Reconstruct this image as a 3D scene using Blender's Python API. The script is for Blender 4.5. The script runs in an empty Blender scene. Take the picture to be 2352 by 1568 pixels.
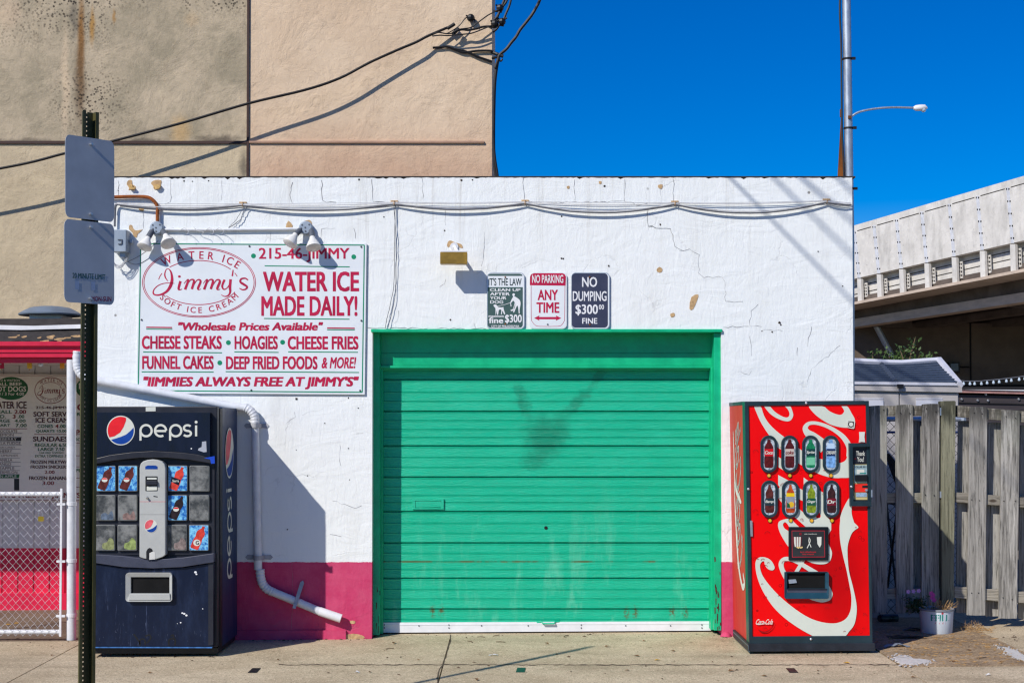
import bpy, bmesh, math, random
from mathutils import Vector, Matrix
random.seed(7)
SC = bpy.context.scene
COL = SC.collection
R = math.radians

# ---------------------------------------------------------------- camera, sky, sun, exposure
F, W, HZ, CX, CY = 3250.0, 2352.0, 975.0, 1176.0, 784.0
TH = R(1.3)
SH = (HZ - CY) / F - math.tan(TH)
CAM = Vector((0.0, -11.6, 1.738))
cd = bpy.data.cameras.new('camera'); cam = bpy.data.objects.new('camera', cd); COL.objects.link(cam)
cd.sensor_width = 36.0; cd.lens = F / W * 36.0; cd.shift_y = SH * F / W
cd.clip_start = 0.1; cd.clip_end = 3000.0
cam.location = CAM; cam.rotation_euler = (R(90) + TH, 0, 0)
SC.camera = cam

SUN = Vector((-0.75, -0.85, 0.88)).normalized()          # towards the sun
wd = bpy.data.worlds.new("World"); SC.world = wd; wd.use_nodes = True
wn = wd.node_tree; bg = wn.nodes['Background']
sky = wn.nodes.new('ShaderNodeTexSky'); sky.sky_type = 'NISHITA'; sky.sun_disc = False
sky.sun_elevation = math.asin(SUN.z); sky.sun_rotation = math.atan2(SUN.x, SUN.y)
sky.altitude = 800; sky.air_density = 1.0; sky.dust_density = 0.0; sky.ozone_density = 3.0
hs = wn.nodes.new('ShaderNodeHueSaturation'); hs.inputs['Hue'].default_value = 0.52; hs.inputs['Saturation'].default_value = 1.72; hs.inputs['Value'].default_value = 1.07
wn.links.new(sky.outputs[0], hs.inputs['Color']); wn.links.new(hs.outputs[0], bg.inputs['Color'])
bg.inputs['Strength'].default_value = 0.10
sd = bpy.data.lights.new('sun', 'SUN'); sd.energy = 4.3; sd.angle = R(0.53); sd.color = (1.0, 0.95, 0.88)
so = bpy.data.objects.new('sun', sd); COL.objects.link(so)
so.rotation_euler = (-SUN).to_track_quat('-Z', 'Y').to_euler(); so.location = (-6, -8, 12)
SC.view_settings.view_transform = 'Standard'; SC.view_settings.look = 'None'
SC.cycles.use_denoising = True; SC.cycles.max_bounces = 6; SC.cycles.diffuse_bounces = 3; SC.cycles.pixel_filter_type = 'BLACKMAN_HARRIS'; SC.cycles.filter_width = 1.3
SC.view_settings.exposure = 0.0; SC.view_settings.gamma = 1.0

# ---------------------------------------------------------------- from a measured picture point to a place
def ray(px, py):
    u = (px - CX) / F; v = (CY - py) / F + SH
    return Vector((u, math.cos(TH) - v * math.sin(TH), math.sin(TH) + v * math.cos(TH)))
def at(px, py, Y):
    d = ray(px, py); return CAM + d * ((Y - CAM.y) / d.y)
def atX(px, py, X):
    d = ray(px, py); return CAM + d * ((X - CAM.x) / d.x)
GX, GY = 0.007, 0.008
def gz(x, y): return GX * x + GY * y
def gat(px, py, up=0.0):
    d = ray(px, py); t = (gz(CAM.x, CAM.y) + up - CAM.z) / (d.z - GX * d.x - GY * d.y)
    return CAM + d * t
def plane_map(P0, n):
    n = n.normalized()
    def f(px, py, o=0.0):
        d = ray(px, py); t = (n.dot(P0 - CAM) + o) / n.dot(d)
        return CAM + d * t
    return f
def fp(Y):
    return lambda px, py, o=0.0: at(px, py, Y - o)
def zoom(x0, y0, s):                                      # measured on an enlarged view -> picture units
    k = 0.9408
    return lambda zx, zy: (k * (x0 + zx / s), k * (y0 + zy / s))
def zp(z, pts): return [z(*p[:2]) for p in pts]

# ---------------------------------------------------------------- mesh builder
def cr(pts, n=6, closed=False):
    m = len(pts); out = []
    rng = range(m) if closed else range(m - 1)
    for i in rng:
        if closed: p = [pts[(i + k - 1) % m] for k in range(4)]
        else: p = [pts[max(0, min(m - 1, i + k - 1))] for k in range(4)]
        for j in range(n):
            t = j / n
            out.append(tuple(0.5 * (2 * b + (c - a) * t + (2 * a - 5 * b + 4 * c - d) * t * t + (3 * b - a - 3 * c + d) * t ** 3)
                             for a, b, c, d in zip(*p)))
    if not closed: out.append(tuple(pts[-1]))
    return out
def rr(x0, y0, x1, y1, r, n=5):
    o = []
    for cx, cy, a in ((x1 - r, y0 + r, -90), (x1 - r, y1 - r, 0), (x0 + r, y1 - r, 90), (x0 + r, y0 + r, 180)):
        for k in range(n + 1):
            t = R(a + 90 * k / n); o.append((cx + r * math.cos(t), cy + r * math.sin(t)))
    return o
def ell(cx, cy, rx, ry, n=32, a0=0, a1=360):
    full = abs(a1 - a0) >= 360
    k = n if full else n + 1
    return [(cx + rx * math.cos(R(a0 + (a1 - a0) * i / n)), cy - ry * math.sin(R(a0 + (a1 - a0) * i / n))) for i in range(k)]
TXC = {}
def glyph(body, bold):
    # heavier letters: the plain outline laid down a few times, nudged sideways and up
    if bold and (body, bold) not in TXC:
        v, f = glyph(body, 0); V = []; Fc = []
        for dx, dy in ((-1, .5), (1, .5), (-1, -.5), (1, -.5), (0, 0)):
            k = len(V); V += [(a[0] + dx * bold, a[1] + dy * bold) for a in v]; Fc += [tuple(i + k for i in q) for q in f]
        TXC[(body, bold)] = (V, Fc)
    key = (body, bold)
    if key not in TXC:
        c = bpy.data.curves.new('t', 'FONT'); c.body = body; c.resolution_u = 3; c.offset = bold; c.space_line = 1.0
        o = bpy.data.objects.new('t', c); COL.objects.link(o)
        dg = bpy.context.evaluated_depsgraph_get(); dg.update()
        m = bpy.data.meshes.new_from_object(o.evaluated_get(dg))
        v = [(a.co.x, a.co.y) for a in m.vertices]; f = [tuple(p.vertices) for p in m.polygons]
        bpy.data.objects.remove(o); bpy.data.curves.remove(c); bpy.data.meshes.remove(m)
        TXC[key] = (v, f)
    return TXC[key]
class MB:
    def __init__(s): s.v = []; s.f = []
    def add(s, vs, fs):
        k = len(s.v); s.v += [Vector(a) for a in vs]; s.f += [tuple(i + k for i in q) for q in fs]; return s
    def box(s, x0, x1, y0, y1, z0, z1):
        v = [(x, y, z) for x in (x0, x1) for y in (y0, y1) for z in (z0, z1)]
        return s.add(v, [(0, 1, 3, 2), (4, 6, 7, 5), (0, 4, 5, 1), (2, 3, 7, 6), (0, 2, 6, 4), (1, 5, 7, 3)])
    def hexa(s, b, t):                                    # bottom quad, top quad
        return s.add(list(b) + list(t), [(0, 1, 2, 3), (7, 6, 5, 4), (0, 4, 5, 1), (1, 5, 6, 2), (2, 6, 7, 3), (3, 7, 4, 0)])
    def flat(s, pts3): return s.add(pts3, [tuple(range(len(pts3)))])
    def poly(s, mp, pts, o=0.0): return s.flat([mp(p[0], p[1], o) for p in pts])
    def ext(s, pts3, d):
        n = len(pts3); d = Vector(d); a = [Vector(p) for p in pts3]
        return s.add(a + [p + d for p in a], [tuple(range(n)), tuple(range(2 * n - 1, n - 1, -1))] + [(i, (i + 1) % n, n + (i + 1) % n, n + i) for i in range(n)])
    def slab(s, pts, Y, th): return s.ext([at(p[0], p[1], Y) for p in pts], (0, th, 0))
    def pbox(s, x0, y0, x1, y1, Y, th): return s.slab([(x0, y0), (x1, y0), (x1, y1), (x0, y1)], Y, th)
    def ring(s, outer, inner, d):                         # frame with an opening, same point count
        n = len(outer); d = Vector(d)
        o = [Vector(p) for p in outer]; i_ = [Vector(p) for p in inner]
        v = o + i_ + [p + d for p in o] + [p + d for p in i_]; f = []
        for i in range(n):
            j = (i + 1) % n
            f += [(i, j, n + j, n + i), (2 * n + i, 3 * n + i, 3 * n + j, 2 * n + j), (i, 2 * n + i, 2 * n + j, j), (n + i, n + j, 3 * n + j, 3 * n + i)]
        return s.add(v, f)
    def tube(s, pts, r, n=8, cap=True):
        P = [Vector(p) for p in pts]; m = len(P)
        rs = r if isinstance(r, (list, tuple)) else [r] * m
        t0 = (P[1] - P[0]).normalized()
        up = Vector((0, 0, 1)) if abs(t0.z) < 0.9 else Vector((1, 0, 0))
        nx = t0.cross(up).normalized(); vs = []; fs = []
        for i in range(m):
            t = (P[min(m - 1, i + 1)] - P[max(0, i - 1)]).normalized()
            nx = (nx - t * nx.dot(t)).normalized(); ny = t.cross(nx)
            for k in range(n):
                a = 2 * math.pi * k / n; vs.append(P[i] + (nx * math.cos(a) + ny * math.sin(a)) * rs[i])
        for i in range(m - 1):
            for k in range(n):
                k2 = (k + 1) % n; fs.append((i * n + k, i * n + k2, (i + 1) * n + k2, (i + 1) * n + k))
        if cap: fs += [tuple(range(n - 1, -1, -1)), tuple(range((m - 1) * n, m * n))]
        return s.add(vs, fs)
    def lathe(s, c, prof, n=20):
        c = Vector(c); vs = []; fs = []; m = len(prof)
        for r_, z in prof:
            for k in range(n):
                a = 2 * math.pi * k / n; vs.append(c + Vector((r_ * math.cos(a), r_ * math.sin(a), z)))
        for i in range(m - 1):
            for k in range(n):
                k2 = (k + 1) % n; fs.append((i * n + k, i * n + k2, (i + 1) * n + k2, (i + 1) * n + k))
        if prof[0][0] > 1e-4: fs.append(tuple(range(n - 1, -1, -1)))
        return s.add(vs, fs)
    def ball(s, c, r, n=8):
        prof = [(max(1e-5, r * math.sin(math.pi * i / n)), -r * math.cos(math.pi * i / n)) for i in range(n + 1)]
        return s.lathe(c, prof, n + 2)
    def ribbon(s, mp, pts, w=None, o=0.0, n=6, closed=False, clamp=None):
        q = [p if len(p) > 2 else (p[0], p[1], w) for p in pts]
        q = cr(q, n, closed) if n > 1 else q
        m = len(q); L = []; Rr = []
        for i in range(m):
            if closed: a, b = q[i - 1], q[(i + 1) % m]
            else: a, b = q[max(0, i - 1)], q[min(m - 1, i + 1)]
            dx, dy = b[0] - a[0], b[1] - a[1]; l = math.hypot(dx, dy) or 1
            h = q[i][2] / 2; nx, ny = -dy / l * h, dx / l * h
            L.append((q[i][0] + nx, q[i][1] + ny)); Rr.append((q[i][0] - nx, q[i][1] - ny))
        cl = clamp or (lambda p: p)
        vs = [mp(*cl(p), o) for p in L] + [mp(*cl(p), o) for p in Rr]
        return s.add(vs, [(i, (i + 1) % m, m + (i + 1) % m, m + i) for i in range(m if closed else m - 1)])
    def text(s, body, x0, y0, x1, y1, mp, o=0.0, bold=0.0, shear=0.0):
        v, f = glyph(body, bold)
        ax, bx = min(a[0] for a in v), max(a[0] for a in v); ay, by = min(a[1] for a in v), max(a[1] for a in v)
        vs = []; nv = len(v) // 5 if bold else len(v)
        for i, a in enumerate(v):
            ty = (a[1] - ay) / (by - ay)
            vs.append(mp(x0 + (a[0] - ax) / (bx - ax) * (x1 - x0) + shear * (ty - 0.5) * (y1 - y0), y1 - ty * (y1 - y0), o + .0001 * (i // nv)))
        return s.add(vs, f)
    def arctext(s, body, cx, cy, rx, ry, a0, a1, wid, hei, mp, o=0.0, bold=0.0, bottom=False):
        ws = []
        for ch in body:
            if ch == ' ': ws.append(0.42); continue
            v, f = glyph(ch, bold); ws.append(max(a[0] for a in v) - min(a[0] for a in v) + 0.14)
        tot = sum(ws); acc = 0
        for ch, w_ in zip(body, ws):
            t = (acc + w_ / 2) / tot; acc += w_
            if ch == ' ': continue
            a = R(a0 + (a1 - a0) * t); X = cx + rx * math.cos(a); Y = cy - ry * math.sin(a)
            tx, ty = -rx * math.sin(a), -ry * math.cos(a); sg = -1 if not bottom else 1
            l = math.hypot(tx, ty); tx, ty = sg * tx / l, sg * ty / l
            ux, uy = ty, -tx
            v, f = glyph(ch, bold); mid = (max(p[0] for p in v) + min(p[0] for p in v)) / 2
            nv = len(v) // 5 if bold else len(v)
            s.add([mp(X + (p[0] - mid) * wid * tx + p[1] * hei * ux, Y + (p[0] - mid) * wid * ty + p[1] * hei * uy, o + .0001 * (i // nv)) for i, p in enumerate(v)], f)
        return s
    def build(s, name, mat, parent=None, bevel=0.0, smooth=False, loc=None):
        off = Vector((0, 0, 0)); q = parent
        while q: off += q.location; q = q.parent
        if loc is not None: off = Vector(loc)
        me = bpy.data.meshes.new(name); me.from_pydata([v - off for v in s.v], [], s.f)
        bm = bmesh.new(); bm.from_mesh(me); bmesh.ops.recalc_face_normals(bm, faces=bm.faces); bm.to_mesh(me); bm.free()
        me.materials.append(mat)
        if smooth:
            for p in me.polygons: p.use_smooth = True
            try: me.set_sharp_from_angle(angle=R(40))
            except Exception: pass
        ob = bpy.data.objects.new(name, me); COL.objects.link(ob)
        if parent: ob.parent = parent
        if loc is not None: ob.location = loc
        if bevel:
            b = ob.modifiers.new('bevel', 'BEVEL'); b.width = bevel; b.segments = 2; b.limit_method = 'ANGLE'
        return ob
def tag(o, label=None, cat=None, group=None, kind=None):
    if label: o['label'] = label
    if cat: o['category'] = cat
    if group: o['group'] = group
    if kind: o['kind'] = kind
    return o
def thing(name, label, cat, loc, group=None):
    e = bpy.data.objects.new(name, None); e.empty_display_size = 0.2; COL.objects.link(e); e.location = loc
    return tag(e, label, cat, group)

# ---------------------------------------------------------------- materials
def S(r, g, b):
    f = lambda c: (c / 255 / 12.92) if c <= 10.3 else ((c / 255 + 0.055) / 1.055) ** 2.4
    return (f(r), f(g), f(b), 1.0)
class Mat:
    def __init__(s, name, rough=0.6, metal=0.0, spec=0.4):
        s.m = bpy.data.materials.new(name); s.m.use_nodes = True; s.nt = s.m.node_tree
        s.b = s.nt.nodes['Principled BSDF']; s.b.inputs['Roughness'].default_value = rough
        s.b.inputs['Metallic'].default_value = metal; s.b.inputs['Specular IOR Level'].default_value = spec
        s.pos = s.nt.nodes.new('ShaderNodeNewGeometry').outputs['Position']
    def put(s, sock, val):
        if hasattr(val, 'is_output') or isinstance(val, bpy.types.NodeSocket): s.nt.links.new(val, sock)
        else: sock.default_value = val
    def map(s, sc=(1, 1, 1), loc=(0, 0, 0), rot=(0, 0, 0), vec=None):
        n = s.nt.nodes.new('ShaderNodeMapping'); s.put(n.inputs['Vector'], vec or s.pos)
        n.inputs['Scale'].default_value = sc; n.inputs['Location'].default_value = loc; n.inputs['Rotation'].default_value = rot
        return n.outputs[0]
    def noise(s, scale=5, detail=6, rough=0.6, vec=None, dist=0.0):
        n = s.nt.nodes.new('ShaderNodeTexNoise'); s.put(n.inputs['Vector'], vec or s.pos)
        n.inputs['Scale'].default_value = scale; n.inputs['Detail'].default_value = detail
        n.inputs['Roughness'].default_value = rough; n.inputs['Distortion'].default_value = dist
        return n.outputs[0]
    def voro(s, scale, feature='F1', vec=None, out='Distance'):
        n = s.nt.nodes.new('ShaderNodeTexVoronoi'); n.feature = feature; s.put(n.inputs['Vector'], vec or s.pos)
        n.inputs['Scale'].default_value = scale; return n.outputs[out]
    def ramp(s, fac, a, b, ca=(0, 0, 0, 1), cb=(1, 1, 1, 1)):
        n = s.nt.nodes.new('ShaderNodeMapRange'); n.interpolation_type = 'SMOOTHSTEP'; s.put(n.inputs[0], fac)
        n.inputs[1].default_value = a; n.inputs[2].default_value = b; return n.outputs[0]
    def mix(s, fac, a, b, mode='MIX'):
        n = s.nt.nodes.new('ShaderNodeMix'); n.data_type = 'RGBA'; n.blend_type = mode
        s.put(n.inputs[0], fac); s.put(n.inputs[6], a); s.put(n.inputs[7], b); return n.outputs[2]
    def math(s, op, a, b=0.0):
        n = s.nt.nodes.new('ShaderNodeMath'); n.operation = op; s.put(n.inputs[0], a); s.put(n.inputs[1], b); return n.outputs[0]
    def mul(s, *a):
        o = a[0]
        for x in a[1:]: o = s.math('MULTIPLY', o, x)
        return o
    def sep(s):
        n = s.nt.nodes.new('ShaderNodeSeparateXYZ'); s.nt.links.new(s.pos, n.inputs[0]); return n.outputs
    def blob(s, x, z, sx, sz, rot=0.0, soft=0.4, wob=0.0):   # a soft-edged stain of its own shape on an upright face
        v = s.pos
        if wob:
            n = s.nt.nodes.new('ShaderNodeTexNoise'); n.inputs['Scale'].default_value = 3.0 / max(sx, sz); n.inputs['Detail'].default_value = 4
            s.nt.links.new(s.pos, n.inputs['Vector'])
            m = s.nt.nodes.new('ShaderNodeVectorMath'); m.operation = 'MULTIPLY_ADD'; s.nt.links.new(n.outputs['Color'], m.inputs[0])
            m.inputs[1].default_value = (wob, 0, wob); s.nt.links.new(s.pos, m.inputs[2]); v = m.outputs[0]
            x += wob / 2; z += wob / 2
        t = s.nt.nodes.new('ShaderNodeVectorMath'); t.operation = 'SUBTRACT'; s.nt.links.new(v, t.inputs[0]); t.inputs[1].default_value = (x, 0, z)
        w = s.map((1 / sx, 0, 1 / sz), (0, 0, 0), (0, 0, 0), s.map((1, 1, 1), (0, 0, 0), (0, rot, 0), t.outputs[0]))
        l = s.nt.nodes.new('ShaderNodeVectorMath'); l.operation = 'LENGTH'; s.nt.links.new(w, l.inputs[0])
        return s.ramp(l.outputs['Value'], 1.0, 1.0 - soft)
    def bump(s, h, st=0.3, dist=0.01):
        n = s.nt.nodes.new('ShaderNodeBump'); s.put(n.inputs['Height'], h)
        n.inputs['Strength'].default_value = st; n.inputs['Distance'].default_value = dist
        if s.b.inputs['Normal'].is_linked: s.nt.links.new(s.b.inputs['Normal'].links[0].from_socket, n.inputs['Normal'])
        s.nt.links.new(n.outputs[0], s.b.inputs['Normal'])
    def col(s, c): s.put(s.b.inputs['Base Color'], c); return s
def dk(c, k): return (c[0] * k, c[1] * k, c[2] * k, 1)
def mk(name, c, rough=0.6, metal=0.0, var=0.12, vs=6, bump=0.0, bs=60, stretch=(1, 1, 1), spec=0.4, c2=None):
    m = Mat(name, rough, metal, spec); v = m.map(stretch)
    f = m.ramp(m.noise(vs, 6, 0.65, v), 0.3, 0.7)
    m.col(m.mix(f, dk(c, 1 - var), c2 or dk(c, 1 + var)))
    m.put(m.b.inputs['Roughness'], m.math('ADD', m.mul(f, 0.15), rough - 0.07))
    if bump: m.bump(m.noise(bs, 5, 0.6, v), bump, 0.004)
    return m.m

# painted block wall: white above, pink band below, trowel marks and hairline cracks
ZPINK = at(1000, 1290, 0).z
def mat_wall():
    m = Mat('painted_stucco', 0.7, 0, 0.3); x, y, z = m.sep()
    st = m.ramp(m.noise(1.3, 7, 0.7, m.map((2.2, 2.2, 0.5))), 0.48, 0.78)
    w = m.mix(m.mul(st, 0.55), (0.835, 0.86, 0.845, 1), (0.67, 0.675, 0.63, 1))
    fl = m.ramp(m.noise(9, 8, 0.75), 0.62, 0.72); w = m.mix(m.mul(fl, 0.35), w, (0.55, 0.54, 0.52, 1))
    dr_ = m.mul(m.ramp(m.noise(2.2, 8, 0.75, m.map((6, 1, .22))), .52, .70), m.ramp(z, 2.4, 3.7)); w = m.mix(m.mul(dr_, .42), w, (.52, .49, .43, 1))
    pk = m.mix(m.ramp(m.noise(5, 7, 0.7), 0.3, 0.75), (0.55, 0.035, 0.125, 1), (0.62, 0.08, 0.175, 1))
    c = m.mix(m.math('LESS_THAN', m.math('ADD', z, m.math('MULTIPLY', m.math('SUBTRACT', m.noise(14, 5, .7), .5), .022)), ZPINK), w, pk)
    wv = m.map((1.6, 1, 1.1)); n = m.nt.nodes.new('ShaderNodeMix'); n.data_type = 'VECTOR'
    nz = m.nt.nodes.new('ShaderNodeTexNoise'); nz.inputs['Scale'].default_value = 3.5; nz.inputs['Detail'].default_value = 7
    m.nt.links.new(m.pos, nz.inputs['Vector'])
    n.inputs[0].default_value = 0.35; m.nt.links.new(wv, n.inputs[4]); m.nt.links.new(nz.outputs['Color'], n.inputs[5])
    e = m.voro(2.6, 'DISTANCE_TO_EDGE', n.outputs[1])
    cr_ = m.mul(m.ramp(e, 0.016, 0.004), m.ramp(m.noise(1.9, 3), 0.52, 0.62))
    c = m.mix(m.mul(cr_, 0.12), c, (0.16, 0.15, 0.14, 1))
    pits = m.mul(m.ramp(m.voro(7.0), 0.11, 0.05), m.ramp(m.noise(2.3, 2), 0.60, 0.66))
    c = m.mix(m.mul(pits, 0.8), c, (0.14, 0.12, 0.10, 1)); m.col(c)
    a = m.noise(2.2, 5, 0.55, m.map((1, 1, 2.2), rot=(0, 0.6, 0)), 1.6)
    b = m.noise(9, 6, 0.6, m.map((2.6, 1, 0.7), rot=(0, -0.5, 0)), 1.0)
    m.bump(a, 0.28, 0.03); m.bump(b, 0.34, 0.012); m.bump(m.noise(90, 3), 0.10, 0.003)
    m.bump(m.math('SUBTRACT', 1.0, m.math('ADD', m.mul(cr_, .5), pits)), 0.4, 0.006)
    return m.m
# tall panel building, mildew and rust runs
YB = 6.0
def mat_tall():
    m = Mat('concrete_panel', 0.85, 0, 0.2); x, y, z = m.sep()
    sx = at(570, 200, YB).x; sz = at(570, 327, YB).z
    tan = m.mix(m.ramp(m.noise(0.9, 7, 0.65), 0.3, 0.7), S(212, 186, 156), S(226, 202, 172))
    pink = m.mix(m.ramp(m.noise(1.3, 5, 0.6), 0.35, 0.7), S(200, 166, 138), S(216, 186, 156))
    base = m.mix(m.ramp(z, sz + 0.6, sz - 0.4), tan, pink)
    grey = m.mix(m.ramp(m.noise(1.6, 8, 0.7), 0.32, 0.7), S(158, 146, 122), S(198, 180, 152))
    low = m.mix(m.ramp(m.noise(1.6, 8, 0.7), 0.3, 0.7), S(182, 166, 138), S(204, 186, 154))
    left = m.math('LESS_THAN', x, sx); hi = m.math('GREATER_THAN', z, sz)
    c = m.mix(left, base, m.mix(hi, low, grey))
    def stain(px, py, sxp, syp, colr, k, wob=0.12):
        nonlocal c
        p = at(px, py, YB); q = 17.6 / F
        c = m.mix(m.mul(m.blob(p.x, p.z, sxp * q, syp * q, 0, 0.8, wob), left, hi, k), c, colr)
    stain(150, 190, 14, 190, S(214, 190, 158), 0.7); stain(20, 30, 45, 55, S(205, 180, 150), 0.6)
    stain(186, 110, 12, 190, S(140, 92, 30), 0.9, 0.05); stain(183, 190, 22, 150, S(104, 84, 62), 0.7)
    stain(212, 60, 9, 60, S(176, 128, 56), 0.8, 0.05); stain(262, 38, 6, 24, S(170, 124, 60), 0.7, 0.04)
    stain(415, 300, 34, 50, S(200, 165, 112), 0.7); stain(440, 45, 25, 25, S(205, 178, 140), 0.5)
    stain(500, 322, 75, 16, S(70, 62, 56), 0.75); stain(330, 325, 70, 10, S(84, 74, 66), 0.7); stain(60, 325, 110, 11, S(84, 76, 68), 0.6)
    stain(170, 40, 14, 70, S(92, 86, 78), 0.6)
    p = at(560, 385, YB); c = m.mix(m.mul(m.blob(p.x, p.z, 0.09, 0.33, 0, 0.9, 0.1), left, 0.7), c, S(84, 78, 70))
    dens = m.ramp(m.noise(0.9, 3, 0.5), 0.40, 0.56)
    top = m.ramp(z, at(0, 150, YB).z, at(0, 0, YB).z)
    pp = at(205, 230, YB); near = m.blob(pp.x, pp.z, 0.75, 0.7, 0, 1.0)
    dd = m.mul(m.math('MAXIMUM', m.mul(dens, top), near), left, hi)
    sp = m.ramp(m.voro(27.0), 0.46, 0.30); sp2 = m.ramp(m.noise(9, 6, 0.8), 0.40, 0.52)
    c = m.mix(m.mul(sp, sp2, dd, 0.9), c, S(46, 40, 36))
    fn_ = m.noise(22, 8, 0.8); c = m.mix(m.mul(m.ramp(fn_, 0.54, 0.72), left, 0.5), c, S(112, 102, 88)); c = m.mix(m.mul(m.ramp(fn_, 0.46, 0.30), 0.30), c, S(222, 204, 180))
    rl = m.ramp(m.noise(4.5, 9, 0.78, dist=1.2), 0.56, 0.62); c = m.mix(m.mul(rl, 0.12), c, S(160, 132, 104)); m.col(c)
    m.bump(m.noise(2.0, 7, 0.62, dist=0.6), 0.5, 0.06); m.bump(m.noise(8, 8, 0.62, dist=0.8), 0.45, 0.02); m.bump(rl, 0.25, 0.02)
    return m.m
def mat_door():
    m = Mat('green_door_paint', 0.42, 0, 0.4); g = S(2, 182, 141)
    v = m.map((1.0, 1, 10.0)); n = m.noise(5.5, 8, 0.65, v, 2.2)
    c = m.mix(m.ramp(m.noise(3, 6, 0.7, m.map((1, 1, 2))), 0.42, 0.75), g, S(24, 190, 150))
    c = m.mix(m.mul(m.ramp(m.noise(2.1, 6, 0.7, m.map((3, 1, 0.7))), 0.5, 0.72), m.ramp(m.sep()[2], 1.5, 0.2), 0.6), c, S(112, 204, 170))
    q = 11.85 / F                                          # painted-over scrawl
    for px, py, a, b, rot, k in ((1250, 1005, 66, 72, 0, .62), (1200, 920, 20, 52, 0.25, .55), (1330, 920, 18, 68, -0.7, .5), (1375, 865, 14, 40, -0.5, .4),
                                 (1225, 1060, 42, 30, 0, .4), (1290, 985, 30, 60, -0.2, .35)):
        p = at(px, py, 0.25); c = m.mix(m.mul(m.blob(p.x, p.z, a * q, b * q, rot, 0.75, 0.16), m.ramp(m.noise(9, 5, .7, m.map((1.6, 1, .6))), .14, .44), min(1, k * 1.35)), c, S(0, 134, 102))
    for px, py in ((1015, 1398), (995, 1398), (1440, 1402), (1460, 1400), (1545, 1400), (1575, 1402)):   # rust runs under the last groove
        p = at(px, py, 0.25); c = m.mix(m.mul(m.blob(p.x, p.z - 0.02, 0.035, 0.075, 0, 0.9, 0.05), m.ramp(m.noise(40, 4), 0.42, 0.56), 0.9), c, S(96, 78, 26))
    z = at(1200, 1289, .25).z; c = m.mix(m.mul(m.ramp(m.math('ABSOLUTE', m.math('SUBTRACT', m.sep()[2], z)), 0.012, 0.003), m.ramp(m.noise(6, 5), 0.45, 0.6), 0.7), c, S(120, 92, 36))
    m.col(c); m.bump(n, 0.8, 0.008); m.bump(m.noise(1.2, 3), 0.2, 0.02)
    return m.m
def mat_ground(name, a, b, spk=0.5, gs=120):
    m = Mat(name, 0.9, 0, 0.2)
    c = m.mix(m.ramp(m.noise(1.4, 8, 0.7), 0.3, 0.72), a, b)
    c = m.mix(m.mul(m.ramp(m.noise(gs * .42, 6, 0.8), 0.53, 0.66), spk * .9), c, dk(a, 0.5)); c = m.mix(m.mul(m.ramp(m.noise(gs * .36, 6, 0.8, m.map((1, 1, 1), (9, 2, 4))), 0.54, 0.68), spk * .8), c, dk(b, 1.35))
    c = m.mix(m.mul(m.ramp(m.noise(3.2, 7, 0.75, m.map((1, 2.2, 1), (5, 1, 2))), 0.56, 0.70), 0.4), c, dk(a, 0.55))
    c = m.mix(m.mul(m.ramp(m.noise(0.7, 5, 0.6, m.map((1, 4, 1))), 0.46, 0.72), 0.5), c, dk(a, 0.58))
    g = m.noise(gs, 4, 0.75); c = m.mix(m.mul(m.ramp(g, 0.52, 0.66), spk), c, dk(a, 0.42))
    c = m.mix(m.mul(m.ramp(m.noise(gs * 0.9, 4, 0.75, m.map((1, 1, 1), (3, 7, 1))), 0.56, 0.7), spk), c, dk(b, 1.5))
    sp = m.mul(m.ramp(m.voro(4.0), 0.10, 0.05), m.ramp(m.noise(1.1, 3), 0.5, 0.6)); c = m.mix(m.mul(sp, 0.6), c, dk(a, 0.35))
    m.col(c); m.bump(g, 0.5, 0.006); m.bump(m.noise(12, 6), 0.3, 0.012); return m.m
def mat_wood(name, a, b, axis='z'):
    m = Mat(name, 0.85, 0, 0.2); st = (9, 9, 0.5) if axis == 'z' else (0.5, 9, 9)
    i = m.nt.nodes.new('ShaderNodeObjectInfo').outputs['Random']
    v = m.map(st); kv = m.map((3.2, 0, 1.3) if axis == 'z' else (1.3, 0, 3.2))
    kn = m.ramp(m.voro(1.3, 'F1', kv), 0.14, 0.0)
    w = m.noise(2.2, 7, 0.7, v, 1.4); f = m.noise(5.0, 8, 0.75, m.map((15, 15, 0.6) if axis == 'z' else (0.6, 15, 15)), 0.8)
    c = m.mix(m.ramp(w, 0.32, 0.68), a, b); c = m.mix(m.mul(i, .8), c, dk(b, .56)); c = m.mix(m.mul(m.ramp(m.noise(1.1, 5, .6, m.map((7, 7, .5), (2, 5, 1))), .48, .66), .6), c, dk(a, .5)); c = m.mix(m.mul(m.ramp(m.sep()[2], 1.66, 1.86), m.ramp(m.noise(9, 6, .7, m.map((3, 3, .5))), .36, .52), .85), c, dk(a, .25))
    c = m.mix(m.mul(m.ramp(f, 0.47, 0.64), 0.85), c, dk(a, 0.24))
    c = m.mix(m.mul(m.ramp(m.noise(1.5, 5), 0.5, 0.7), 0.25), c, S(160, 166, 146))
    c = m.mix(m.mul(m.ramp(kn, 0.45, 0.9), 0.85), c, S(60, 46, 34))
    m.col(c); m.bump(f, 0.7, 0.006); m.bump(kn, 0.3, 0.006); return m.m

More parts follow.
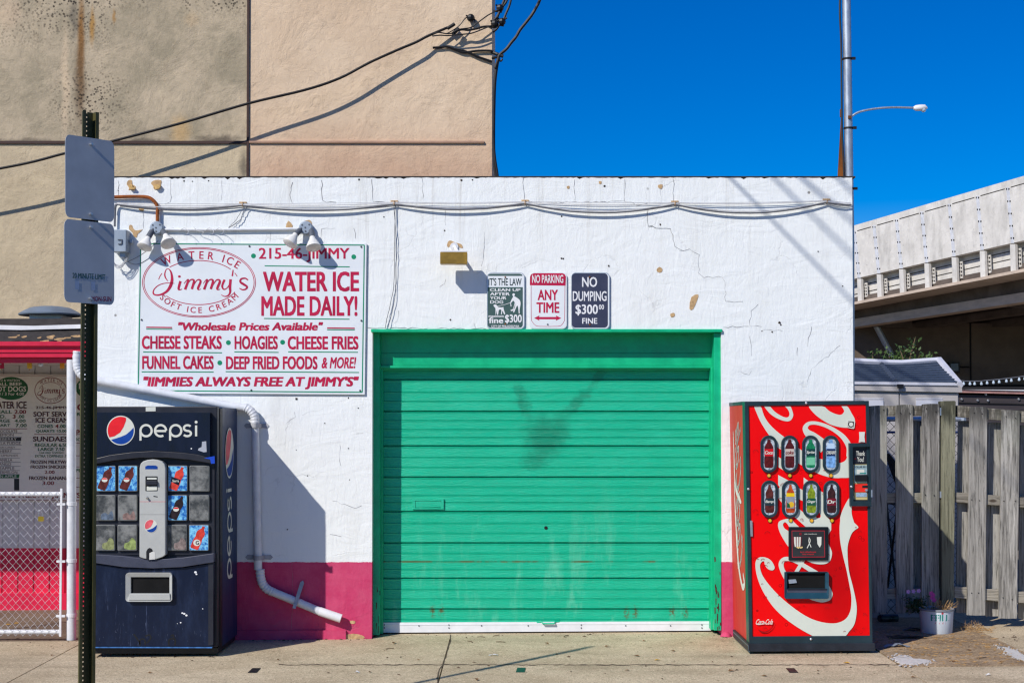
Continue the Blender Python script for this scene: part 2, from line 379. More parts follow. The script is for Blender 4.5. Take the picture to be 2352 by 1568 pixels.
M = {}
M['wall'] = mat_wall(); M['tall'] = mat_tall(); M['door'] = mat_door()
M['walk'] = mat_ground('sidewalk_concrete', S(182, 164, 134), S(212, 195, 164), 0.95, 80)
M['yard'] = mat_ground('yard_concrete', S(162, 152, 138), S(188, 178, 162), 0.6, 100)
M['gravel'] = mat_ground('rough_aggregate', S(140, 118, 92), S(188, 164, 132), 1.0, 55)
M['dirt'] = mk('dirt', S(84, 70, 56), 0.95, var=0.3, vs=14)
M['asphalt'] = mk('asphalt', (0.05, 0.05, 0.052, 1), 0.9, var=0.25, vs=30, bump=0.4, bs=150)
M['wood'] = mat_wood('weathered_wood', S(128, 125, 118), S(200, 196, 187))
M['woodh'] = mat_wood('weathered_rail_wood', S(130, 123, 109), S(186, 179, 164), 'x')
M['woodg'] = mat_wood('greenish_post_wood', S(128, 128, 104), S(182, 180, 152))
M['green'] = mk('green_trim_paint', S(6, 176, 124), 0.4, var=0.14, vs=7, bump=0.25, bs=50, stretch=(1, 1, 1))
M['groove'] = mk('black_line', (0.012, 0.012, 0.012, 1), 0.9)
M['white'] = mk('white_paint', (0.78, 0.79, 0.80, 1), 0.5, var=0.05, vs=9)
M['signwhite'] = mk('sign_white', (0.76, 0.80, 0.82, 1), 0.35, var=0.03, vs=3)
M['red'] = mk('sign_red', S(186, 14, 66), 0.45, var=0.14, vs=9)
M['dred'] = mk('menu_dark_red', S(120, 24, 34), 0.5, var=0.1)
M['mbrown'] = mk('menu_brown', S(70, 26, 30), 0.5, var=0.1)
M['mgreen'] = mk('menu_green', S(16, 84, 44), 0.5, var=0.1)
M['sgreen'] = mk('sign_green', S(0, 140, 100), 0.45, var=0.08)
M['navy'] = mk('navy_vinyl', S(58, 62, 84), 0.4, var=0.08)
M['lawgreen'] = mk('dark_green_vinyl', S(66, 92, 88), 0.4, var=0.1)
M['alu'] = mk('aluminium', S(196, 200, 204), 0.38, 0.8, var=0.06)
M['galv'] = mk('galvanised', S(168, 178, 190), 0.45, 0.55, var=0.16, vs=18, stretch=(1, 1, 0.4))
M['pipewhite'] = mk('white_pipe_paint', (0.70, 0.72, 0.74, 1), 0.4, var=0.08, vs=12, bump=0.1, bs=30)
M['signback'] = mk('faded_sign_face', S(184, 188, 192), 0.6, 0.0, var=0.08, vs=5, spec=0.2)
M['bluegrey'] = mk('grey_box_paint', S(160, 172, 184), 0.45, 0.2, var=0.1)
M['dgrey'] = mk('dark_grey_plastic', S(88, 94, 102), 0.5, var=0.1)
M['rust'] = mk('rusty_steel', S(140, 76, 30), 0.8, 0.1, var=0.45, vs=22, bump=0.3, bs=80)
M['rustd'] = mk('rusty_brace_steel', S(128, 74, 24), 0.75, 0.1, var=0.35, vs=10, stretch=(1, 1, 0.3))
M['black'] = mk('black_rubber', S(22, 22, 25), 0.5, var=0.2)
M['cable'] = mk('painted_cable', S(196, 196, 196), 0.6, var=0.18, vs=10)
M['cabled'] = mk('grey_cable', S(98, 100, 106), 0.6, var=0.2, vs=10)
M['olive'] = mk('dark_green_post_paint', S(84, 80, 46), 0.5, 0.2, var=0.3, vs=12, stretch=(1, 1, 0.2), bump=0.2)
M['brass'] = mk('brass_paint', S(168, 132, 54), 0.35, 0.35, var=0.3, vs=7)
M['tan'] = mk('bare_block', S(190, 158, 116), 0.95, var=0.25, vs=30, bump=0.7, bs=50)
M['bulb'] = mk('lamp_glass_white', (0.76, 0.75, 0.70, 1), 0.3, var=0.06, vs=14)
M['fascia'] = mk('pink_red_fascia', S(206, 22, 62), 0.45, var=0.08)
M['tar'] = mk('roofing_felt', S(54, 50, 48), 0.9, var=0.35, vs=12, bump=0.6, bs=30)
M['shopgrey'] = mk('white_siding', S(206, 204, 200), 0.6, var=0.06, vs=4)
M['shopred'] = mk('red_siding', S(214, 20, 66), 0.5, var=0.1, vs=4)
M['board'] = mk('menu_board_white', S(214, 210, 200), 0.45, var=0.04)
M['bridge'] = mat_ground('bridge_concrete', S(206, 202, 194), S(226, 222, 214), 0.14, 5)
M['bridged'] = mk('bridge_beam_paint', S(196, 178, 160), 0.8, var=0.14, vs=2, stretch=(1, 1, 3))
M['beam'] = mk('shaded_girder', S(98, 88, 80), 0.85, var=0.3, vs=1.5)  # darker than the sunlit flange: shade under the deck put into the colour
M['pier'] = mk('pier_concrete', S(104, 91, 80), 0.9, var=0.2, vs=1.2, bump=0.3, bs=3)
M['void'] = mk('underpass_shade', S(26, 25, 26), 0.95, var=0.3, vs=1)  # near-black colour stands in for the deep shade under the overpass
M['slate'] = mk('slate_roof', S(64, 76, 94), 0.6, var=0.2, vs=14, stretch=(1, 1, 3), bump=0.3, bs=30)
M['shedgrey'] = mk('shed_plastic', S(176, 172, 170), 0.55, var=0.05)
M['shedlight'] = mk('shed_trim', S(200, 202, 212), 0.5, var=0.04)
M['dwood'] = mk('dark_clad_boards', S(62, 56, 58), 0.7, var=0.25, vs=6, stretch=(0.4, 1, 6))
M['pinktrim'] = mk('pale_pink_trim', S(176, 132, 124), 0.7, var=0.25, vs=8)
M['leaf'] = mk('leaf_green', (0.06, 0.11, 0.025, 1), 0.6, var=0.5, vs=30)
M['leafd'] = mk('petunia_leaf', (0.035, 0.07, 0.02, 1), 0.6, var=0.4, vs=40)
M['stem'] = mk('bark_stem', S(110, 92, 70), 0.8, var=0.2)
M['strap'] = mk('strap_steel', S(166, 168, 172), 0.6, var=.15, vs=20)
M['mesh'] = mk('mesh_wire', S(186, 188, 192), 0.5, var=.1)
M['straw'] = mk('dry_straw', S(176, 140, 92), 0.8, var=0.35, vs=60)
M['petal'] = mk('violet_petal', S(196, 150, 214), 0.6, var=0.1)
M['petalp'] = mk('pink_petal', S(200, 60, 160), 0.6, var=0.2)
M['dryleaf'] = mk('dry_leaf', S(122, 84, 44), 0.8, var=0.4, vs=60)
M['yleaf'] = mk('yellow_leaf', S(190, 146, 50), 0.7, var=0.3, vs=60)
M['tub'] = mk('white_tub_plastic', S(206, 216, 224), 0.4, var=0.05)
M['greyrim'] = mk('grey_plastic', S(130, 134, 140), 0.5, var=0.08)
M['teal'] = mk('teal_print', S(40, 140, 130), 0.5)
M['paintspill'] = mk('white_paint_spill', (0.58, 0.56, 0.52, 1), 0.8, var=0.12, vs=30)
M['yellow'] = mk('yellow_plastic', S(222, 180, 40), 0.4)
M['orange'] = mk('orange_plastic', S(210, 110, 30), 0.4)
M['glass'] = mk('clear_bulb_glass', S(190, 205, 215), 0.1, 0.0, spec=0.8)
M['padlock'] = mk('brass_lock', S(190, 160, 60), 0.3, 0.8)

def sol(name, lab, cat, mb, mat, group=None, loc=None, bevel=0, smooth=False, kind=None):
    if loc is None:
        n = len(mb.v); loc = (sum(v.x for v in mb.v) / n, sum(v.y for v in mb.v) / n, min(v.z for v in mb.v))
    return tag(mb.build(name, mat, None, bevel, smooth, loc), lab, cat, group, kind)
def struct(name, mb, mat): return tag(mb.build(name, mat), kind='structure')

# ================================================================ GROUND
YF = 0.35
def quad(mb, x0, x1, y0, y1, up=0.0, th=0.1):
    P = [(x0, y0), (x1, y0), (x1, y1), (x0, y1)]
    t = [Vector((x, y, gz(x, y) + up)) for x, y in P]; mb.hexa([p - Vector((0, 0, th)) for p in t], t)
xs = [-12.8, -9.7, -6.55, -3.48, -0.504, 2.79]; g = 0.005
mb = MB()
for a, b in zip(xs[:-1], xs[1:]):
    y1 = -0.004
    quad(mb, a + g, b - g, -1.436, y1); quad(mb, a + g, b - g, -2.92, -1.444); quad(mb, a + g, b - g, -4.2, -2.93)
for a, b in ((2.79, 5.9), (5.9, 9.0), (9.0, 12.1)):
    quad(mb, a + g, b - g, -2.92, -1.444); quad(mb, a + g, b - g, -4.2, -2.93)
quad(mb, at(856, 1400, 0).x, at(1656, 1400, 0).x, -.0035, .5)
for a, b in ((3.87, 6.6), (6.6, 9.4)): quad(mb, a + g, b - g, -1.436, YF + 1.2)
struct('sidewalk', mb, M['walk'])
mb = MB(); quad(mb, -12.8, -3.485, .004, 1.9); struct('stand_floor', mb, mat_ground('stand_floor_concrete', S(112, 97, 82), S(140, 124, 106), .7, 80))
mb = MB(); quad(mb, 2.79 + g, 3.87 - g, -1.436, YF + 0.6, 0.006); struct('gravel_patch', mb, M['gravel'])
mb = MB(); quad(mb, -14, 14, -4.4, -4.21, 0.005, 0.3); struct('kerb', mb, M['yard'])
mb = MB().flat([(-60, -40, -.2), (60, -40, -.2), (60, -4.39, -.2), (-60, -4.39, -.2)]); struct('road', mb, M['asphalt'])
mb = MB().flat([(-400, -400, -.26), (400, -400, -.26), (400, 900, -.26), (-400, 900, -.26)]); struct('ground', mb, M['dirt'])
mb = MB(); quad(mb, 3.0, 24, YF + 1.21, 30, -0.012); quad(mb, 2.0, 3.86, YF + 0.61, YF + 1.2, -0.012); quad(mb, 2.0, 2.98, YF + 1.21, 30, -0.012); quad(mb, -30, -3.5, 1.91, 9, -.02)
struct('yard_pavement', mb, M['yard'])
mb = MB(); quad(mb, -13, 13, -4.2, 1.8, -0.04, 0.05); struct('soil', mb, M['dirt'])

# ================================================================ TALL BUILDING BEHIND
xr = at(1130, 200, YB).x; xl = -14.0; zt = 11.5
tb = thing('tall_building', 'tall windowless building with stained beige and grey stucco panels behind the white garage', 'building', (-5, YB, -.2))
MB().box(xl, xr, YB, YB + 3.2, -.2, zt).build('wall', M['tall'], tb)
jx = at(570, 200, YB).x; jz = at(570, 327, YB).z
m_ = MB().box(jx - .014, jx + .014, YB - .02, YB + .01, -.2, zt); m_.build('vertical_joint', mk('dark_brown_joint', S(64, 42, 36), 0.7), tb)
m_ = MB(); m_.box(xl, jx - .016, YB - .022, YB + .01, jz - .022, jz + .014); m_.build('joint_bar', mk('brown_joint', S(66, 46, 40), 0.7), tb)
m_ = MB(); m_.box(jx + .019, at(1112, 330, YB).x, YB - .03, YB + .01, jz - .012, jz + .012); m_.build('joint_bar', mk('pale_joint', S(176, 140, 116), 0.6), tb)
MB().box(xl - .1, xr + .06, YB - .06, YB + 3.3, zt + .002, zt + .15).build('roof', M['tar'], tb)

# ================================================================ WHITE GARAGE BUILDING
gb = thing('garage_building', 'low white painted block garage with a pink base and a green overhead door', 'building', (0, 2, 0))
TW = .24
def jag(x0, y0, x1, y1, n, a):
    return [(x0 + (x1 - x0) * i / n, y0 + (y1 - y0) * i / n + (random.uniform(-a, a) if 0 < i < n else 0)) for i in range(n + 1)]
zb = -.12
pl = [at(203, 757, 0), at(855, 757, 0)]
xL, xA, xB, xR = at(203, 900, 0).x, at(855, 1000, 0).x, at(1657, 1000, 0).x, at(1960, 900, 0).x
zl = at(1200, 757, 0).z
topz = at(1200, 408, 0).z
m_ = MB()
random.seed(5)
top = [(x, topz + random.uniform(-.0035, .002) - (random.uniform(.004, .014) if random.random() < .06 else 0)) for x in [xL + (xR - xL) * i / 260 for i in range(261)]]
m_.ext([(xL, 0, zl)] + [(x, 0, z) for x, z in top] + [(xR, 0, zl)], (0, TW, 0))
m_.box(xL, xA, 0, TW, zb, zl); m_.box(xB, xR, 0, TW, zb, zl)
m_.build('wall', M['wall'], gb)
MB().box(xL, xL + .2, TW, 5.0, zb, 2.66).build('wall', M['wall'], gb)
MB().box(xR - .2, xR, TW, 5.0, zb, 2.62).build('wall', M['wall'], gb)
MB().box(xL + .2, xR - .2, 4.8, 5.0, zb, 2.6).build('wall', M['wall'], gb)
MB().box(xL + .05, xR + .03, .012, TW + .02, topz + .0022, topz + .014).build('coping', M['tar'], gb)
MB().box(xL + .2, xR - .2, TW, 4.8, 2.42, 2.56).build('roof', M['tar'], gb)
# footing lip, left of the door
m_ = MB(); a = at(500, 1446, 0); b = at(795, 1446, 0); m_.box(a.x, b.x, -.022, -.001, -.1, a.z); m_.build('footing', M['wall'], gb)
m_ = MB(); a = at(1650, 1440, 0); b = at(1700, 1440, 0); m_.ball((a.x + .06, -.01, .0), .05); m_.build('footing', M['wall'], gb, smooth=True)
# bare patches where paint and render broke off
def patch(pts, mat='tan', o=.003):
    return MB().slab(cr(pts, 2, True), -o, o * .9)
z3 = zoom(260, 420, 4.2); z6 = zoom(1060, 560, 5.113); z5r = zoom(1660, 550, 2.8); z5 = zoom(830, 550, 2.8); z8b = zoom(560, 960, 2.45); z2 = zoom(830, 0, 2.8)
for z, pts in ((z3, [(215, 95), (240, 80), (262, 90), (265, 125), (300, 150), (285, 185), (250, 180), (225, 185), (232, 160), (208, 130)]),
               (z3, [(460, 105), (500, 82), (560, 85), (560, 120), (545, 160), (520, 180), (490, 180), (480, 155), (490, 145), (462, 128)]),
               (z3, [(235, 545), (262, 545), (270, 570), (300, 600), (370, 590), (320, 635), (310, 670), (280, 660), (265, 620), (232, 590)]),
               (z3, [(1865, 500), (1910, 550), (1890, 572), (1838, 565)]), (z3, [(2020, 505), (2080, 490), (2105, 520), (2095, 545), (2040, 515)]),
               (z3, [(330, 370), (375, 360), (378, 400), (345, 400)]),
               (z6, [(160, 200), (175, 150), (210, 140), (265, 165), (340, 185), (355, 230), (320, 225), (280, 185), (215, 185), (180, 225)]),
               (z5r, [(78, 490), (125, 472), (118, 510), (90, 572), (65, 570)]),
               (z5, [(2165, 300), (2185, 284), (2205, 300), (2195, 322), (2170, 318)]), (z5, [(2258, 605), (2285, 598), (2288, 620), (2265, 628)]),
               (z8b, [(722, 1358), (752, 1360), (748, 1375), (725, 1375)]), (z8b, [(672, 1450), (740, 1435), (800, 1448), (800, 1466), (680, 1468)]),
               (z2, [(1550, 1275), (1568, 1270), (1568, 1288), (1555, 1290)]), (z2, [(1770, 1240), (1788, 1240), (1785, 1258), (1772, 1255)]), (z2, [(2175, 1265), (2205, 1262), (2200, 1290), (2178, 1285)])):
    q_ = zp(z, pts); patch(q_).build('bare_patch', M['tan'], gb)
    if z is z3 and pts[0][1] < 120:                         # loose render hanging off, with depth enough to throw a shadow
        cx_, cy_ = sum(p[0] for p in q_) / len(q_), sum(p[1] for p in q_) / len(q_); MB().slab(cr([(cx_ + (x - cx_) * .72 + 1, cy_ + (y - cy_) * .45 + 4) for x, y in q_], 2, True), -.03, .026).build('loose_render', mk('loose_render_tan', S(206, 170, 110), .95, var=.3, vs=40, bump=.6, bs=60), gb)
# hairline cracks following the blocks
def wig(pts, a=2.0, step=9):
    o = []
    for (x0, y0), (x1, y1) in zip(pts[:-1], pts[1:]):
        n = max(1, int(math.hypot(x1 - x0, y1 - y0) / step))
        for i in range(n): o.append((x0 + (x1 - x0) * i / n + random.uniform(-a, a), y0 + (y1 - y0) * i / n + random.uniform(-a, a)))
    return o + [pts[-1]]
CRM_ = mk('crack_grey', S(132, 130, 130), 0.9, var=0.4, vs=20)
CR = [(z3, [(120, 85), (125, 240)], 5), (z3, [(660, 85), (660, 310), (600, 330)], 4), (z3, [(1180, 85), (1175, 290)], 4), (z3, [(1905, 110), (1885, 240), (1905, 320)], 6),
      (z3, [(2210, 80), (2212, 300), (2350, 310)], 6), (z2, [(222, 1220), (225, 1380), (330, 1384)], 5), (z2, [(565, 1225), (566, 1360)], 4), (z2, [(1255, 1220), (1256, 1370)], 4),
      (z2, [(1602, 1225), (1605, 1370)], 5), (z2, [(1944, 1220), (1944, 1375)], 5), (z2, [(2280, 1220), (2280, 1380)], 6), (z2, [(1300, 1385), (1990, 1378), (2030, 1400), (2100, 1390)], 4),
      (z3, [(375, 395), (380, 580)], 5), (z3, [(1680, 635), (1680, 715)], 4), (z3, [(2200, 660), (2205, 585), (2345, 575)], 4), (z2, [(720, 1440), (722, 1540)], 4), (z2, [(2100, 1430), (2105, 1550), (2200, 1560)], 4),
      (z5r, [(0, 170), (60, 165), (130, 205), (128, 330), (160, 352), (290, 355), (310, 380), (310, 520), (430, 520)], 4), (z5, [(2100, 0), (2190, 22), (2260, 18), (2290, 150), (2350, 175)], 6),
      (z5r, [(530, 540), (490, 590), (475, 690), (560, 693)], 4), (z5r, [(300, 695), (470, 690)], 5), (z5r, [(560, 715), (700, 720)], 3), (z5r, [(480, 760), (488, 890)], 4), (z5r, [(805, 830), (800, 890)], 5),
      (z5r, [(410, 1000), (470, 1020), (488, 995)], 3), (z5r, [(870, 830), (900, 690)], 4), (z5r, [(1100, 820), (900, 980), (870, 1070)], 3), (z5, [(985, 45), (985, 180), (965, 280)], 4),
      (z5, [(190, 700), (600, 705), (1000, 708)], 6), (z5, [(400, 580), (395, 650), (370, 670)], 4), (z5, [(920, 670), (925, 700)], 6), (z5, [(1250, 290), (1350, 240)], 2), (z5, [(100, 20), (105, 90)], 4),
      (z5, [(720, 360), (710, 400), (680, 420)], 3), (z8b, [(755, 240), (800, 238)], 4), (z8b, [(620, 640), (760, 690), (790, 670)], 4), (z8b, [(605, 845), (670, 855)], 4), (z8b, [(385, 110), (390, 140), (340, 180)], 3),
      (z8b, [(378, 1010), (376, 1430)], 3), (z8b, [(60, 1445), (370, 1430), (660, 1440)], 6), (z8b, [(660, 300), (665, 430)], 3), (z8b, [(495, 205), (495, 240)], 3), (z8b, [(440, 125), (560, 90)], 2)]
for z, pts, w in CR:
    q = wig(zp(z, pts)); MB().ribbon(fp(0), [(p[0], p[1], w * .17 * random.uniform(.3, 1.3)) for p in q], o=.0022, n=1).build('crack', CRM_, gb)
m_ = MB()
for z, x, y, r in ((z5, 1515, 225, 9), (z5, 1527, 228, 8), (z5, 1838, 278, 10), (z5, 57, 1180, 6), (z5, 125, 1247, 6), (z5, 57, 1523, 6), (z5, 755, 645, 9), (z2, 1515, 1478, 8), (z2, 1808, 1272, 10), (z2, 2190, 1535, 9),
                   (z8b, 400, 32, 11), (z8b, 712, 25, 5), (z8b, 770, 88, 5), (z8b, 570, 178, 5), (z8b, 400, 337, 4), (z8b, 712, 328, 5), (z8b, 467, 492, 5), (z8b, 718, 516, 4), (z8b, 347, 812, 6),
                   (z3, 795, 92, 12), (z3, 880, 96, 9), (z3, 1045, 90, 10), (z3, 118, 190, 8), (z6, 130, 15, 14), (z6, 175, 208, 14), (z5r, 680, 665, 12), (z5r, 690, 680, 8), (z2, 300, 1483, 7),
                   (z2, 905, 1230, 8), (z2, 830, 1232, 10), (z2, 130, 1228, 10), (z5r, 945, 178, 7), (z5r, 1113, 415, 7), (z5r, 630, 728, 8), (z5r, 560, 722, 6)):
    c = z(x, y); k = .75 * .9408 * r / (4.2 if z is z3 else 2.8 if z in (z5, z5r, z2) else 5.1 if z is z6 else 2.45)
    m_.slab([(c[0] + k * random.uniform(.6, 1.2) * math.cos(t), c[1] + k * random.uniform(.6, 1.2) * math.sin(t)) for t in [i * .785 for i in range(8)]], -.0026, .0024)
m_.build('nail_hole', mk('hole_dark', S(58, 50, 44), 0.95), gb)

# ---- green door and its frame
fr = MB()
def jbox(x0, y0, x1, y1, Y0, Y1): fr.pbox(x0, y0, x1, y1, Y0, Y1 - Y0)
jbox(855.5, 764, 872, 1458, .09, .30); jbox(872.2, 840, 879, 1455, .175, .30)
jbox(1640, 764, 1656.5, 1447, .02, .30); jbox(1633, 844, 1639.8, 1446, .12, .30)
jbox(852, 755.5, 1659, 762.5, -.022, .30)
fr.build('door_frame', M['green'], gb, bevel=.003)
hp = MB(); hp.pbox(872.3, 763, 1639.5, 811, .18, .06); hp.pbox(872.3, 811.3, 1639.5, 839, .175, .06); hp.pbox(872.3, 839.3, 1639.5, 845, .150, .1); hp.pbox(872.3, 845.2, 1639.5, 850, .19, .05)
hp.build('header_panel', M['green'], gb, bevel=.002)
fl_ = MB()
for i in range(26):                                       # flaked bare timber low on the jambs
    x = random.choice((864, 867, 1645, 1650)) + random.uniform(-5, 5); y = 1445 - abs(random.gauss(0, 70)); h = random.uniform(3, 16)
    Y = .09 if x < 900 else .02
    fl_.slab([(x, y), (x + random.uniform(1, 3), y + 1), (x + random.uniform(1, 4), y + h), (x + .4, y + h + 2)], Y - .0015, .0014)
fl_.build('flaked_patch', mk('bare_timber', S(74, 50, 40), 0.9, var=.4, vs=40), gb)
MAJ = [871.9, 944.2, 1023.5, 1095, 1174, 1246, 1327, 1397.6]
MIN = [899.5, 920.6, 965, 985.5, 1003.6, 1049, 1071.7, 1117, 1136, 1153, 1200, 1223, 1269, 1288, 1306, 1352, 1374, 1421]
YD = .25
prof = []; zz = lambda py: at(1250, py, YD).z
ev = sorted([(y, 1) for y in MAJ] + [(y, 0) for y in MIN]); y0 = 846
prof.append((zz(846), YD))
for y, big in ev:
    if big: prof += [(zz(y - 2.0), YD - .002), (zz(y - 1.8), YD + .022), (zz(y + 0.9), YD + .022), (zz(y + 2.6), YD - .004), (zz(y + 6), YD)]
    else: prof += [(zz(y - .7), YD), (zz(y - .35), YD + .0042), (zz(y + .35), YD + .0042), (zz(y + 1.2), YD - .0032), (zz(y + 4), YD)]
prof.append((zz(1432), YD))
x0, x1 = at(879.3, 1200, YD).x, at(1633.2, 1200, YD).x
ys = [p[1] for p in prof]
m_ = MB(); n = len(prof)
m_.add([(x0, y, z) for z, y in prof] + [(x1, y, z) for z, y in prof], [(i, i + 1, n + i + 1, n + i) for i in range(n - 1)])
m_.box(x0, x1, YD + .03, YD + .05, zz(1445), zz(846))
gd = m_.build('garage_door', M['door'], gb)
m_ = MB(); m_.slab([(879.3, 1429), (1633, 1426), (1633, 1447), (879.3, 1452)], YD - .012, .03); m_.slab([(879.3, 1433), (1633, 1430), (1633, 1432), (879.3, 1435)], YD - .015, .004)
sl = m_.build('bottom_seal', M['white'], gd)
m_ = MB()
for px in (883, 962, 1031, 1106, 1213, 1335, 1437, 1540, 1612):
    for dy in ((0, 7) if px in (883, 1031, 1335, 1612, 1202) else (2,)): m_.ball(at(px, 1434 + dy, YD - .014), .006, 5)
m_.build('bolt', M['dgrey'], gd)
z8 = zoom(830, 1107, 2.8)
m_ = MB()
o = [z8(*p) for p in ((495, 308), (710, 308), (710, 380), (495, 380))]; i_ = [z8(*p) for p in ((515, 322), (692, 322), (692, 370), (515, 370))]
m_.ring([at(*p, YD - .016) for p in o], [at(*p, YD - .016) for p in i_], (0, .016, 0)); m_.slab([z8(*p) for p in ((516, 324), (690, 324), (695, 366), (516, 368))], YD - .012, .01)
m_.build('mail_slot', M['door'], gd, bevel=.002)
m_ = MB(); p = [z8(*q) for q in ((1345, 1152), (1378, 1148), (1388, 1160), (1465, 1160), (1470, 1148), (1500, 1146))]
m_.tube([at(*q, YD - y) for q, y in zip(p, (.008, .012, .035, .035, .012, .008))], .007, 6); m_.build('handle', M['door'], gd, smooth=True)
m_ = MB(); m_.slab(ell(*z8(1408, 506), 4, 4, 12), YD - .004, .004); m_.build('lock', M['groove'], gd)

# ================================================================ BLUE DRINK MACHINE
YP = -.85
navyp = Mat('navy_plastic', .36, 0, .3); _a = navyp.ramp(navyp.noise(2.5, 7, .7, navyp.map((3, 1, .8))), .45, .8)
_c = navyp.mix(_a, S(13, 24, 48), S(30, 45, 74)); _s = navyp.mul(navyp.ramp(navyp.noise(5, 6, .75, navyp.map((5, 1, .5))), .60, .72), .5)
navyp.col(navyp.mix(_s, _c, S(84, 96, 128))); navyp.put(navyp.b.inputs['Roughness'], navyp.math('ADD', navyp.mul(_a, .25), .33)); navyp.bump(navyp.noise(60, 4), .05, .002)
PN = navyp.m
PH = mk('header_navy', S(5, 16, 40), .3, var=.2, vs=4, stretch=(3, 1, 1)); PD = mk('dark_navy_trim', S(34, 36, 46), .45, var=.15)
PK = mk('black_plastic', S(16, 17, 20), .45, var=.2); PG = mk('light_grey_plastic', S(176, 178, 174), .5, var=.06, vs=5); PC = mk('cream_print', S(214, 216, 204), .45, var=.03)
PB = mk('globe_blue', S(0, 62, 150), .4); PR = mk('globe_red', S(226, 20, 34), .4); PRF = mk('faded_red', S(220, 92, 100), .5, var=.25, vs=20); PSB = mk('side_blue', S(14, 44, 84), .42, var=.2, vs=4, stretch=(1, 2, .5))
zP = zoom(220, 970, 2.489); mP = fp(YP)
pm = thing('vending_machine', 'scuffed navy blue drink vending machine beside the downspout', 'vending machine', (-2.7, -.45, gz(-2.7, -.45)))
def body(pts, y0, y1): return MB().ext([at(p[0], p[1], YP) + Vector((0, y0 - YP, 0)) for p in pts], (0, y1 - y0, 0))
cab = body([(205, 935), (498, 935), (498, 1492), (205, 1492)], YP + .2, -.06).build('cabinet', PSB, pm)
body([(207, 1490), (496, 1490), (496, 1503), (207, 1503)], YP + .06, -.10).build('base', PK, pm)
m_ = MB(); m_.ext([at(p[0], p[1], YP) + Vector((0, .03, 0)) for p in ((205, 933), (497, 933), (497, 1487), (205, 1487))], (0, .084, 0)); dr = m_.build('door', PD, pm, bevel=.006)
m_ = body([(210, 937), (498.8, 937), (498.8, 1491), (210, 1491)], YP + .115, YP + .199); m_.build('edge_trim', PK, pm)
def P2(pts): return [zP(*p) for p in pts]
def PS(name, pts, y0, y1, mat, par=pm, bev=0): return MB().ext([at(*p, YP + y0) for p in P2(pts)], (0, y1 - y0, 0)).build(name, mat, par, bevel=bev)
hdr = PS('header_panel', [(-4, 90), (728, 92), (728, 362), (660, 345), (560, 332), (380, 322), (250, 330), (120, 347), (-4, 378)], -.02, .03, PH)
PS('header_lip', [(-4, 379), (120, 349), (250, 332), (380, 324), (560, 334), (660, 347), (748, 372), (748, 402), (600, 378), (470, 366), (300, 366), (150, 382), (-4, 410)], -.035, .03, PD, bev=.004)
PS('recess_panel', [(-4, 380), (756, 380), (756, 955), (-4, 955)], .018, .03, mk('recess_black', S(30, 32, 42), .5, var=.2))
PS('shelf', [(-4, 950), (200, 962), (380, 985), (560, 972), (752, 945), (752, 1000), (560, 1030), (380, 1038), (200, 1030), (-4, 1000)], -.035, .03, mk('shelf_grey_navy', S(58, 62, 78), .45, var=.15), bev=.004)
lp = PS('lower_panel', [(-4, 1002), (200, 1032), (380, 1040), (560, 1032), (752, 1002), (745, 1512), (-4, 1512)], -.012, .03, PN, bev=.005)
PS('bottom_strip', [(-4, 1513), (740, 1514), (740, 1521), (-4, 1520)], -.014, .03, mk('blue_edge', S(60, 110, 170), .5, var=.4, vs=20))
PS('edge_strip', [(718, 1005), (748, 1003), (748, 1500), (718, 1505)], -.018, -.0125, PD)
PS('sticker', [(338, 58), (398, 56), (398, 83), (338, 84)], .027, .0295, PC)
PS('torn_sticker', [(680, 268), (705, 265), (708, 330), (690, 332), (655, 320), (660, 308), (678, 300)], -.022, -.0205, mk('torn_paper', S(170, 174, 184), .7))
PS('scrape', [(692, 368), (756, 355), (758, 400), (735, 402), (730, 375)], -.0375, -.0355, mk('bright_blue_plastic', S(20, 70, 190), .4))
def globe(mb3, cx, cy, rx, ry, mp, o, par, pred=None):
    MB().poly(mp, ell(cx, cy, rx, ry, 40), o).build('emblem', PC, par)
    k = .93
    def pt(u, v): return (cx + u * rx * k, cy - v * ry * k)
    red = [(math.cos(R(a)), math.sin(R(a))) for a in range(66, 214, 6)] + [(-.5, -.42), (-.05, -.15), (.22, .25), (.40, .70)]
    blu = [(math.cos(R(a)), math.sin(R(a))) for a in range(222, 376, 6)] + [(.75, -.02), (.40, -.30), (.0, -.46), (-.4, -.58)]
    MB().poly(mp, [pt(*p) for p in red], o + .001).build('emblem_red', pred or PR, par)
    MB().poly(mp, [pt(*p) for p in blu], o + .001).build('emblem_blue', PB, par)
globe(None, *zP(186, 200), 85 * .378, 90 * .378, mP, .0215, hdr)
def pepsi(mp, X, o, name, par, mat, w=13):
    # round geometric letters drawn as even strokes; X maps (u: 0..360, v: 0 top .. 120) to the surface
    mb = MB(); rb = lambda pts, cl=False, k=0: mb.ribbon(mp, [X(*p) + (w,) for p in pts], o=o + k * .0004, n=1, closed=cl)
    def arc(cx, cy, r, a0, a1, n=26, ry=None): return [(cx + r * math.cos(R(a0 + (a1 - a0) * i / n)), cy - (ry or r) * math.sin(R(a0 + (a1 - a0) * i / n))) for i in range(n + 1)]
    rb(arc(42, 58, 34, 0, 354), True); rb([(8, 58), (8, 118)], k=1)
    rb(arc(130, 58, 34, 0, 300) ); rb([(97, 60), (164, 60)], k=1)
    rb(arc(222, 58, 34, 0, 354), True); rb([(188, 58), (188, 118)], k=1)
    rb(arc(294, 42, 22, 35, 270, ry=17)); rb(arc(292, 75, 23, 90, -150, ry=16), k=1)
    rb([(346, 26), (346, 92)]); mb.poly(mp, [X(*p) for p in ell(346, 6, 9, 9, 12)], o); return mb.build(name, mat, par)
pepsi(mP, lambda u, v: zP(298 + u, 143 + v), .0215, 'lettering', hdr, PC, 13 * .378)
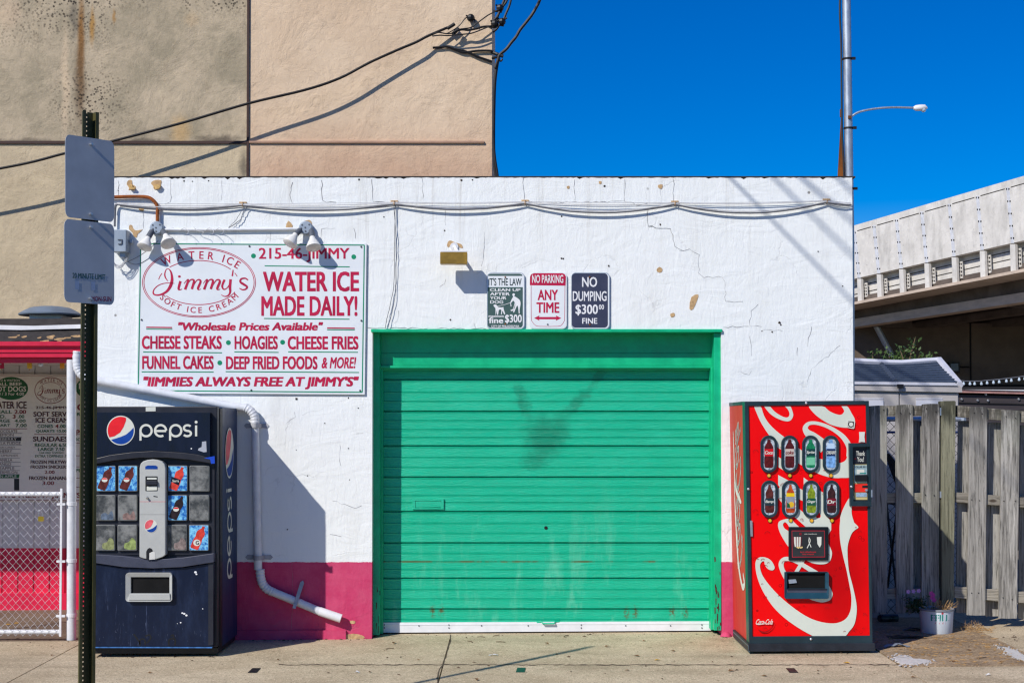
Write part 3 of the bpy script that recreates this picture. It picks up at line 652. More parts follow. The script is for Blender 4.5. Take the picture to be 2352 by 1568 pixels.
# selection buttons
icy = Mat('ice_blue_print', .35); icy.col(icy.mix(icy.ramp(icy.noise(38, 5, .7), .38, .62), S(8, 92, 176), S(132, 206, 238)))
gry = Mat('blank_smoked_button', .3); gry.col(gry.mix(gry.ramp(gry.noise(9, 6, .7), .35, .68), S(58, 61, 63), S(136, 137, 134)))
cola = mk('cola_brown', S(88, 34, 28), .35, var=.45, vs=30); oran = mk('red_drink', S(206, 62, 48), .35, var=.3, vs=30); dkb = mk('bottle_dark', S(40, 26, 30), .35, var=.3, vs=30)
rimg = mk('button_rim', S(120, 122, 120), .35, var=.1)
def bottle_pts(cx, cy, h, w, tilt):
    pr = [(-.18, -1), (.18, -1), (.2, -.78), (.55, -.5), (.6, -.3), (.5, 0), (.6, .3), (.58, .9), (.45, 1), (-.45, 1), (-.58, .9), (-.6, .3), (-.5, 0), (-.6, -.3), (-.55, -.5), (-.2, -.78)]
    c, s = math.cos(R(tilt)), math.sin(R(tilt))
    return [(cx + (u * w) * c - (v * h / 2) * s, cy + (u * w) * s + (v * h / 2) * c) for u, v in pr]
CO = [(37, 155), (170, 288), (472, 592), (604, 725)]; RO = [(413, 570), (592, 748), (772, 930)]
pic = {(0, 0): (cola, 'pep'), (0, 1): (cola, 'pep'), (0, 2): (oran, 'navy'), (1, 2): (dkb, 'pep2'), (2, 3): (oran, 'G')}
blurc = {(1, 0): S(60, 100, 140), (1, 1): S(150, 96, 84), (2, 0): S(150, 160, 50), (2, 1): S(160, 186, 40), (2, 2): S(150, 118, 110)}
for r_, (ya, yb) in enumerate(RO):
    for c_, (xa, xb) in enumerate(CO):
        k = -r_ * 2
        b = MB().ext([at(*zP(*p), YP - .004) for p in rr(xa + k, ya, xb + k, yb, 8)], (0, .022, 0)).build('selection_button', rimg, pm, bevel=.003)
        f = MB().poly(mP, P2(rr(xa + k + 4, ya + 4, xb + k - 4, yb - 4, 6)), .0055)
        key = (r_, c_); cx, cy = (xa + xb) / 2 + k, (ya + yb) / 2
        if key in pic:
            f.build('button_face', icy.m, b); mt, kd = pic[key]
            def CL(p): return (min(max(p[0], xa + k + 5), xb + k - 5), min(max(p[1], ya + 5), yb - 5))
            MB().poly(mP, P2([CL(p) for p in bottle_pts(cx, cy, 150, 44, 24)]), .0062).build('bottle_picture', mt, b)
            if kd == 'G':
                MB().poly(mP, P2(ell(cx - 12, cy + 30, 22, 20, 14)), .0068).build('label_picture', PC, b); MB().text('G', cx - 10 - 10 + 0, cy + 18, cx + 2, cy + 42, lambda x, y, o=0: mP(*zP(x, y), o), .0074, .03).build('lettering', dkb, b)
            elif kd == 'navy':
                MB().poly(mP, P2([(cx - 36, cy - 12), (cx + 18, cy + 8), (cx + 6, cy + 42), (cx - 42, cy + 18)]), .0068).build('label_picture', PH, b)
                MB().text('Sierra', cx - 32, cy + 6, cx + 8, cy + 22, lambda x, y, o=0: mP(*zP(x, y), o), .0074, .02).build('lettering', PC, b)
            else:
                q = ell(cx - 8, cy + 8, 18, 14, 16); MB().poly(mP, P2(q), .0068).build('label_picture', PC, b)
                MB().poly(mP, P2([p for p in ell(cx - 8, cy + 7, 17, 11, 10, 10, 170)]), .0074).build('label_picture', PR, b)
        else:
            f.build('button_face', gry.m, b)
            if key in blurc:
                ox, oy = (18, 38) if r_ == 2 else (8, 42)
                bc = tuple(.45 * u + .55 * v for u, v in zip(blurc[key], S(112, 114, 112))); q_ = [(cx + ox - 30, cy + oy + 30), (cx + ox - 34, cy + oy - 2), (cx + ox - 8, cy + oy - 12), (cx + ox + 8, cy + oy - 36 * (r_ == 2)), (cx + ox + 30, cy + oy - 24), (cx + ox + 36, cy + oy + 30)]; MB().poly(mP, P2([(min(max(x, xa + k + 6), xb + k - 6), min(max(y, ya + 6), yb - 6)) for x, y in cr(q_, 4, True)]), .0062).build('bottle_picture', mk('faded_print', bc, .5, var=.4, vs=40), b)
# coin column
cp = PS('coin_panel', [(299, 968), (300, 430), (306, 402), (322, 387), (350, 378), (380, 375), (412, 379), (438, 389), (452, 404), (458, 430), (458, 955), (440, 968), (400, 982), (360, 983), (325, 977)], -.05, .018, PG, bev=.006)
def PF(name, pts, o, mat, par=cp): return MB().poly(mP, P2(pts), .05 + o).build(name, mat, par)
PF('display', [(335, 418), (350, 412), (396, 412), (410, 418), (410, 435), (335, 435)], .001, PB); PF('bill_slot', rr(336, 478, 410, 568, 3), .001, PK)
m_ = MB(); m_.ext([at(*zP(*p), YP - .07) for p in ((342, 505), (404, 505), (406, 530), (340, 530))], (0, .02, 0)); m_.build('bill_acceptor', PD, cp, bevel=.002)
PF('sticker', [(346, 486), (404, 486), (404, 497), (346, 497)], .002, PC); PF('sticker', [(344, 540), (406, 538), (406, 562), (344, 564)], .002, PC)
PF('seam', [(300, 631), (458, 631), (458, 633), (300, 633)], .001, PRF); PF('seam', [(300, 709), (458, 709), (458, 711), (300, 711)], .001, mk('seam_grey', S(140, 140, 136)))
MB().lathe((0, 0, 0), [(.008, 0), (.008, .01)]).v
m_ = MB(); c = at(*zP(345, 605), YP - .05); m_.tube([c, c - Vector((-.006, .022, .008))], .008, 8); m_.build('lock', M['alu'], cp); PF('coin_slot', [(385, 596), (410, 600), (410, 606), (385, 602)], .001, PK)
globe(None, *zP(369, 780), 39 * .378, 41 * .378, mP, .0515, cp, PRF)
PF('coin_return', [(341, 984), (341, 935), (350, 918), (362, 912), (375, 918), (382, 932), (360, 945), (358, 984)], .001, PK); PF('coin_return_flap', [(360, 984), (360, 944), (382, 934), (394, 940), (394, 982)], .0015, mk('pale_plastic', S(200, 200, 194), .4))
# delivery opening
o = rr(215, 1066, 497, 1238, 16); i_ = [(min(max(p[0], 247), 482), min(max(p[1], 1090), 1190)) for p in o]
bul = lambda p: (p[0], p[1] + (-6 if p[1] < 1150 else 6) * (1 - ((p[0] - 356) / 141) ** 2))
m_ = MB(); m_.ring([at(*zP(*bul(p)), YP - .045) for p in o], [at(*zP(*p), YP - .03) for p in i_], (0, .035, 0)); sf = m_.build('dispensing_slot', PG, pm, bevel=.004)
MB().poly(mP, P2([(246, 1088), (483, 1088), (483, 1192), (246, 1192)]), .0135).build('slot_opening', mk('slot_black', S(4, 4, 5), .9), sf)
MB().ext([at(*zP(*p), YP - .05) for p in ((240, 1190), (484, 1190), (488, 1230), (232, 1232))], (0, .03, 0)).build('slot_lip', PG, sf, bevel=.004)
m_ = MB()
for i in range(46):                                       # scuffs and paint flecks on the lower panel
    x = random.uniform(20, 740); y = random.choice((random.uniform(1050, 1500), random.uniform(1380, 1500))); l = random.uniform(4, 18); a = random.choice((1.57, 1.4, .2, 1.7))
    if 205 < x < 505 and 1050 < y < 1260: continue
    w = random.uniform(.5, 1.3); dx, dy = math.cos(a) * l, math.sin(a) * l
    m_.poly(mP, P2([(x, y), (x + w, y), (x + dx + w, y + dy), (x + dx, y + dy)]), .0127)
m_.build('scuff', mk('scuff_grey', S(86, 94, 116), .6, var=.3), lp)
m_ = MB()
for x, y, r in ((560, 1308, 5), (572, 1312, 6), (585, 1322, 6), (550, 1366, 4), (530, 1372, 2), (640, 1060, 7), (646, 1072, 5), (684, 1282, 3), (615, 310, -4)):
    m_.poly(mP, P2(ell(x, y, abs(r) * 1.2, abs(r), 8)), .0128 if r > 0 else .0215)
m_.build('paint_fleck', M['white'], lp)
m_ = MB()
for pts in ([(265, 1435), (300, 1485), (302, 1505)], [(300, 1500), (305, 1470), (330, 1468), (335, 1500)], [(335, 1450), (360, 1440), (368, 1460), (345, 1490)], [(480, 1510), (480, 1470), (515, 1465), (515, 1505)], [(490, 1450), (505, 1440), (508, 1470)]):
    m_.ribbon(lambda x, y, o=0: mP(*zP(x, y), o), [p + (9,) for p in pts], o=.0131, n=4)
m_.build('oil_mark', PK, lp)
# print on its side
XS = max(v.x for v in [at(498, 1200, YP)]) + .0015
def mS(u, v, o=0): return Vector((XS + o, u, v))
ss = MB(); zc = at(534, 1040, -.4).z
def globS(n_, mat, pts, o): return MB().flat([mS(-.39 + u * .165, zc + v * .20, o) for u, v in pts]).build(n_, mat, cab)
globS('emblem', PC, [(math.cos(R(a)), math.sin(R(a))) for a in range(0, 360, 9)], .001)
globS('emblem_red', PRF, [(.92 * math.cos(R(a)), .92 * math.sin(R(a))) for a in range(66, 214, 6)] + [(-.5, -.42), (-.05, -.15), (.22, .25), (.36, .65)], .002)
globS('emblem_blue', PB, [(.92 * math.cos(R(a)), .92 * math.sin(R(a))) for a in range(222, 376, 6)] + [(.7, -.02), (.40, -.30), (.0, -.46), (-.38, -.56)], .002)
zl0, zl1 = at(534, 1330, -.4).z, at(534, 1120, -.4).z
pepsi(lambda x, y, o=0: mS(x, y, o), lambda u, v: (-.50 + v * .0021, zl0 + u * (zl1 - zl0) / 355), .001, 'lettering', cab, PC, .026)

# ================================================================ RED DRINK MACHINE
YC = -.85; mC = fp(YC)
zA = zoom(1810, 970, 4.9); zB = zoom(1810, 1270, 4.6118)
cm = thing('vending_machine', 'red drink vending machine with flowing cream script beside the wooden fence', 'vending machine', (2.25, -.45, gz(2.25, -.45)))
TG = mk('dark_teal_trim', S(30, 50, 58), .4, var=.2, vs=6); TGL = mk('green_door_edge', S(8, 92, 66), .4, var=.2, vs=6, stretch=(1, 1, .3))
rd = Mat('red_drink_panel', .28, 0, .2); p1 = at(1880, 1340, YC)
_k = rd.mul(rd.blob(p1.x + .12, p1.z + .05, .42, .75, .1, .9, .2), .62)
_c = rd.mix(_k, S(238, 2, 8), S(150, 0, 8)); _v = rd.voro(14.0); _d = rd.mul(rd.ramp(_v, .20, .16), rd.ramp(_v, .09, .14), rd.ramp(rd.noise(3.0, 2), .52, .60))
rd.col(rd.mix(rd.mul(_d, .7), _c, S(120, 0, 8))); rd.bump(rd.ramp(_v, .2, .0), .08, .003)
CRM = mk('cream_swash', S(208, 214, 200), .38, var=.03, vs=3)
fade = Mat('faded_red_side', .5); _z = fade.sep()[2]
fade.col(fade.mix(fade.ramp(fade.noise(2.5, 6, .7, fade.map((1, 3, .6))), .35, .75), S(208, 26, 22), S(218, 66, 42)))
FQ = [(1711, 922), (1996, 920), (2004.5, 1478), (1721, 1480)]
def xz(pts, dy): return [at(p[0], p[1], YC) + Vector((0, dy, 0)) for p in pts]
MB().ext(xz(FQ, .004), (0, .13, 0)).build('door', TGL, cm, bevel=.005)
CQ = [(1712.5, 924), (1995, 922), (2003.5, 1478), (1722.5, 1480)]
cab2 = MB().ext(xz(CQ, .137), (0, .66, 0)).build('cabinet', fade.m, cm)
MB().ext(xz([(1711.5, 921), (1995.5, 919), (1995.7, 927), (1711.7, 929)], .136), (0, .663, 0)).build('top_trim', TG, cm)
MB().ext(xz([(1717, 1476), (2008, 1475), (2009.5, 1493), (1718, 1495)], -.02), (0, .74, 0)).build('base', mk('base_black', S(34, 38, 46), .5, var=.3), cm, bevel=.004)
MB().ext(xz([(1690 + 27, 1480), (1690 + 28.5, 1480), (1721, 1496), (1719, 1496)], -.02), (0, .72, 0)).build('side_skirt', mk('skirt_grey', S(100, 118, 124), .5, var=.3), cm)
# front frame bars round the red panel
PQ = [(1719.6, 932), (1988.8, 928.5), (1998.3, 1459), (1728.4, 1461)]
m_ = MB(); m_.ring([at(p[0], p[1], YC - .012) for p in FQ], [at(p[0], p[1], YC - .012) for p in PQ], (0, .03, 0)); m_.build('front_frame', TG, cm, bevel=.004)
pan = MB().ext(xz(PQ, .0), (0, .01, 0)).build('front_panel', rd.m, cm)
MB().slab([(1705.5 + 17, 1195), (1728, 1195), (1729, 1231), (1724, 1231)], YC - .015, .003).build('latch', M['alu'], cm)
def inpan(p):
    y = min(max(p[1], 932.5), 1459.5); t = (y - 930) / 530
    return (min(max(p[0], 1720.0 + 8.8 * t), 1988.4 + 9.3 * t), y)
oc = [0.001]
def cream(z, pts, mat=None, smooth=3, name='script_stroke'):
    oc[0] += .00025
    q = [inpan(p) for p in zp(z, cr(pts, smooth, True) if smooth > 1 else pts)]
    MB().poly(mC, q, oc[0]).build(name, mat or CRM, pan)
cream(zA, [(155, 100), (185, 190), (230, 290), (290, 390), (360, 490), (430, 590), (480, 625), (580, 700), (690, 790), (790, 845), (890, 890), (940, 820), (935, 735), (830, 700), (735, 640), (690, 608), (600, 545), (510, 470), (420, 400), (330, 310), (270, 215), (228, 100)])
cream(zA, [(440, 708), (500, 745), (500, 868), (440, 830)], smooth=1)
m_ = MB(); oc[0] += .0003
m_.ribbon(lambda x, y, o=0: mC(*inpan(zA(x, y)), o), [(1000, 600, 150), (930, 540, 140), (850, 470, 115), (785, 415, 78), (765, 360, 60), (805, 312, 44), (890, 305, 40), (1010, 338, 42), (1125, 398, 48), (1225, 480, 60), (1290, 590, 70), (1300, 700, 90)], o=oc[0], n=6); m_.build('script_stroke', CRM, pan)
cream(zA, [(1345, 640), (1275, 680), (1255, 735), (1225, 765), (1170, 782), (1080, 772), (980, 742), (925, 735), (885, 800), (850, 860), (880, 890), (960, 925), (1080, 957), (1200, 960), (1345, 925)])
cream(zA, [(270, 95), (340, 190), (430, 250), (530, 283), (590, 272), (620, 215), (608, 155), (578, 95), (518, 95), (555, 140), (575, 185), (568, 225), (530, 238), (460, 210), (390, 160), (330, 95)])
cream(zA, [(808, 95), (870, 190), (960, 262), (1060, 320), (1160, 350), (1270, 362), (1345, 345), (1358, 265), (1320, 190), (1262, 95), (1198, 95), (1230, 160), (1195, 205), (1130, 197), (1050, 160), (965, 95)])
cream(zA, [(440, 925), (580, 1000), (690, 1082), (745, 1112), (745, 955), (800, 995), (935, 1108), (985, 1140), (1000, 1400), (1050, 1450), (1075, 1500), (1075, 1580), (1040, 1640), (920, 1640), (795, 1568), (640, 1430), (490, 1265), (440, 1200), (440, 1092), (460, 1070), (440, 1045)], smooth=1)
cream(zA, [(600, 1140), (690, 1215), (742, 1240), (820, 1330), (760, 1388), (690, 1330), (560, 1240)], rd.m, 1, 'red_counter')
cream(zA, [(905, 1385), (930, 1370), (948, 1405), (940, 1435), (895, 1438)], rd.m, 2, 'red_counter')
cream(zB, [(560, -25), (440, 0), (412, 50), (432, 130), (480, 220), (545, 300), (560, 150), (490, 92), (468, 45), (488, 18), (515, 35), (560, 90), (660, 90), (590, 15)])
cream(zB, [(960, 250), (1012, 330), (1020, 385), (1000, 450), (960, 482), (900, 492), (820, 483), (740, 450), (740, 390), (900, 380)])
for pts in ([(510, 640, 70), (465, 565, 54), (447, 490, 56), (475, 440, 50), (540, 432, 46), (640, 470, 46), (740, 530, 50), (850, 600, 62)], [(700, 430, 45), (660, 510, 42), (605, 600, 42)]):
    oc[0] += .0003; MB().ribbon(lambda x, y, o=0: mC(*inpan(zB(x, y)), o), pts, o=oc[0], n=6).build('script_stroke', CRM, pan)
cream(zB, [(970, 720), (1018, 790), (1026, 840), (1000, 892), (940, 915), (880, 916), (770, 882), (780, 840), (940, 840)])
a2b = lambda x, y: ((1810 + x / 4.9 - 1810) * 4.6118, (970 + y / 4.9 - 1270) * 4.6118)
cream(zB, [(375, 530), (350, 560), (300, 545), (265, 500), (258, 462), (238, 458), (212, 490), (212, 540), (240, 620), (310, 720), (420, 840), (560, 960), (720, 1070), (860, 1130), (1000, 1155), (1100, 1145), (1180, 1100), (1225, 1020), (1238, 930), (1235, 830), (1210, 690), (1180, 540), (1150, 420), (1115, 250), (1105, 100), (1112, 0), a2b(1185, 1420), a2b(1222, 1318), a2b(1290, 1200), a2b(1345, 1180), a2b(1320, 1320), a2b(1322, 1400), a2b(1345, 1480), (1275, 28),
            (1318, 75), (1280, 105), (1240, 150), (1202, 260), (1195, 370), (1210, 560), (1250, 720), (1280, 850), (1298, 960), (1295, 1060), (1270, 1170), (1210, 1250), (1135, 1318), (860, 1318), (780, 1285), (640, 1205), (480, 1090), (350, 960), (240, 790), (180, 640), (158, 520), (165, 450), (200, 415), (250, 410), (310, 430), (350, 470)])
# droplets on the print
m_ = MB(); m2 = MB(); random.seed(3)
for i in range(70):
    x, y = random.uniform(130, 1440), random.uniform(-900, 1280)
    r = random.choice((8, 10, 12, 16, 22, 30)); q = zB(x, y); q2 = zB(x, y)
    arc = [(q[0] + r * .2 * math.cos(R(a)), q[1] - r * .2 * math.sin(R(a)), .9) for a in range(20, 200, 20)]
    m_.ribbon(lambda px, py, o=0: mC(*inpan((px, py)), o), arc, o=.0085, n=1)
m_.build('droplet', mk('dark_red_print', S(160, 4, 12), .35), pan)
# capsule windows with bottle pictures
ice = Mat('ice_print', .35); ice.col(ice.mix(ice.ramp(ice.noise(60, 4, .7), .35, .65), S(110, 130, 146), S(206, 216, 222)))
bot = [('red', S(90, 12, 14), S(206, 8, 24), 'Coca'), ('brown', S(80, 18, 22), S(196, 180, 170), 'coke'), ('green', S(20, 128, 84), S(14, 60, 60), 'Sprite'), ('blue', S(110, 156, 206), S(20, 42, 84), 'DASANI'),
       ('brown2', S(84, 34, 30), S(26, 50, 58), 'Barqs'), ('amber', S(176, 66, 22), S(232, 196, 20), ''), ('lime', S(120, 140, 30), S(16, 84, 60), 'Ginger'), ('dark', S(56, 26, 28), S(110, 10, 34), 'Dr')]
wx = [(229, 430), (478, 680), (728, 930), (975, 1168)]; wr = [(452, 900), (990, 1438)]
for r_ in range(2):
    for c_ in range(4):
        xa, xb = wx[c_]; xa += 8 * r_; xb += 8 * r_; ya, yb = wr[r_]; cx, cy = (xa + xb) / 2, (ya + yb) / 2
        oo = rr(xa, ya, xb, yb, (xb - xa) / 2 - 1, 8); ii = rr(xa + 31, ya + 33, xb - 31, yb - 33, (xb - xa) / 2 - 32, 8)
        w = MB().ring([at(*zA(*p), YC - .022) for p in oo], [at(*zA(*p), YC - .022) for p in ii], (0, .014, 0)).build('bottle_window', TG, pan, bevel=.004)
        MB().poly(mC, zp(zA, ii), .0105).build('window_face', ice.m, w)
        nm, cb, cl, tx = bot[r_ * 4 + c_]
        h = 340; pr = [(-.22, -1), (.22, -1), (.26, -.80), (.42, -.68), (.62, -.48), (.66, -.3), (.60, -.1), (.60, .12), (.66, .3), (.66, .72), (.6, .92), (.42, .99), (-.42, .99), (-.6, .92), (-.66, .72), (-.66, .3), (-.60, .12), (-.60, -.1), (-.66, -.3), (-.62, -.48), (-.42, -.68), (-.26, -.80)]
        if r_: pr = [(u * (1 if v > -.1 else .85 if v > -.5 else .72), v) for u, v in pr]
        MB().poly(mC, zp(zA, [(cx + u * 84, cy + v * h / 2 - 4) for u, v in pr]), .0112).build('bottle_picture', mk('bottle_' + nm, cb, .35, var=.45, vs=45), w)
        ly = 30 if r_ else -22
        if nm == 'amber':
            MB().poly(mC, zp(zA, [(cx - 48, cy - 72), (cx + 48, cy - 72), (cx + 50, cy - 30), (cx - 50, cy - 30)]), .0118).build('label_picture', mk('lemon_print', cl, .4), w)
            MB().poly(mC, zp(zA, [(cx - 46, cy - 28), (cx + 46, cy - 28), (cx + 46, cy + 110), (cx - 46, cy + 110)]), .0118).build('label_picture', mk('steel_print', S(140, 146, 160), .4), w)
            MB().poly(mC, zp(zA, ell(cx + 10, cy + 66, 34, 34, 16)), .0124).build('label_picture', M['yellow'], w)
            MB().poly(mC, zp(zA, [(cx - 40, cy + 40), (cx - 10, cy + 60), (cx - 2, cy + 100), (cx - 42, cy + 100)]), .0128).build('label_picture', M['mgreen'], w)
        else:
            MB().poly(mC, zp(zA, [(cx - 53, cy + ly - 40), (cx + 53, cy + ly - 40), (cx + 53, cy + ly + 46), (cx - 53, cy + ly + 46)]), .0118).build('label_picture', mk('label_' + nm, cl, .4), w)
            if nm == 'green': MB().poly(mC, zp(zA, [(cx - 50, cy + 40), (cx + 50, cy + 40), (cx + 52, cy + 130), (cx - 52, cy + 130)]), .0118).build('bottle_picture', mk('pale_green', S(120, 200, 160), .4), w)
            if nm == 'blue': MB().poly(mC, zp(zA, [(cx - 44, cy - 130), (cx + 44, cy - 130), (cx + 46, cy - 66), (cx - 46, cy - 66)]), .0118).build('bottle_picture', mk('pale_blue', S(176, 200, 222), .4), w)
            MB().text(tx, cx - 48, cy + ly - 18, cx + 48, cy + ly + 24, lambda x, y, o=0: mC(*zA(x, y), o), .0126, .03, .25).build('lettering', (M['dred'] if nm == 'brown' else PC), w)
        c = at(*zA(cx - 2 + 4 * r_, yb + 32), YC - .003); m_ = MB(); m_.tube([c, c - Vector((0, .006, 0))], .0158, 16); rg = m_.build('push_button', PK, pan)
        m_ = MB(); m_.tube([c - Vector((0, .006, 0)), c - Vector((0, .009, 0))], .0125, 16); m_.build('button_cap', M['yellow'] if (r_ + c_) % 3 else mk('amber_cap', S(226, 170, 50), .4), rg)
# coin and bill housing, proud of the door
def AS(name, pts, y0, y1, mat, par, bev=0): return MB().ext([at(*zA(*p), YC + y0) for p in pts], (0, y1 - y0, 0)).build(name, mat, par, bevel=bev)
o = [(1290, 545), (1540, 545), (1556, 1300), (1302, 1298)]; i_ = [(1332, 592), (1538, 588), (1546, 1240), (1340, 1240)]
m_ = MB(); m_.ring([at(*zA(*p), YC - .035) for p in o], [at(*zA(*p), YC - .035) for p in i_], (0, .05, 0)); hs_ = m_.build('coin_housing', TG, cm, bevel=.003)
AS('coin_plate', i_, -.003, .01, mk('plate_black', S(26, 30, 40), .4), hs_)
cmp = lambda x, y, o=0: mC(*zA(x, y), o)
m_ = MB(); m_.text('Thank', 1372, 640, 1478, 696, cmp, .006, .015); m_.text('You!', 1384, 708, 1466, 768, cmp, .006, .015); m_.build('lettering', PC, hs_)
AS('bill_plate', [(1338, 800), (1538, 798), (1546, 1222), (1344, 1222)], -.006, -.0035, mk('gold_edge', S(196, 180, 120), .4), hs_)
AS('bill_plate', [(1346, 808), (1530, 806), (1536, 1014), (1350, 1018)], -.009, -.0062, mk('pale_teal_print', S(150, 176, 180), .4, var=.2, vs=30), hs_)
m_ = MB(); m_.text('DOLLAR BILLS', 1352, 818, 1508, 840, cmp, .0095, .02); m_.build('lettering', PK, hs_)
AS('bill_acceptor', [(1368, 925), (1508, 922), (1508, 1000), (1368, 1004)], -.03, -.0092, PK, hs_, .003); AS('label', [(1380, 860), (1470, 860), (1470, 915), (1380, 915)], -.0098, -.0093, PC, hs_); AS('label', [(1415, 898), (1490, 896), (1490, 912), (1415, 912)], -.0104, -.0099, M['teal'], hs_)
AS('coin_plate', [(1350, 1034), (1536, 1030), (1540, 1128), (1352, 1130)], -.011, -.0063, mk('coin_red', S(222, 40, 24), .4), hs_); AS('coin_slot', [(1446, 1052), (1516, 1050), (1516, 1078), (1446, 1080)], -.0125, -.0115, PK, hs_)
c = at(*zA(1490, 1105), YC - .011); MB().tube([c, c - Vector((0, .016, 0))], .009, 10).build('lock', M['alu'], hs_)
AS('label', [(1372, 1140), (1500, 1138), (1502, 1186), (1374, 1188)], -.009, -.0063, mk('pale_blue_print', S(150, 176, 200), .4, var=.3, vs=60), hs_); AS('return_lever', [(1552, 1105), (1568, 1105), (1568, 1190), (1552, 1190)], -.04, -.01, M['galv'], hs_)
# advert frame
def BS(name, pts, y0, y1, mat, par, bev=0): return MB().ext([at(*zB(*p), YC + y0) for p in pts], (0, y1 - y0, 0)).build(name, mat, par, bevel=bev)
ad = BS('advert_frame', rr(534, 72, 982, 450, 10), -.02, -.0, mk('frame_black', S(14, 22, 28), .35), pan, .004)
bmp = lambda x, y, o=0: mC(*zB(x, y), o)
BS('advert', [(566, 112), (938, 112), (942, 412), (570, 414)], -.0215, -.0205, mk('advert_red_line', S(170, 34, 50), .4), ad); BS('advert', [(572, 119), (931, 119), (935, 404), (577, 406)], -.0225, -.0216, mk('advert_dark', S(44, 46, 48), .35), ad)
m_ = MB(); m_.text('turn refreshment', 660, 342, 842, 362, bmp, .0232, .02); m_.text('into rewards', 688, 368, 818, 386, bmp, .0232, .02); m_.build('lettering', mk('advert_red', S(190, 40, 50), .4), ad)
m_ = MB(); m_.text('coke rewards.com', 708, 143, 850, 156, bmp, .0232, .01); m_.poly(bmp, [(582, 184), (676, 184), (662, 296), (602, 296)], .0232)
m_.ribbon(bmp, [(760, 190, 7), (775, 230, 8), (740, 310, 10)], o=.0233); m_.ribbon(bmp, [(765, 190, 6), (760, 235, 8), (785, 300, 9)], o=.0237); m_.poly(bmp, [(850, 186), (902, 182), (900, 270), (882, 304), (856, 262)], .0232); m_.build('picture', PC, ad)
m_ = MB()
for x in (582, 612, 642, 668): m_.poly(bmp, [(x, 184), (x + 10, 184), (x + 8 - (x - 625) * .12, 296), (x + 2 - (x - 625) * .12, 296)], .0239)
m_.poly(bmp, rr(652, 134, 678, 166, 5), .0232); m_.build('picture', M['dred'], ad)
m_ = MB(); [m_.poly(bmp, ell(630 + 13 * i, 300 + 6 * (i % 2), 10, 9, 8), .0242 + .0003 * i) for i in range(5)]; m_.build('picture', mk('popcorn', S(226, 196, 130), .5), ad)
# delivery slot
o = rr(490, 578, 985, 880, 16); i_ = [(min(max(p[0], 516), 945), min(max(p[1], 592), 766)) for p in o]
m_ = MB(); m_.ring([at(*zB(*p), YC - .04) for p in o], [at(*zB(*p), YC - .03) for p in i_], (0, .032, 0)); ds = m_.build('dispensing_slot', mk('teal_slot_frame', S(24, 66, 84), .4, var=.15), cm, bevel=.004)
MB().poly(mC, zp(zB, [(514, 590), (950, 590), (950, 770), (514, 770)]), .0095).build('slot_opening', mk('slot_dark', S(5, 5, 6), .9), ds)
BS('slot_flap', [(514, 768), (964, 768), (968, 842), (514, 846)], -.034, -.02, mk('flap_grey', S(64, 68, 84), .4, var=.15), ds, .003); BS('slot_flap', [(514, 768), (964, 768), (964, 771), (514, 771)], -.045, -.0345, PD, ds)
BS('price_tag', [(530, 665), (612, 660), (626, 700), (538, 710)], -.02, -.012, M['galv'], ds)
# small script emblem
sc = MB(); sc.text('Coca-Cola', 166, 1108, 358, 1168, bmp, .0128, .02, .35); sc.ribbon(bmp, [(170, 1165, 6), (200, 1168, 8), (260, 1160, 5), (300, 1166, 4)], o=.0131); sc.build('lettering', PC, pan)
MB().ribbon(bmp, [(190, 1225, 6), (230, 1250, 14), (290, 1248, 14), (350, 1200, 8), (372, 1150, 4)], o=.0122).build('droplet', mk('drop_red', S(150, 0, 10), .3), pan)
# round sticker, paper scrap, screws
st = MB().slab(zp(zA, [(1268, 268), (1275, 265), (1350, 276), (1360, 290), (1352, 365), (1340, 374), (1272, 362), (1260, 350)]), YC - .0105, .002).build('sticker', PC, pan)
m_ = MB()
for r0 in ((30),): m_.ribbon(cmp, [(1312 + r0 * math.cos(R(a)), 320 - r0 * math.sin(R(a)), 9) for a in range(0, 360, 15)], o=.0112, n=1, closed=True)
m_.ribbon(cmp, [(1280, 282, 5), (1346, 290, 5), (1340, 358, 5), (1274, 350, 5)], o=.0116, n=1, closed=True); m_.poly(cmp, ell(1342, 296, 5, 5, 8), .0118); m_.build('sticker_print', PK, st)
MB().slab(zp(zA, [(1408, 412), (1478, 410), (1472, 470), (1480, 535), (1440, 530), (1404, 538), (1412, 480)]), YC - .0105, .002).build('torn_paper', PC, pan)
m_ = MB()
for z, x, y in ((zA, 776, 66), (zA, 84, 1094), (zA, 1316, 1066), (zB, 783, 1334)): m_.ball(at(*z(x, y), YC - .012 if x < 1300 else YC - .035), .011, 6)
m_.build('screw', M['alu'], cm, smooth=True)
# script on its side
XL = at(1712.5, 924, YC).x; XLb = at(1722.5, 1480, YC).x; zt_, zb_ = at(1711, 924, YC).z, at(1721, 1480, YC).z
def mL(y, z, o=0): return Vector((XL + (XLb - XL) * (z - zt_) / (zb_ - zt_) - .002 - o, y, z))
zz0, zz1 = at(1690, 1325, -.4).z, at(1682, 990, -.4).z
m_ = MB(); v_, f_ = glyph('CocaCola', .02); bx = max(a[0] for a in v_)
m_.add([mL(-.34 - (a[1] / .7) * .26 - (a[0] / bx) * .0, zz0 + (a[0] / bx) * (zz1 - zz0) + a[1] * .25) for a in v_], f_)
for pts in ([(-.60, zz0 + .05, .03), (-.66, zz0 - .02, .05), (-.55, zz0 - .05, .05), (-.38, zz0 + .12, .06), (-.28, zz0 + .5, .05), (-.25, zz0 + .75, .02)], [(-.58, zz0 + .6, .02), (-.50, zz0 + .62, .05), (-.30, zz0 + .72, .05), (-.26, zz0 + 1.0, .04), (-.24, zz1, .015)]):
    m_.ribbon(mL, pts, o=.001, n=5)
m_.build('lettering', mk('worn_cream', S(236, 226, 216), .5, var=.2, vs=25), cab2)

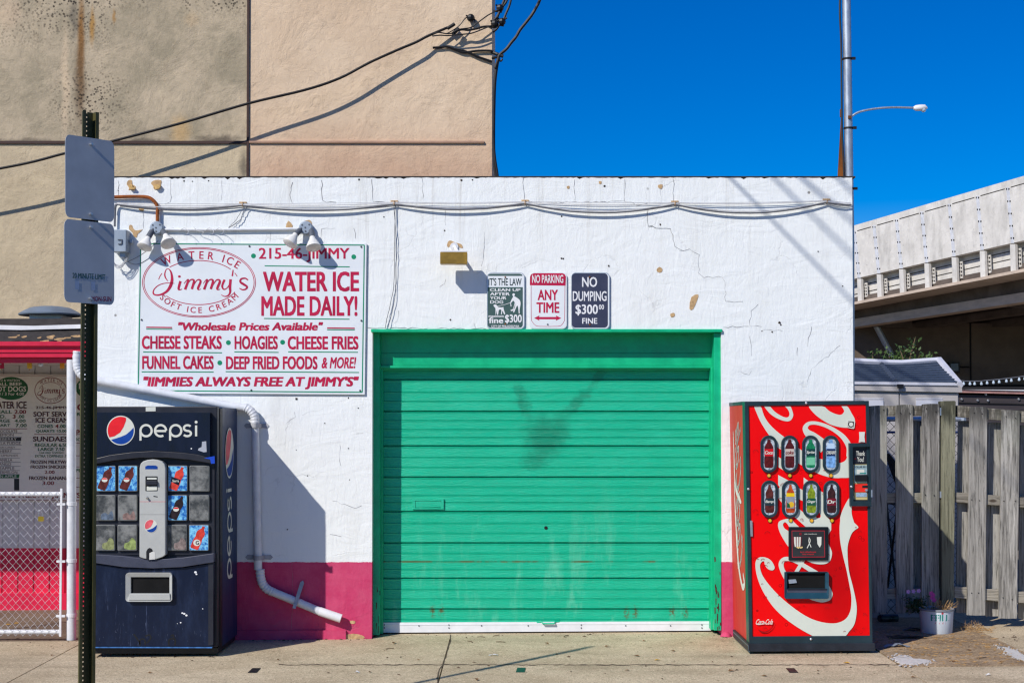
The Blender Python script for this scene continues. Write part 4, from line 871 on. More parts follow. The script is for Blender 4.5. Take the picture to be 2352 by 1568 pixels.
# ================================================================ PAINTED SHOP SIGN ON THE WALL
YS = -.02; zS = zoom(320, 580, 3.92); sg = fp(YS); smp = lambda x, y, o=0: sg(*zS(x, y), o)
sn = thing('shop_sign', 'large white board of red hand-lettered snack names with a green border on the garage wall', 'sign', tuple(at(579, 900, YS)))
MB().ext([at(*zS(*p), YS) for p in ((78, 48), (2254, 55), (2236, 1500), (50, 1488))], (0, .012, 0)).build('panel', M['signwhite'], sn, bevel=.001)
m_ = MB(); q = [(92, 58), (2232, 72), (2212, 1478), (68, 1462)]
for a, b in zip(q, q[1:] + q[:1]): m_.ribbon(smp, [a + (10,), b + (10,)], o=.0012 + .0002 * q.index(a), n=1)
for x0, y0, x1, y1 in ((1278, 270, 2092, 280), (1272, 773, 2090, 780), (145, 874, 395, 876), (1876, 880, 2140, 882), (115, 1093, 870, 1101), (988, 1092, 1412, 1097), (1503, 1092, 2170, 1096), (100, 1283, 790, 1285), (905, 1281, 2182, 1289)):
    m_.ribbon(smp, [(x0, y0, 9), (x1, y1, 9)], o=.0012, n=1)
for x, y, r in ((1171, 175, 23), (2131, 184, 23), (931, 1004, 23), (1450, 1000, 23), (849, 1197, 23)): m_.poly(smp, ell(x, y, r, r, 18), .0012)
m_.build('border', M['sgreen'], sn)
T = [('215-46-JIMMY', 1222, 98, 2090, 236, .02, 0), ('WATER ICE', 1262, 324, 2182, 516, .034, 0), ('MADE DAILY!', 1246, 558, 2166, 750, .032, 0),
     ('CHEESE STEAKS', 102, 938, 868, 1066, .038, 0), ('HOAGIES', 990, 940, 1404, 1068, .038, 0), ('CHEESE FRIES', 1498, 942, 2176, 1070, .038, 0),
     ('FUNNEL CAKES', 106, 1130, 790, 1258, .038, 0), ('DEEP FRIED FOODS', 908, 1134, 1784, 1260, .038, 0), ('& MORE!', 1826, 1142, 2150, 1250, .03, .12),
     ('"Wholesale Prices Available"', 446, 808, 1830, 888, .042, .2), ('"JIMMIES ALWAYS FREE AT JIMMY\'S"', 110, 1328, 2170, 1450, .048, .18)]
for t, x0, y0, x1, y1, b, sh in T: MB().text(t, x0, y0, x1, y1, smp, .0012, b, sh).build('lettering', M['red'], sn)
m_ = MB(); [m_.ribbon(smp, [(x0, y, 12), (x1, y + 3, 12)], o=.0012, n=1) for x0, y, x1 in ((145, 857, 392), (1876, 864, 2140))]; m_.build('rule_line', M['red'], sn)
def emblem(mp, par, mat, mat2, o=.0012, k=1.0):
    m_ = MB()
    m_.ribbon(mp, [p + (6 * k,) for p in ell(650, 428, 541, 333, 64)], o=o, n=1, closed=True); m_.ribbon(mp, [p + (6 * k,) for p in ell(650, 428, 527, 322, 64)], o=o + .0002, n=1, closed=True)
    for a0, a1 in ((37, 136), (217, 335), (155, 172), (16, 26)): m_.ribbon(mp, [p + (7 * k,) for p in ell(645, 430, 385, 211, 24, a0, a1)], o=o, n=1)
    m_.build('emblem_oval', mat2, par)
    m_ = MB()
    m_.arctext('WATER ICE', 640, 428, 455, 226, 140, 33, 96, 105, mp, o, .012 * k); m_.arctext('SOFT ICE CREAM', 645, 420, 440, 300, 211, 332, 80, 80, mp, o, .010 * k, True)
    m_.build('lettering', mat2, par)
    m_ = MB(); st = [[(352, 415, 6), (330, 385, 12), (322, 350, 12), (334, 308, 8), (356, 298, 7), (382, 330, 16), (392, 395, 26), (380, 455, 30), (345, 510, 24), (292, 542, 18), (240, 549, 14), (212, 532, 14), (222, 492, 10), (270, 452, 8), (340, 434, 7), (415, 438, 5)],
        [(472, 416, 24), (454, 488, 22), (472, 498, 9), (488, 490, 5)], [(505, 440, 5), (535, 405, 8), (546, 412, 20), (516, 496, 24)], [(522, 478, 6), (562, 410, 10), (594, 402, 16), (600, 425, 22), (580, 492, 22)], [(592, 470, 6), (628, 410, 10), (656, 404, 16), (664, 425, 22), (640, 485, 22), (652, 498, 8), (668, 490, 5)],
        [(690, 440, 5), (716, 405, 8), (728, 412, 20), (698, 496, 24)], [(704, 478, 6), (744, 410, 10), (776, 402, 16), (782, 425, 22), (762, 492, 22)], [(774, 470, 6), (812, 410, 10), (840, 404, 16), (848, 425, 22), (824, 485, 22), (836, 498, 8), (852, 490, 5)],
        [(895, 402, 22), (872, 460, 20), (886, 494, 14), (918, 482, 9), (946, 440, 10)], [(952, 398, 24), (946, 470, 26), (948, 520, 20), (930, 552, 14), (895, 562, 9), (862, 545, 5)], [(976, 308, 10), (968, 368, 14)],
        [(1118, 405, 12), (1090, 388, 13), (1052, 396, 16), (1046, 424, 20), (1080, 448, 22), (1110, 470, 18), (1096, 492, 14), (1066, 498, 12), (1036, 484, 8)]]
    for i, s_ in enumerate(st): m_.ribbon(mp, [(x, y, w * (.6 + .4 * k)) for x, y, w in s_], o=o + .0003 * (i % 4), n=5)
    m_.poly(mp, ell(462, 372, 14, 11, 12), o); m_.build('script_lettering', mat, par)
emblem(smp, sn, M['red'], M['dred'] if False else M['red'])
[MB().ball(at(*zS(x, y), YS - .002), .008, 6).build('screw', M['dgrey'], sn, smooth=True) for x, y in ((1132, 82), (2202, 88), (100, 785), (2203, 793), (1150, 1458), (2191, 1462))]

# ================================================================ THREE SMALL METAL SIGNS
Y3 = -.016; z6 = zoom(1060, 560, 5.113); m6 = lambda x, y, o=0: fp(Y3)(*z6(x, y), o)
def plate(name, lab, x0, y0, x1, y1, face, fx):
    t = thing(name, lab, 'sign', tuple(at(*z6((x0 + x1) / 2, y1), Y3)))
    MB().ext([at(*z6(*p), Y3) for p in rr(x0, y0, x1, y1, 55)], (0, .006, 0)).build('plate', M['alu'] if face else M['signwhite'], t)
    MB().poly(m6, rr(x0 + 8, y0 + 8, x1 - 8, y1 - 8, 50), .0008).build('face', M['signwhite'], t); return t
t = plate('wall_sign', 'metal sign asking owners to clean up after a dog, with dog and walker silhouettes', 660, 540, 1130, 1245, 1, None)
m_ = MB(); m_.poly(m6, [(672, 580), (680, 562), (705, 553), (1070, 553), (1095, 562), (1104, 580)], .0016); m_.poly(m6, rr(668, 720, 1106, 1226, 40)[6:18] + [(668, 720), (1106, 720)], .0016); m_.build('print', M['lawgreen'], t)
m_ = MB(); m_.text("IT'S THE LAW", 680, 606, 1090, 700, m6, .0016, .012); m_.build('lettering', mk('black_green_print', S(36, 56, 54), .4), t)
m_ = MB()
for tx, x0, y0, x1, y1, b in (('CLEAN UP', 696, 736, 1078, 772, .028), ('AFTER', 696, 786, 944, 824, .028), ('YOUR', 696, 836, 902, 874, .028), ('DOG', 698, 886, 862, 924, .028), ('maximum', 680, 1066, 868, 1096, .025), ('fine', 682, 1098, 862, 1170, .03), ('$300', 884, 1062, 1094, 1176, .022), ('CITY OF PHILADELPHIA', 712, 1194, 1062, 1220, .03)):
    MB().text(tx, x0, y0, x1, y1, m6, .0022, b).build('lettering', M['white'], t)
m_ = MB(); P = lambda pts, n=3: m_.poly(m6, cr(pts, n, True), .0022)
P([(740, 945), (765, 935), (785, 950), (800, 968), (850, 972), (862, 965), (866, 985), (872, 1010), (886, 1055), (872, 1056), (852, 1015), (845, 1055), (834, 1055), (838, 1005), (808, 1005), (798, 1060), (784, 1060), (782, 1010), (772, 1055), (766, 1055), (765, 985), (752, 968)])
P([(975, 815), (985, 798), (1002, 800), (1008, 815), (1000, 832), (1030, 850), (1068, 882), (1078, 930), (1066, 1000), (1066, 1045), (1056, 1046), (1050, 985), (1038, 950), (1016, 990), (1000, 1030), (986, 1030), (1004, 980), (1012, 935), (1002, 905), (985, 890), (962, 915), (950, 912), (968, 870), (985, 838)])
m_.ribbon(m6, [(790, 955, 5), (870, 940, 5), (950, 915, 5)], o=.0025, n=4); m_.ribbon(m6, [(1015, 895, 8), (985, 1010, 8)], o=.0025, n=1); m_.poly(m6, [(950, 1008), (985, 992), (1000, 1012), (962, 1018)], .0028); m_.ribbon(m6, [(952, 905, 6), (960, 960, 12)], o=.0028, n=1); m_.build('silhouette', M['white'], t)
m_ = MB(); [m_.ball(tuple(m6(x, y, .002)), .007, 6) for x, y in ((888, 596), (888, 1180))]; m_.build('bolt', M['rustd'], t)
t = plate('wall_sign', 'white metal sign with a red top forbidding parking at any time, with a double arrow', 1192, 540, 1655, 1240, 0, None)
m_ = MB(); m_.poly(m6, [(1194, 696), (1196, 590), (1212, 560), (1245, 546), (1600, 546), (1630, 560), (1644, 590), (1640, 702)], .0016)
m_.text('ANY', 1292, 752, 1544, 882, m6, .0018, .028); m_.text('TIME', 1276, 910, 1562, 1040, m6, .0018, .028)
m_.poly(m6, [(1248, 1106), (1315, 1072), (1308, 1092), (1525, 1092), (1518, 1072), (1586, 1106), (1518, 1138), (1525, 1120), (1308, 1120), (1315, 1138)], .0018)
m_.ribbon(m6, [(1210, 700, 5), (1212, 1090, 5), (1225, 1150, 5), (1260, 1192, 5), (1310, 1208, 5), (1540, 1208, 5), (1590, 1190, 5), (1618, 1150, 5), (1628, 1090, 5), (1632, 700, 5)], o=.0019, n=2); m_.build('print', M['red'], t)
MB().text('NO PARKING', 1222, 568, 1612, 668, m6, .0024, .022).build('lettering', M['white'], t)
m_ = MB(); [m_.ball(tuple(m6(x, y, .002)), .007, 6) for x, y in ((1418, 592), (1416, 1184))]; m_.build('bolt', M['dgrey'], t)
t = plate('wall_sign', 'dark navy metal sign with white letters forbidding dumping', 1712, 540, 2192, 1245, 1, None)
MB().poly(m6, rr(1718, 548, 2168, 1226, 46), .0016).build('print', M['navy'], t)
m_ = MB()
for tx, x0, y0, x1, y1, b in (('NO', 1846, 594, 2034, 718, .02), ('DUMPING', 1730, 770, 2152, 894, .02), ('$300', 1764, 936, 2044, 1074, .02), ('00', 2056, 938, 2120, 998, .02), ('FINE', 1848, 1106, 2036, 1176, .02)): MB().text(tx, x0, y0, x1, y1, m6, .0022, b).build('lettering', M['white'], t)
m_ = MB(); [m_.ball(tuple(m6(x, y, .002)), .007, 6) for x, y in ((1942, 594), (1944, 1188))]; m_.build('bolt', M['rustd'], t)

# ================================================================ STREET SIGN ON A POST, near the kerb
a_ = R(44.3); YQ = -3.8; c0 = at(197, 900, YQ)
base = Vector((c0.x, YQ, gz(c0.x, YQ)))
U = Vector((math.cos(a_), math.sin(a_), 0)); Nn = Vector((math.sin(a_), -math.cos(a_), 0))
ps = thing('street_sign', 'two faded grey parking plates bolted to a dark green punched post', 'street sign', tuple(base))
ztop = at(203, 258, YQ).z
def pb(mb, u0, u1, n0, n1, z0, z1):
    q = [base.xy.to_3d() + U * u + Nn * n_ for u, n_ in ((u0, n0), (u1, n0), (u1, n1), (u0, n1))]
    mb.hexa([p + Vector((0, 0, z0)) for p in q], [p + Vector((0, 0, z1)) for p in q])
m_ = MB(); wz = .034
pb(m_, -wz, -.013, 0, .004, -.15, ztop); pb(m_, -.003, wz, 0, .004, -.15, ztop)
z = -.14
while z < ztop - .02:
    pb(m_, -.0129, -.0031, 0, .004, z, z + .0165); z += .0254
pb(m_, -wz, -wz + .005, .0041, .034, -.15, ztop); pb(m_, wz - .005, wz, .0041, .034, -.15, ztop)
pb(m_, -wz - .014, -wz + .005, .0341, .039, -.15, ztop); pb(m_, wz - .005, wz + .014, .0341, .039, -.15, ztop)
m_.build('post', M['olive'], ps)
PN0 = base + Nn * .044; mpQ = plane_map(PN0, -Nn)
def splate(pts):
    c = [mpQ(*p, 0) for p in pts]; return MB().ext(c, -Nn * .003)
cxm = at(206, 0, YQ)
for k, (yl, yr, bl, br) in enumerate(((308, 325, 498, 511), (502, 515, 693, 701))):
    q = []
    u0, u1 = (148.5, 150)[k == 0], 262.5
    x0 = 150 if k == 0 else 147.5
    o = rr(0, 0, 1, 1, .09, 5); ps_pts = [(x0 + u * (262.5 - x0), (yl + (yr - yl) * u) * (1 - v) + (bl + (br - bl) * u) * v) for u, v in o]
    # rounder corners vertically than the aspect gives
    sp_ = splate(ps_pts).build('sign_plate', M['signback'], ps)
    m_ = MB()
    for px, py in (((208, 332), (207, 492)) if k == 0 else ((207, 522), (206, 686))):
        c = mpQ(px, py, -.001); m_.tube([c, c + Nn * .016], .008, 8); m_.tube([c + Nn * .0161, c + Nn * .022], .0055, 8)
    m_.build('bolt', M['alu'], sp_)
    if k:
        mm = lambda x, y, o=0: mpQ(x, y, -o)
        zz_ = zoom(140, 260, 3.1375); m2 = lambda x, y, o=0: mm(*zz_(x, y), o)
        MB().text('20 MINUTE LIMIT', 116, 1271 + 8, 368, 1320, lambda x, y, o=0: m2(x, y + (x - 240) * .05, o), .001, .02).build('lettering', mk('dark_green_letters', S(30, 90, 88), .5), sp_)
        MB().text('MON-SUN', 262, 1454, 414, 1492, lambda x, y, o=0: m2(x, y + (x - 340) * .02, o), .001, .02).build('lettering', mk('magenta_letters', S(140, 30, 80), .5), sp_)
        m_ = MB(); [m_.slab([], 0, 0) if False else m_.flat([m2(x + u, y + v, .0012) for u, v in ((0, 0), (32, 2), (32, 68), (0, 66))]) for x, y in ((136, 1335), (258, 1342))]; m_.build('blank_patch', mk('pale_patch', S(162, 176, 198), .6), sp_)

# ================================================================ FLOODLIGHTS, CONDUIT, BOXES, WIRES ON THE WALL
def flood(lab, x, y, lamps):
    t = thing('floodlight', lab, 'floodlight', tuple(at(x, y, -.02)))
    c = at(x, y, 0); m_ = MB(); m_.tube([c + Vector((0, -.001, 0)), c + Vector((0, -.045, 0)), c + Vector((0, -.052, 0))], [.056, .056, .048], 20)
    m_.build('mounting_box', M['bluegrey'], t, bevel=.002)
    m_ = MB()
    for dx, dy in ((-.028, .022), (.03, .024), (0, -.03), (-.002, 0)): m_.tube([c + Vector((dx, -.053, dy)), c + Vector((dx, -.055, dy))], .007, 8)
    m_.build('knockout', M['dgrey'], t)
    for a, b, e, ya, yb, ye in lamps:
        A, B, E = at(*a, ya), at(*b, yb), at(*e, ye); d = (E - B).normalized(); L = (E - B).length
        m_ = MB(); m_.tube([A - (B - A) * .25, A, A + (B - A) * .1, B], [.012, .012, .023, .024], 12); m_.build('lamp_holder', M['dgrey'], t, smooth=True)
        m_ = MB(); m_.tube([B - d * .004, B + d * .02, B + d * L * .45, B + d * L * .92, E, E + d * .008], [.022, .026, .040, .061, .063, .052], 18); m_.build('bulb', M['bulb'], t, smooth=True)
z3 = zoom(260, 420, 4.2)
flood('grey twin floodlight nearest the sign post, one lamp facing outwards', *z3(525, 580), [(z3(470, 600), z3(428, 672), z3(388, 770), -.05, -.085, -.125), (z3(575, 600), z3(606, 650), z3(634, 735), -.05, -.10, -.15)])
flood('grey twin floodlight at the far end of the thin conduit above the phone number', *z3(2050, 578), [(z3(1990, 590), z3(1940, 640), z3(1878, 735), -.05, -.085, -.12), (z3(2100, 595), z3(2110, 670), z3(2124, 775), -.05, -.10, -.14)])
m_ = MB(); m_.tube([at(*z3(x, y), -.022) for x, y in ((600, 590), (1000, 592), (1500, 586), (1995, 582))], .012, 10)
cd_ = sol('conduit', 'straight thin white conduit running between the two twin floodlights', 'conduit', m_, M['pipewhite'])
m_ = MB(); m_.tube([at(*z3(x, y), -.03) for x, y in cr([(40, 258), (250, 252), (400, 255), (460, 275), (505, 320), (522, 370), (522, 440), (522, 520)], 5)], .014, 10)
sol('rusty_pipe', 'rusty orange bent conduit dropping to the floodlight', 'pipe', m_, M['rust'], smooth=True)
# electrical box
eb = thing('electrical_box', 'small grey electrical box with a hasp hanging below cut wires beside the sign post', 'electrical box', tuple(at(*z3(155, 870), -.05)))
MB().ext([at(*z3(*p), -.12) for p in ((60, 590), (205, 590), (205, 820), (60, 820))], (0, .118, 0)).build('box', M['bluegrey'], eb, bevel=.006)
MB().ext([at(*z3(*p), -.13) for p in ((60, 592), (200, 592), (198, 815), (60, 815))], (0, .009, 0)).build('door', M['bluegrey'], eb, bevel=.003)
m_ = MB(); m_.ext([at(*z3(*p), -.138) for p in ((115, 688), (160, 688), (160, 735), (140, 745), (118, 742), (118, 735), (150, 730), (150, 697), (115, 697))], (0, .008, 0)); m_.build('hasp', M['dgrey'], eb)
MB().ext([at(*z3(*p), -.09) for p in ((135, 820), (190, 820), (190, 870), (135, 870))], (0, .07, 0)).build('conduit_hub', M['bluegrey'], eb)
m_ = MB(); m_.ext([at(*z3(*p), -.06) for p in ((236, 690), (262, 690), (262, 725), (236, 725))], (0, .05, 0)); m_.build('bracket', M['bluegrey'], eb)
m_ = MB(); random.seed(11)
for i in range(7):
    q = [z3(175 + random.uniform(-20, 20), 870), z3(200 + random.uniform(-12, 15), 900 + random.uniform(-10, 10)), z3(170 + random.uniform(-25, 25), 950 + random.uniform(-15, 25)), z3(110 + random.uniform(-25, 20), 965 + random.uniform(-20, 20)), z3(70, 930 + random.uniform(-20, 20))]
    Y = -.05 - .012 * i / 7 * 3; m_.tube([at(*p, Y) for p in cr(q, 5)], .0028, 5)
sol('wire_tangle', 'loose tangle of thin white wires hanging under the electrical box', 'wires', m_, M['cable'])
m_ = MB(); m_.tube([at(*z3(x, y), -.02) for x, y in cr([(215, 920), (320, 870), (430, 795), (530, 705)], 4)], .0024, 5); m_.tube([at(*z3(x, y), -.022) for x, y in cr([(210, 915), (280, 945), (350, 935), (440, 880)], 4)], .0022, 5)
sol('loose_wire', 'thin stray wires trailing over the corner of the painted sign', 'wires', m_, M['cabled'])
m_ = MB()
for cx in (800, 935, 1060, 1160): m_.tube([at(*z3(x, y), -.03 - .004 * i) for i, (x, y) in enumerate(cr([(cx - 45, 600), (cx - 20, 580), (cx + 5, 575), (cx + 40, 610), (cx + 20, 640)] if cx % 2 == 0 else [(cx - 40, 560), (cx - 10, 600), (cx + 60, 615), (cx + 45, 640)], 4))], .0022, 5)
sol('loose_wire', 'short curly wire ends sticking out over the thin white conduit', 'wires', m_, M['cable'])
# cable bundle along the top of the wall
z2 = zoom(830, 0, 2.8); zr = zoom(1660, 0, 2.8)
sup = [z3(110, 325), z3(1400, 335), z2(372, 1390), z2(1265, 1386), z2(2288, 1392), zr(1000, 1378), zr(1172, 1396)]
def hang(sag, r, Y, dy, mb, n=10):
    pts = []
    for (a, b), s_ in zip(zip(sup[:-1], sup[1:]), sag):
        for i in range(n):
            t = i / n; pts.append((a[0] + (b[0] - a[0]) * t, a[1] + (b[1] - a[1]) * t + 4 * s_ * t * (1 - t) + dy + random.uniform(-.25, .25), Y - .012 * 4 * t * (1 - t)))
    pts.append((sup[-1][0], sup[-1][1] + dy, Y)); mb.tube([at(x, y, Yy) for x, y, Yy in pts], r, 6)
ca = thing('cable_bundle', 'bundle of slack grey and white cables looped along the top of the garage wall', 'cables', tuple(at(1200, 480, -.02)))
m_ = MB(); hang((10, 13, 13, 20, 22, 1), .0070, -.026, 2, m_); m_.tube([at(*p, -.026) for p in cr([(sup[0][0], sup[0][1] + 2), z3(95, 350), z3(88, 420), z3(84, 560)], 4)], .0085, 6); m_.build('cable', M['cabled'], ca)
m_ = MB(); hang((8, 10, 11, 18, 20, 1), .0046, -.03, 0, m_); m_.tube([at(*p, -.03) for p in cr([sup[0], z3(85, 335), z3(70, 400)], 4)], .006, 6); m_.build('cable', M['cable'], ca)
m_ = MB(); hang((5, 4, 2, 5, 3, 1), .0035, -.02, -1, m_); m_.build('cable', M['cable'], ca)
m_ = MB(); hang((1.5, 1, 1, 1, 2, 0), .0025, -.016, -2.5, m_); m_.build('cable', M['cable'], ca)
m_ = MB()
for p in sup[1:6]:
    c = at(p[0], p[1], 0); m_.box(c.x - .03, c.x + .03, -.014, -.001, c.z + .008, c.z + .022); m_.tube([c + Vector((0, -.001, .02)), c + Vector((0, -.036, .012)), c + Vector((0, -.036, -.012)), c + Vector((0, -.001, -.016))], .004, 5)
m_.build('clamp', M['tan'], ca)
wv = lambda pts, r, Y: [at(x + random.uniform(-.5, .5), y, Y - random.uniform(0, .01)) for x, y in cr(pts, 4)]
z5 = zoom(830, 550, 2.8)
m_ = MB(); m_.tube(wv([z2(378, 1400), z5(375, 0), z5(372, 200), z5(370, 380), z5(362, 450), z5(340, 560), z5(320, 640), z5(310, 700)], 0, -.012), .0026, 5); m_.tube(wv([z2(368, 1400), z5(380, 50), z5(384, 220), z5(380, 420), z5(372, 520), z5(350, 620), z5(328, 700)], 0, -.014), .0026, 5)
sol('loose_wire', 'pair of thin wires hanging straight down to the corner of the door frame', 'wires', m_, M['cabled'])
m_ = MB(); m_.tube(wv([z3(1445, 350), z3(1400, 420), z3(1380, 480), z3(1320, 530), z3(1255, 572)], 0, -.02), .0032, 5); m_.tube(wv([z3(1420, 345), z3(1370, 420), z3(1330, 490), z3(1290, 530), z3(1250, 570)], 0, -.016), .002, 5)
sol('loose_wire', 'short drooping wire ends hanging from the cable clamp above the painted sign', 'wires', m_, M['cabled'])
# brass box lamp
z6 = zoom(1060, 560, 5.113)
bl = thing('wall_lamp', 'brass faced box lamp on a white arm beside the three small signs', 'wall lamp', tuple(at(*z6(242, 430), -.17)))
q = [(74, 284), (412, 284), (412, 430), (74, 430)]
MB().ext([at(*z6(*p), -.215) for p in q], (0, .085, 0)).build('housing', M['brass'], bl, bevel=.003)
MB().ext([at(*z6(*p), -.205) for p in ((76, 262), (410, 262), (410, 282), (76, 282))], (0, .07, 0)).build('shade', M['white'], bl, bevel=.002)
m_ = MB(); m_.tube([at(*z6(250, 215), 0), at(*z6(262, 222), -.05), at(*z6(300, 300), -.11), at(*z6(310, 350), -.145)], .014, 10); m_.tube([at(*z6(250, 215), 0), at(*z6(250, 215), -.012)], .034, 14); m_.build('arm', M['white'], bl, smooth=True)

# ================================================================ DOWNSPOUT
z4 = zoom(0, 550, 2.8); z8b = zoom(560, 960, 2.45)
dp = thing('downspout', 'white metal downspout slanting across the garage wall and kicking out at the bottom', 'downspout', tuple(at(600, 1420, -.05)))
def leg(pts, r=.033, Y=-.055): return MB().tube([at(*p, Y) for p in pts], r, 14)
leg([z4(600, 1040), z4(660, 1058), z4(1600, 1238), z8b(100, 86)]).build('slanting_pipe', M['pipewhite'], dp, smooth=True)
leg([z8b(153, 172), z8b(172, 1052)]).build('straight_pipe', M['pipewhite'], dp, smooth=True)
leg([z8b(240, 1178), z8b(400, 1243), z8b(540, 1302)]).build('outlet_pipe', M['pipewhite'], dp, smooth=True)
MB().tube([at(*p, -.055) for p in (z8b(538, 1301), z8b(668, 1345))], .036, 14).build('outlet_pipe', M['white'], dp, smooth=True)
def elbow(pts):
    q = cr(pts, 7); rs = [.0345 + (.0035 if i % 3 == 1 else 0) for i in range(len(q))]; return MB().tube([at(*p, -.055) for p in q], rs, 14)
elbow([z8b(95, 84), z8b(128, 105), z8b(150, 140), z8b(154, 180)]).build('elbow', M['pipewhite'], dp, smooth=True)
elbow([z8b(184, 1050), z8b(186, 1090), z8b(198, 1135), z8b(225, 1168), z8b(262, 1188)]).build('elbow', M['pipewhite'], dp, smooth=True)
elbow([z4(530, 860), z4(526, 930), z4(535, 985), z4(565, 1025), z4(610, 1043)]).build('elbow', M['pipewhite'], dp, smooth=True)
def strap(c, d, ln):                                      # flat strap over the pipe with pointed ears
    m_ = MB(); c = Vector(c); n = Vector((0, -1, 0)); d = Vector(d).normalized(); w = n.cross(d)
    for s in (-1, 1):
        e0 = c + d * s * .047; e1 = c + d * s * ln; e2 = c + d * s * (ln + .018)
        m_.ext([e0 + w * .017, e1 + w * .02, e2, e1 - w * .02, e0 - w * .017], (0, -.004, 0))
    arc = [c + d * .045 * math.cos(R(a)) + n * (.0 + .098 * math.sin(R(a))) for a in range(0, 181, 15)]
    m_.add([p + w * .018 for p in arc] + [p - w * .018 for p in arc], [(i, i + 1, len(arc) + i + 1, len(arc) + i) for i in range(len(arc) - 1)]); return m_
strap(at(*z8b(163, 193), -.002), (1, 0, 0), .085).build('strap', M['strap'], dp); strap(at(*z8b(178, 978), -.002), (1, 0, 0), .095).build('strap', M['strap'], dp)
c = at(*z8b(400, 1243), -.095); e = at(*z8b(436, 1130), -.02)
m_ = MB(); ax = (e - c).normalized(); w = Vector((0, 1, 0)).cross(ax).normalized() * .016
m_.ext([c - ax * .06 + w * .8, e + w, e + ax * .02, e - w, c - ax * .06 - w * .8], (0, -.004, 0)); m_.build('strap', M['strap'], dp)

# ================================================================ FOOD STAND ON THE LEFT
fs = thing('food_stand', 'open food stand with a pink-red roof fascia and white and red siding', 'food stand', (-5, 1.5, 0))
YW = 1.9; x0 = -9.5; x1 = -3.49
zr_ = at(100, 1258, YW).z; wl = MB(); wr_ = MB()
x = x0; n = 0
while x < x1 - .01:
    xb = min(x + .145, x1 - .002)
    wl.box(x + .004, xb - .004, YW, YW + .05, zr_, 2.5); wr_.box(x + .004, xb - .004, YW, YW + .05, .09, zr_ - .001); x += .15
wl.box(x0, x1, YW + .012, YW + .06, zr_, 2.5); wr_.box(x0, x1, YW + .0121, YW + .06, .09, zr_ - .001)
wl.build('wall', M['shopgrey'], fs); wr_.build('wall', M['shopred'], fs)
MB().box(x0, x1 - .01, YW - .04, YW - .001, -.03, .14).build('base_board', M['shopred'], fs)
YFa = .02
def fx(y0, y1, Y, th, xr_=x1, xl_=x0): a, b = at(100, y0, Y).z, at(100, y1, Y).z; return MB().box(xl_, xr_, Y, Y + th, b, a)
f1 = fx(784, 794, YFa - .03, .06); f2 = fx(794.2, 806, YFa, .03); f2b = fx(806.2, 809, YFa - .015, .045); f3 = fx(809.2, 820, YFa - .005, .03)
for f in (f2, f2b, f3): f1.add(f.v, f.f)
xe = at(172, 830, YFa).x; f4 = fx(820.3, 833, YFa + .04, .05, xe); f1.add(f4.v, f4.f); f1.build('fascia', M['fascia'], fs)
za, zb2 = at(100, 776, YFa).z, at(100, 784, YFa).z
MB().box(x0, x1, YFa + .05, YW + .5, zb2 - .12, zb2 - .02).build('ceiling', M['shopgrey'], fs)
random.seed(9)
m_ = MB(); m_.hexa([(x0, YFa + .01, zb2), (x1, YFa + .01, zb2), (x1, 3.2, zb2), (x0, 3.2, zb2)], [(x0, YFa + .25, za + .12), (x1, YFa + .25, za + .10), (x1, 3.2, za + .3), (x0, 3.2, za + .3)]); m_.build('roof', M['tar'], fs)
m_ = MB()
for i in range(16):
    px = random.uniform(0, 185); py = random.uniform(770, 784); w = random.uniform(6, 26); m_.slab(cr([(px, py), (px + w, py - random.uniform(0, 3)), (px + w * .9, py + random.uniform(1, 3)), (px + 2, py + random.uniform(1, 3))], 2, True), YFa - .0 - .001 * i, .004)
m_.build('torn_edge', M['tan'], fs)
m_ = MB(); pts = [(x0, .20), (-6, .20), (-5, .195), (-4.4, .21), (-4.0, .18), (x1, .195)]
zf = at(100, 747, .2).z; zf2 = at(100, 756, .2).z
m_.ext([(x0, .2, zf), (-5.0, .2, zf - .002), (-4.35, .2, zf + .004), (-4.0, .2, zf - .004), (x1, .2, zf + .012), (x1, .2, zf2 + .01), (-4.1, .2, zf2 - .006), (-4.6, .2, zf2 + .004), (x0, .2, zf2)], (0, .02, 0)); m_.build('flashing', M['white'], fs)
zc_ = at(100, 734, .5).z; MB().hexa([(x0, .23, zf2), (x1, .23, zf2), (x1, 3.2, zf2), (x0, 3.2, zf2)], [(x0, .5, zc_), (x1, .5, zc_ + .01), (x1, 3.2, zc_), (x0, 3.2, zc_)]).build('roof', M['tar'], fs)
# support post
pt = at(164, 1460, .06); MB().tube([(pt.x, .06, gz(pt.x, 0) - .03), (at(164, 833, .06).x, .06, at(164, 826, .06).z)], .038, 16).build('support_post', M['pipewhite'], fs, smooth=True)
# turtle vent on the roof
YV = .9; c = at(116, 735, YV); vt = thing('roof_vent', 'low grey domed roof vent on the food stand roof', 'roof vent', tuple(c)); k = (YV + 11.6) / F
MB().box(c.x - 38 * k, c.x + 34 * k, YV - .12, YV + .2, c.z - .06, c.z + 12 * k).build('collar', M['galv'], vt)
m_ = MB(); prof = [(70 * k, 10 * k), (71 * k, 13 * k), (60 * k, 20 * k), (44 * k, 28 * k), (24 * k, 31 * k), (.001, 31.5 * k)]; m_.lathe(c, prof, 28); m_.build('hood', mk('vent_grey', S(120, 134, 148), .5, .2), vt, smooth=True)
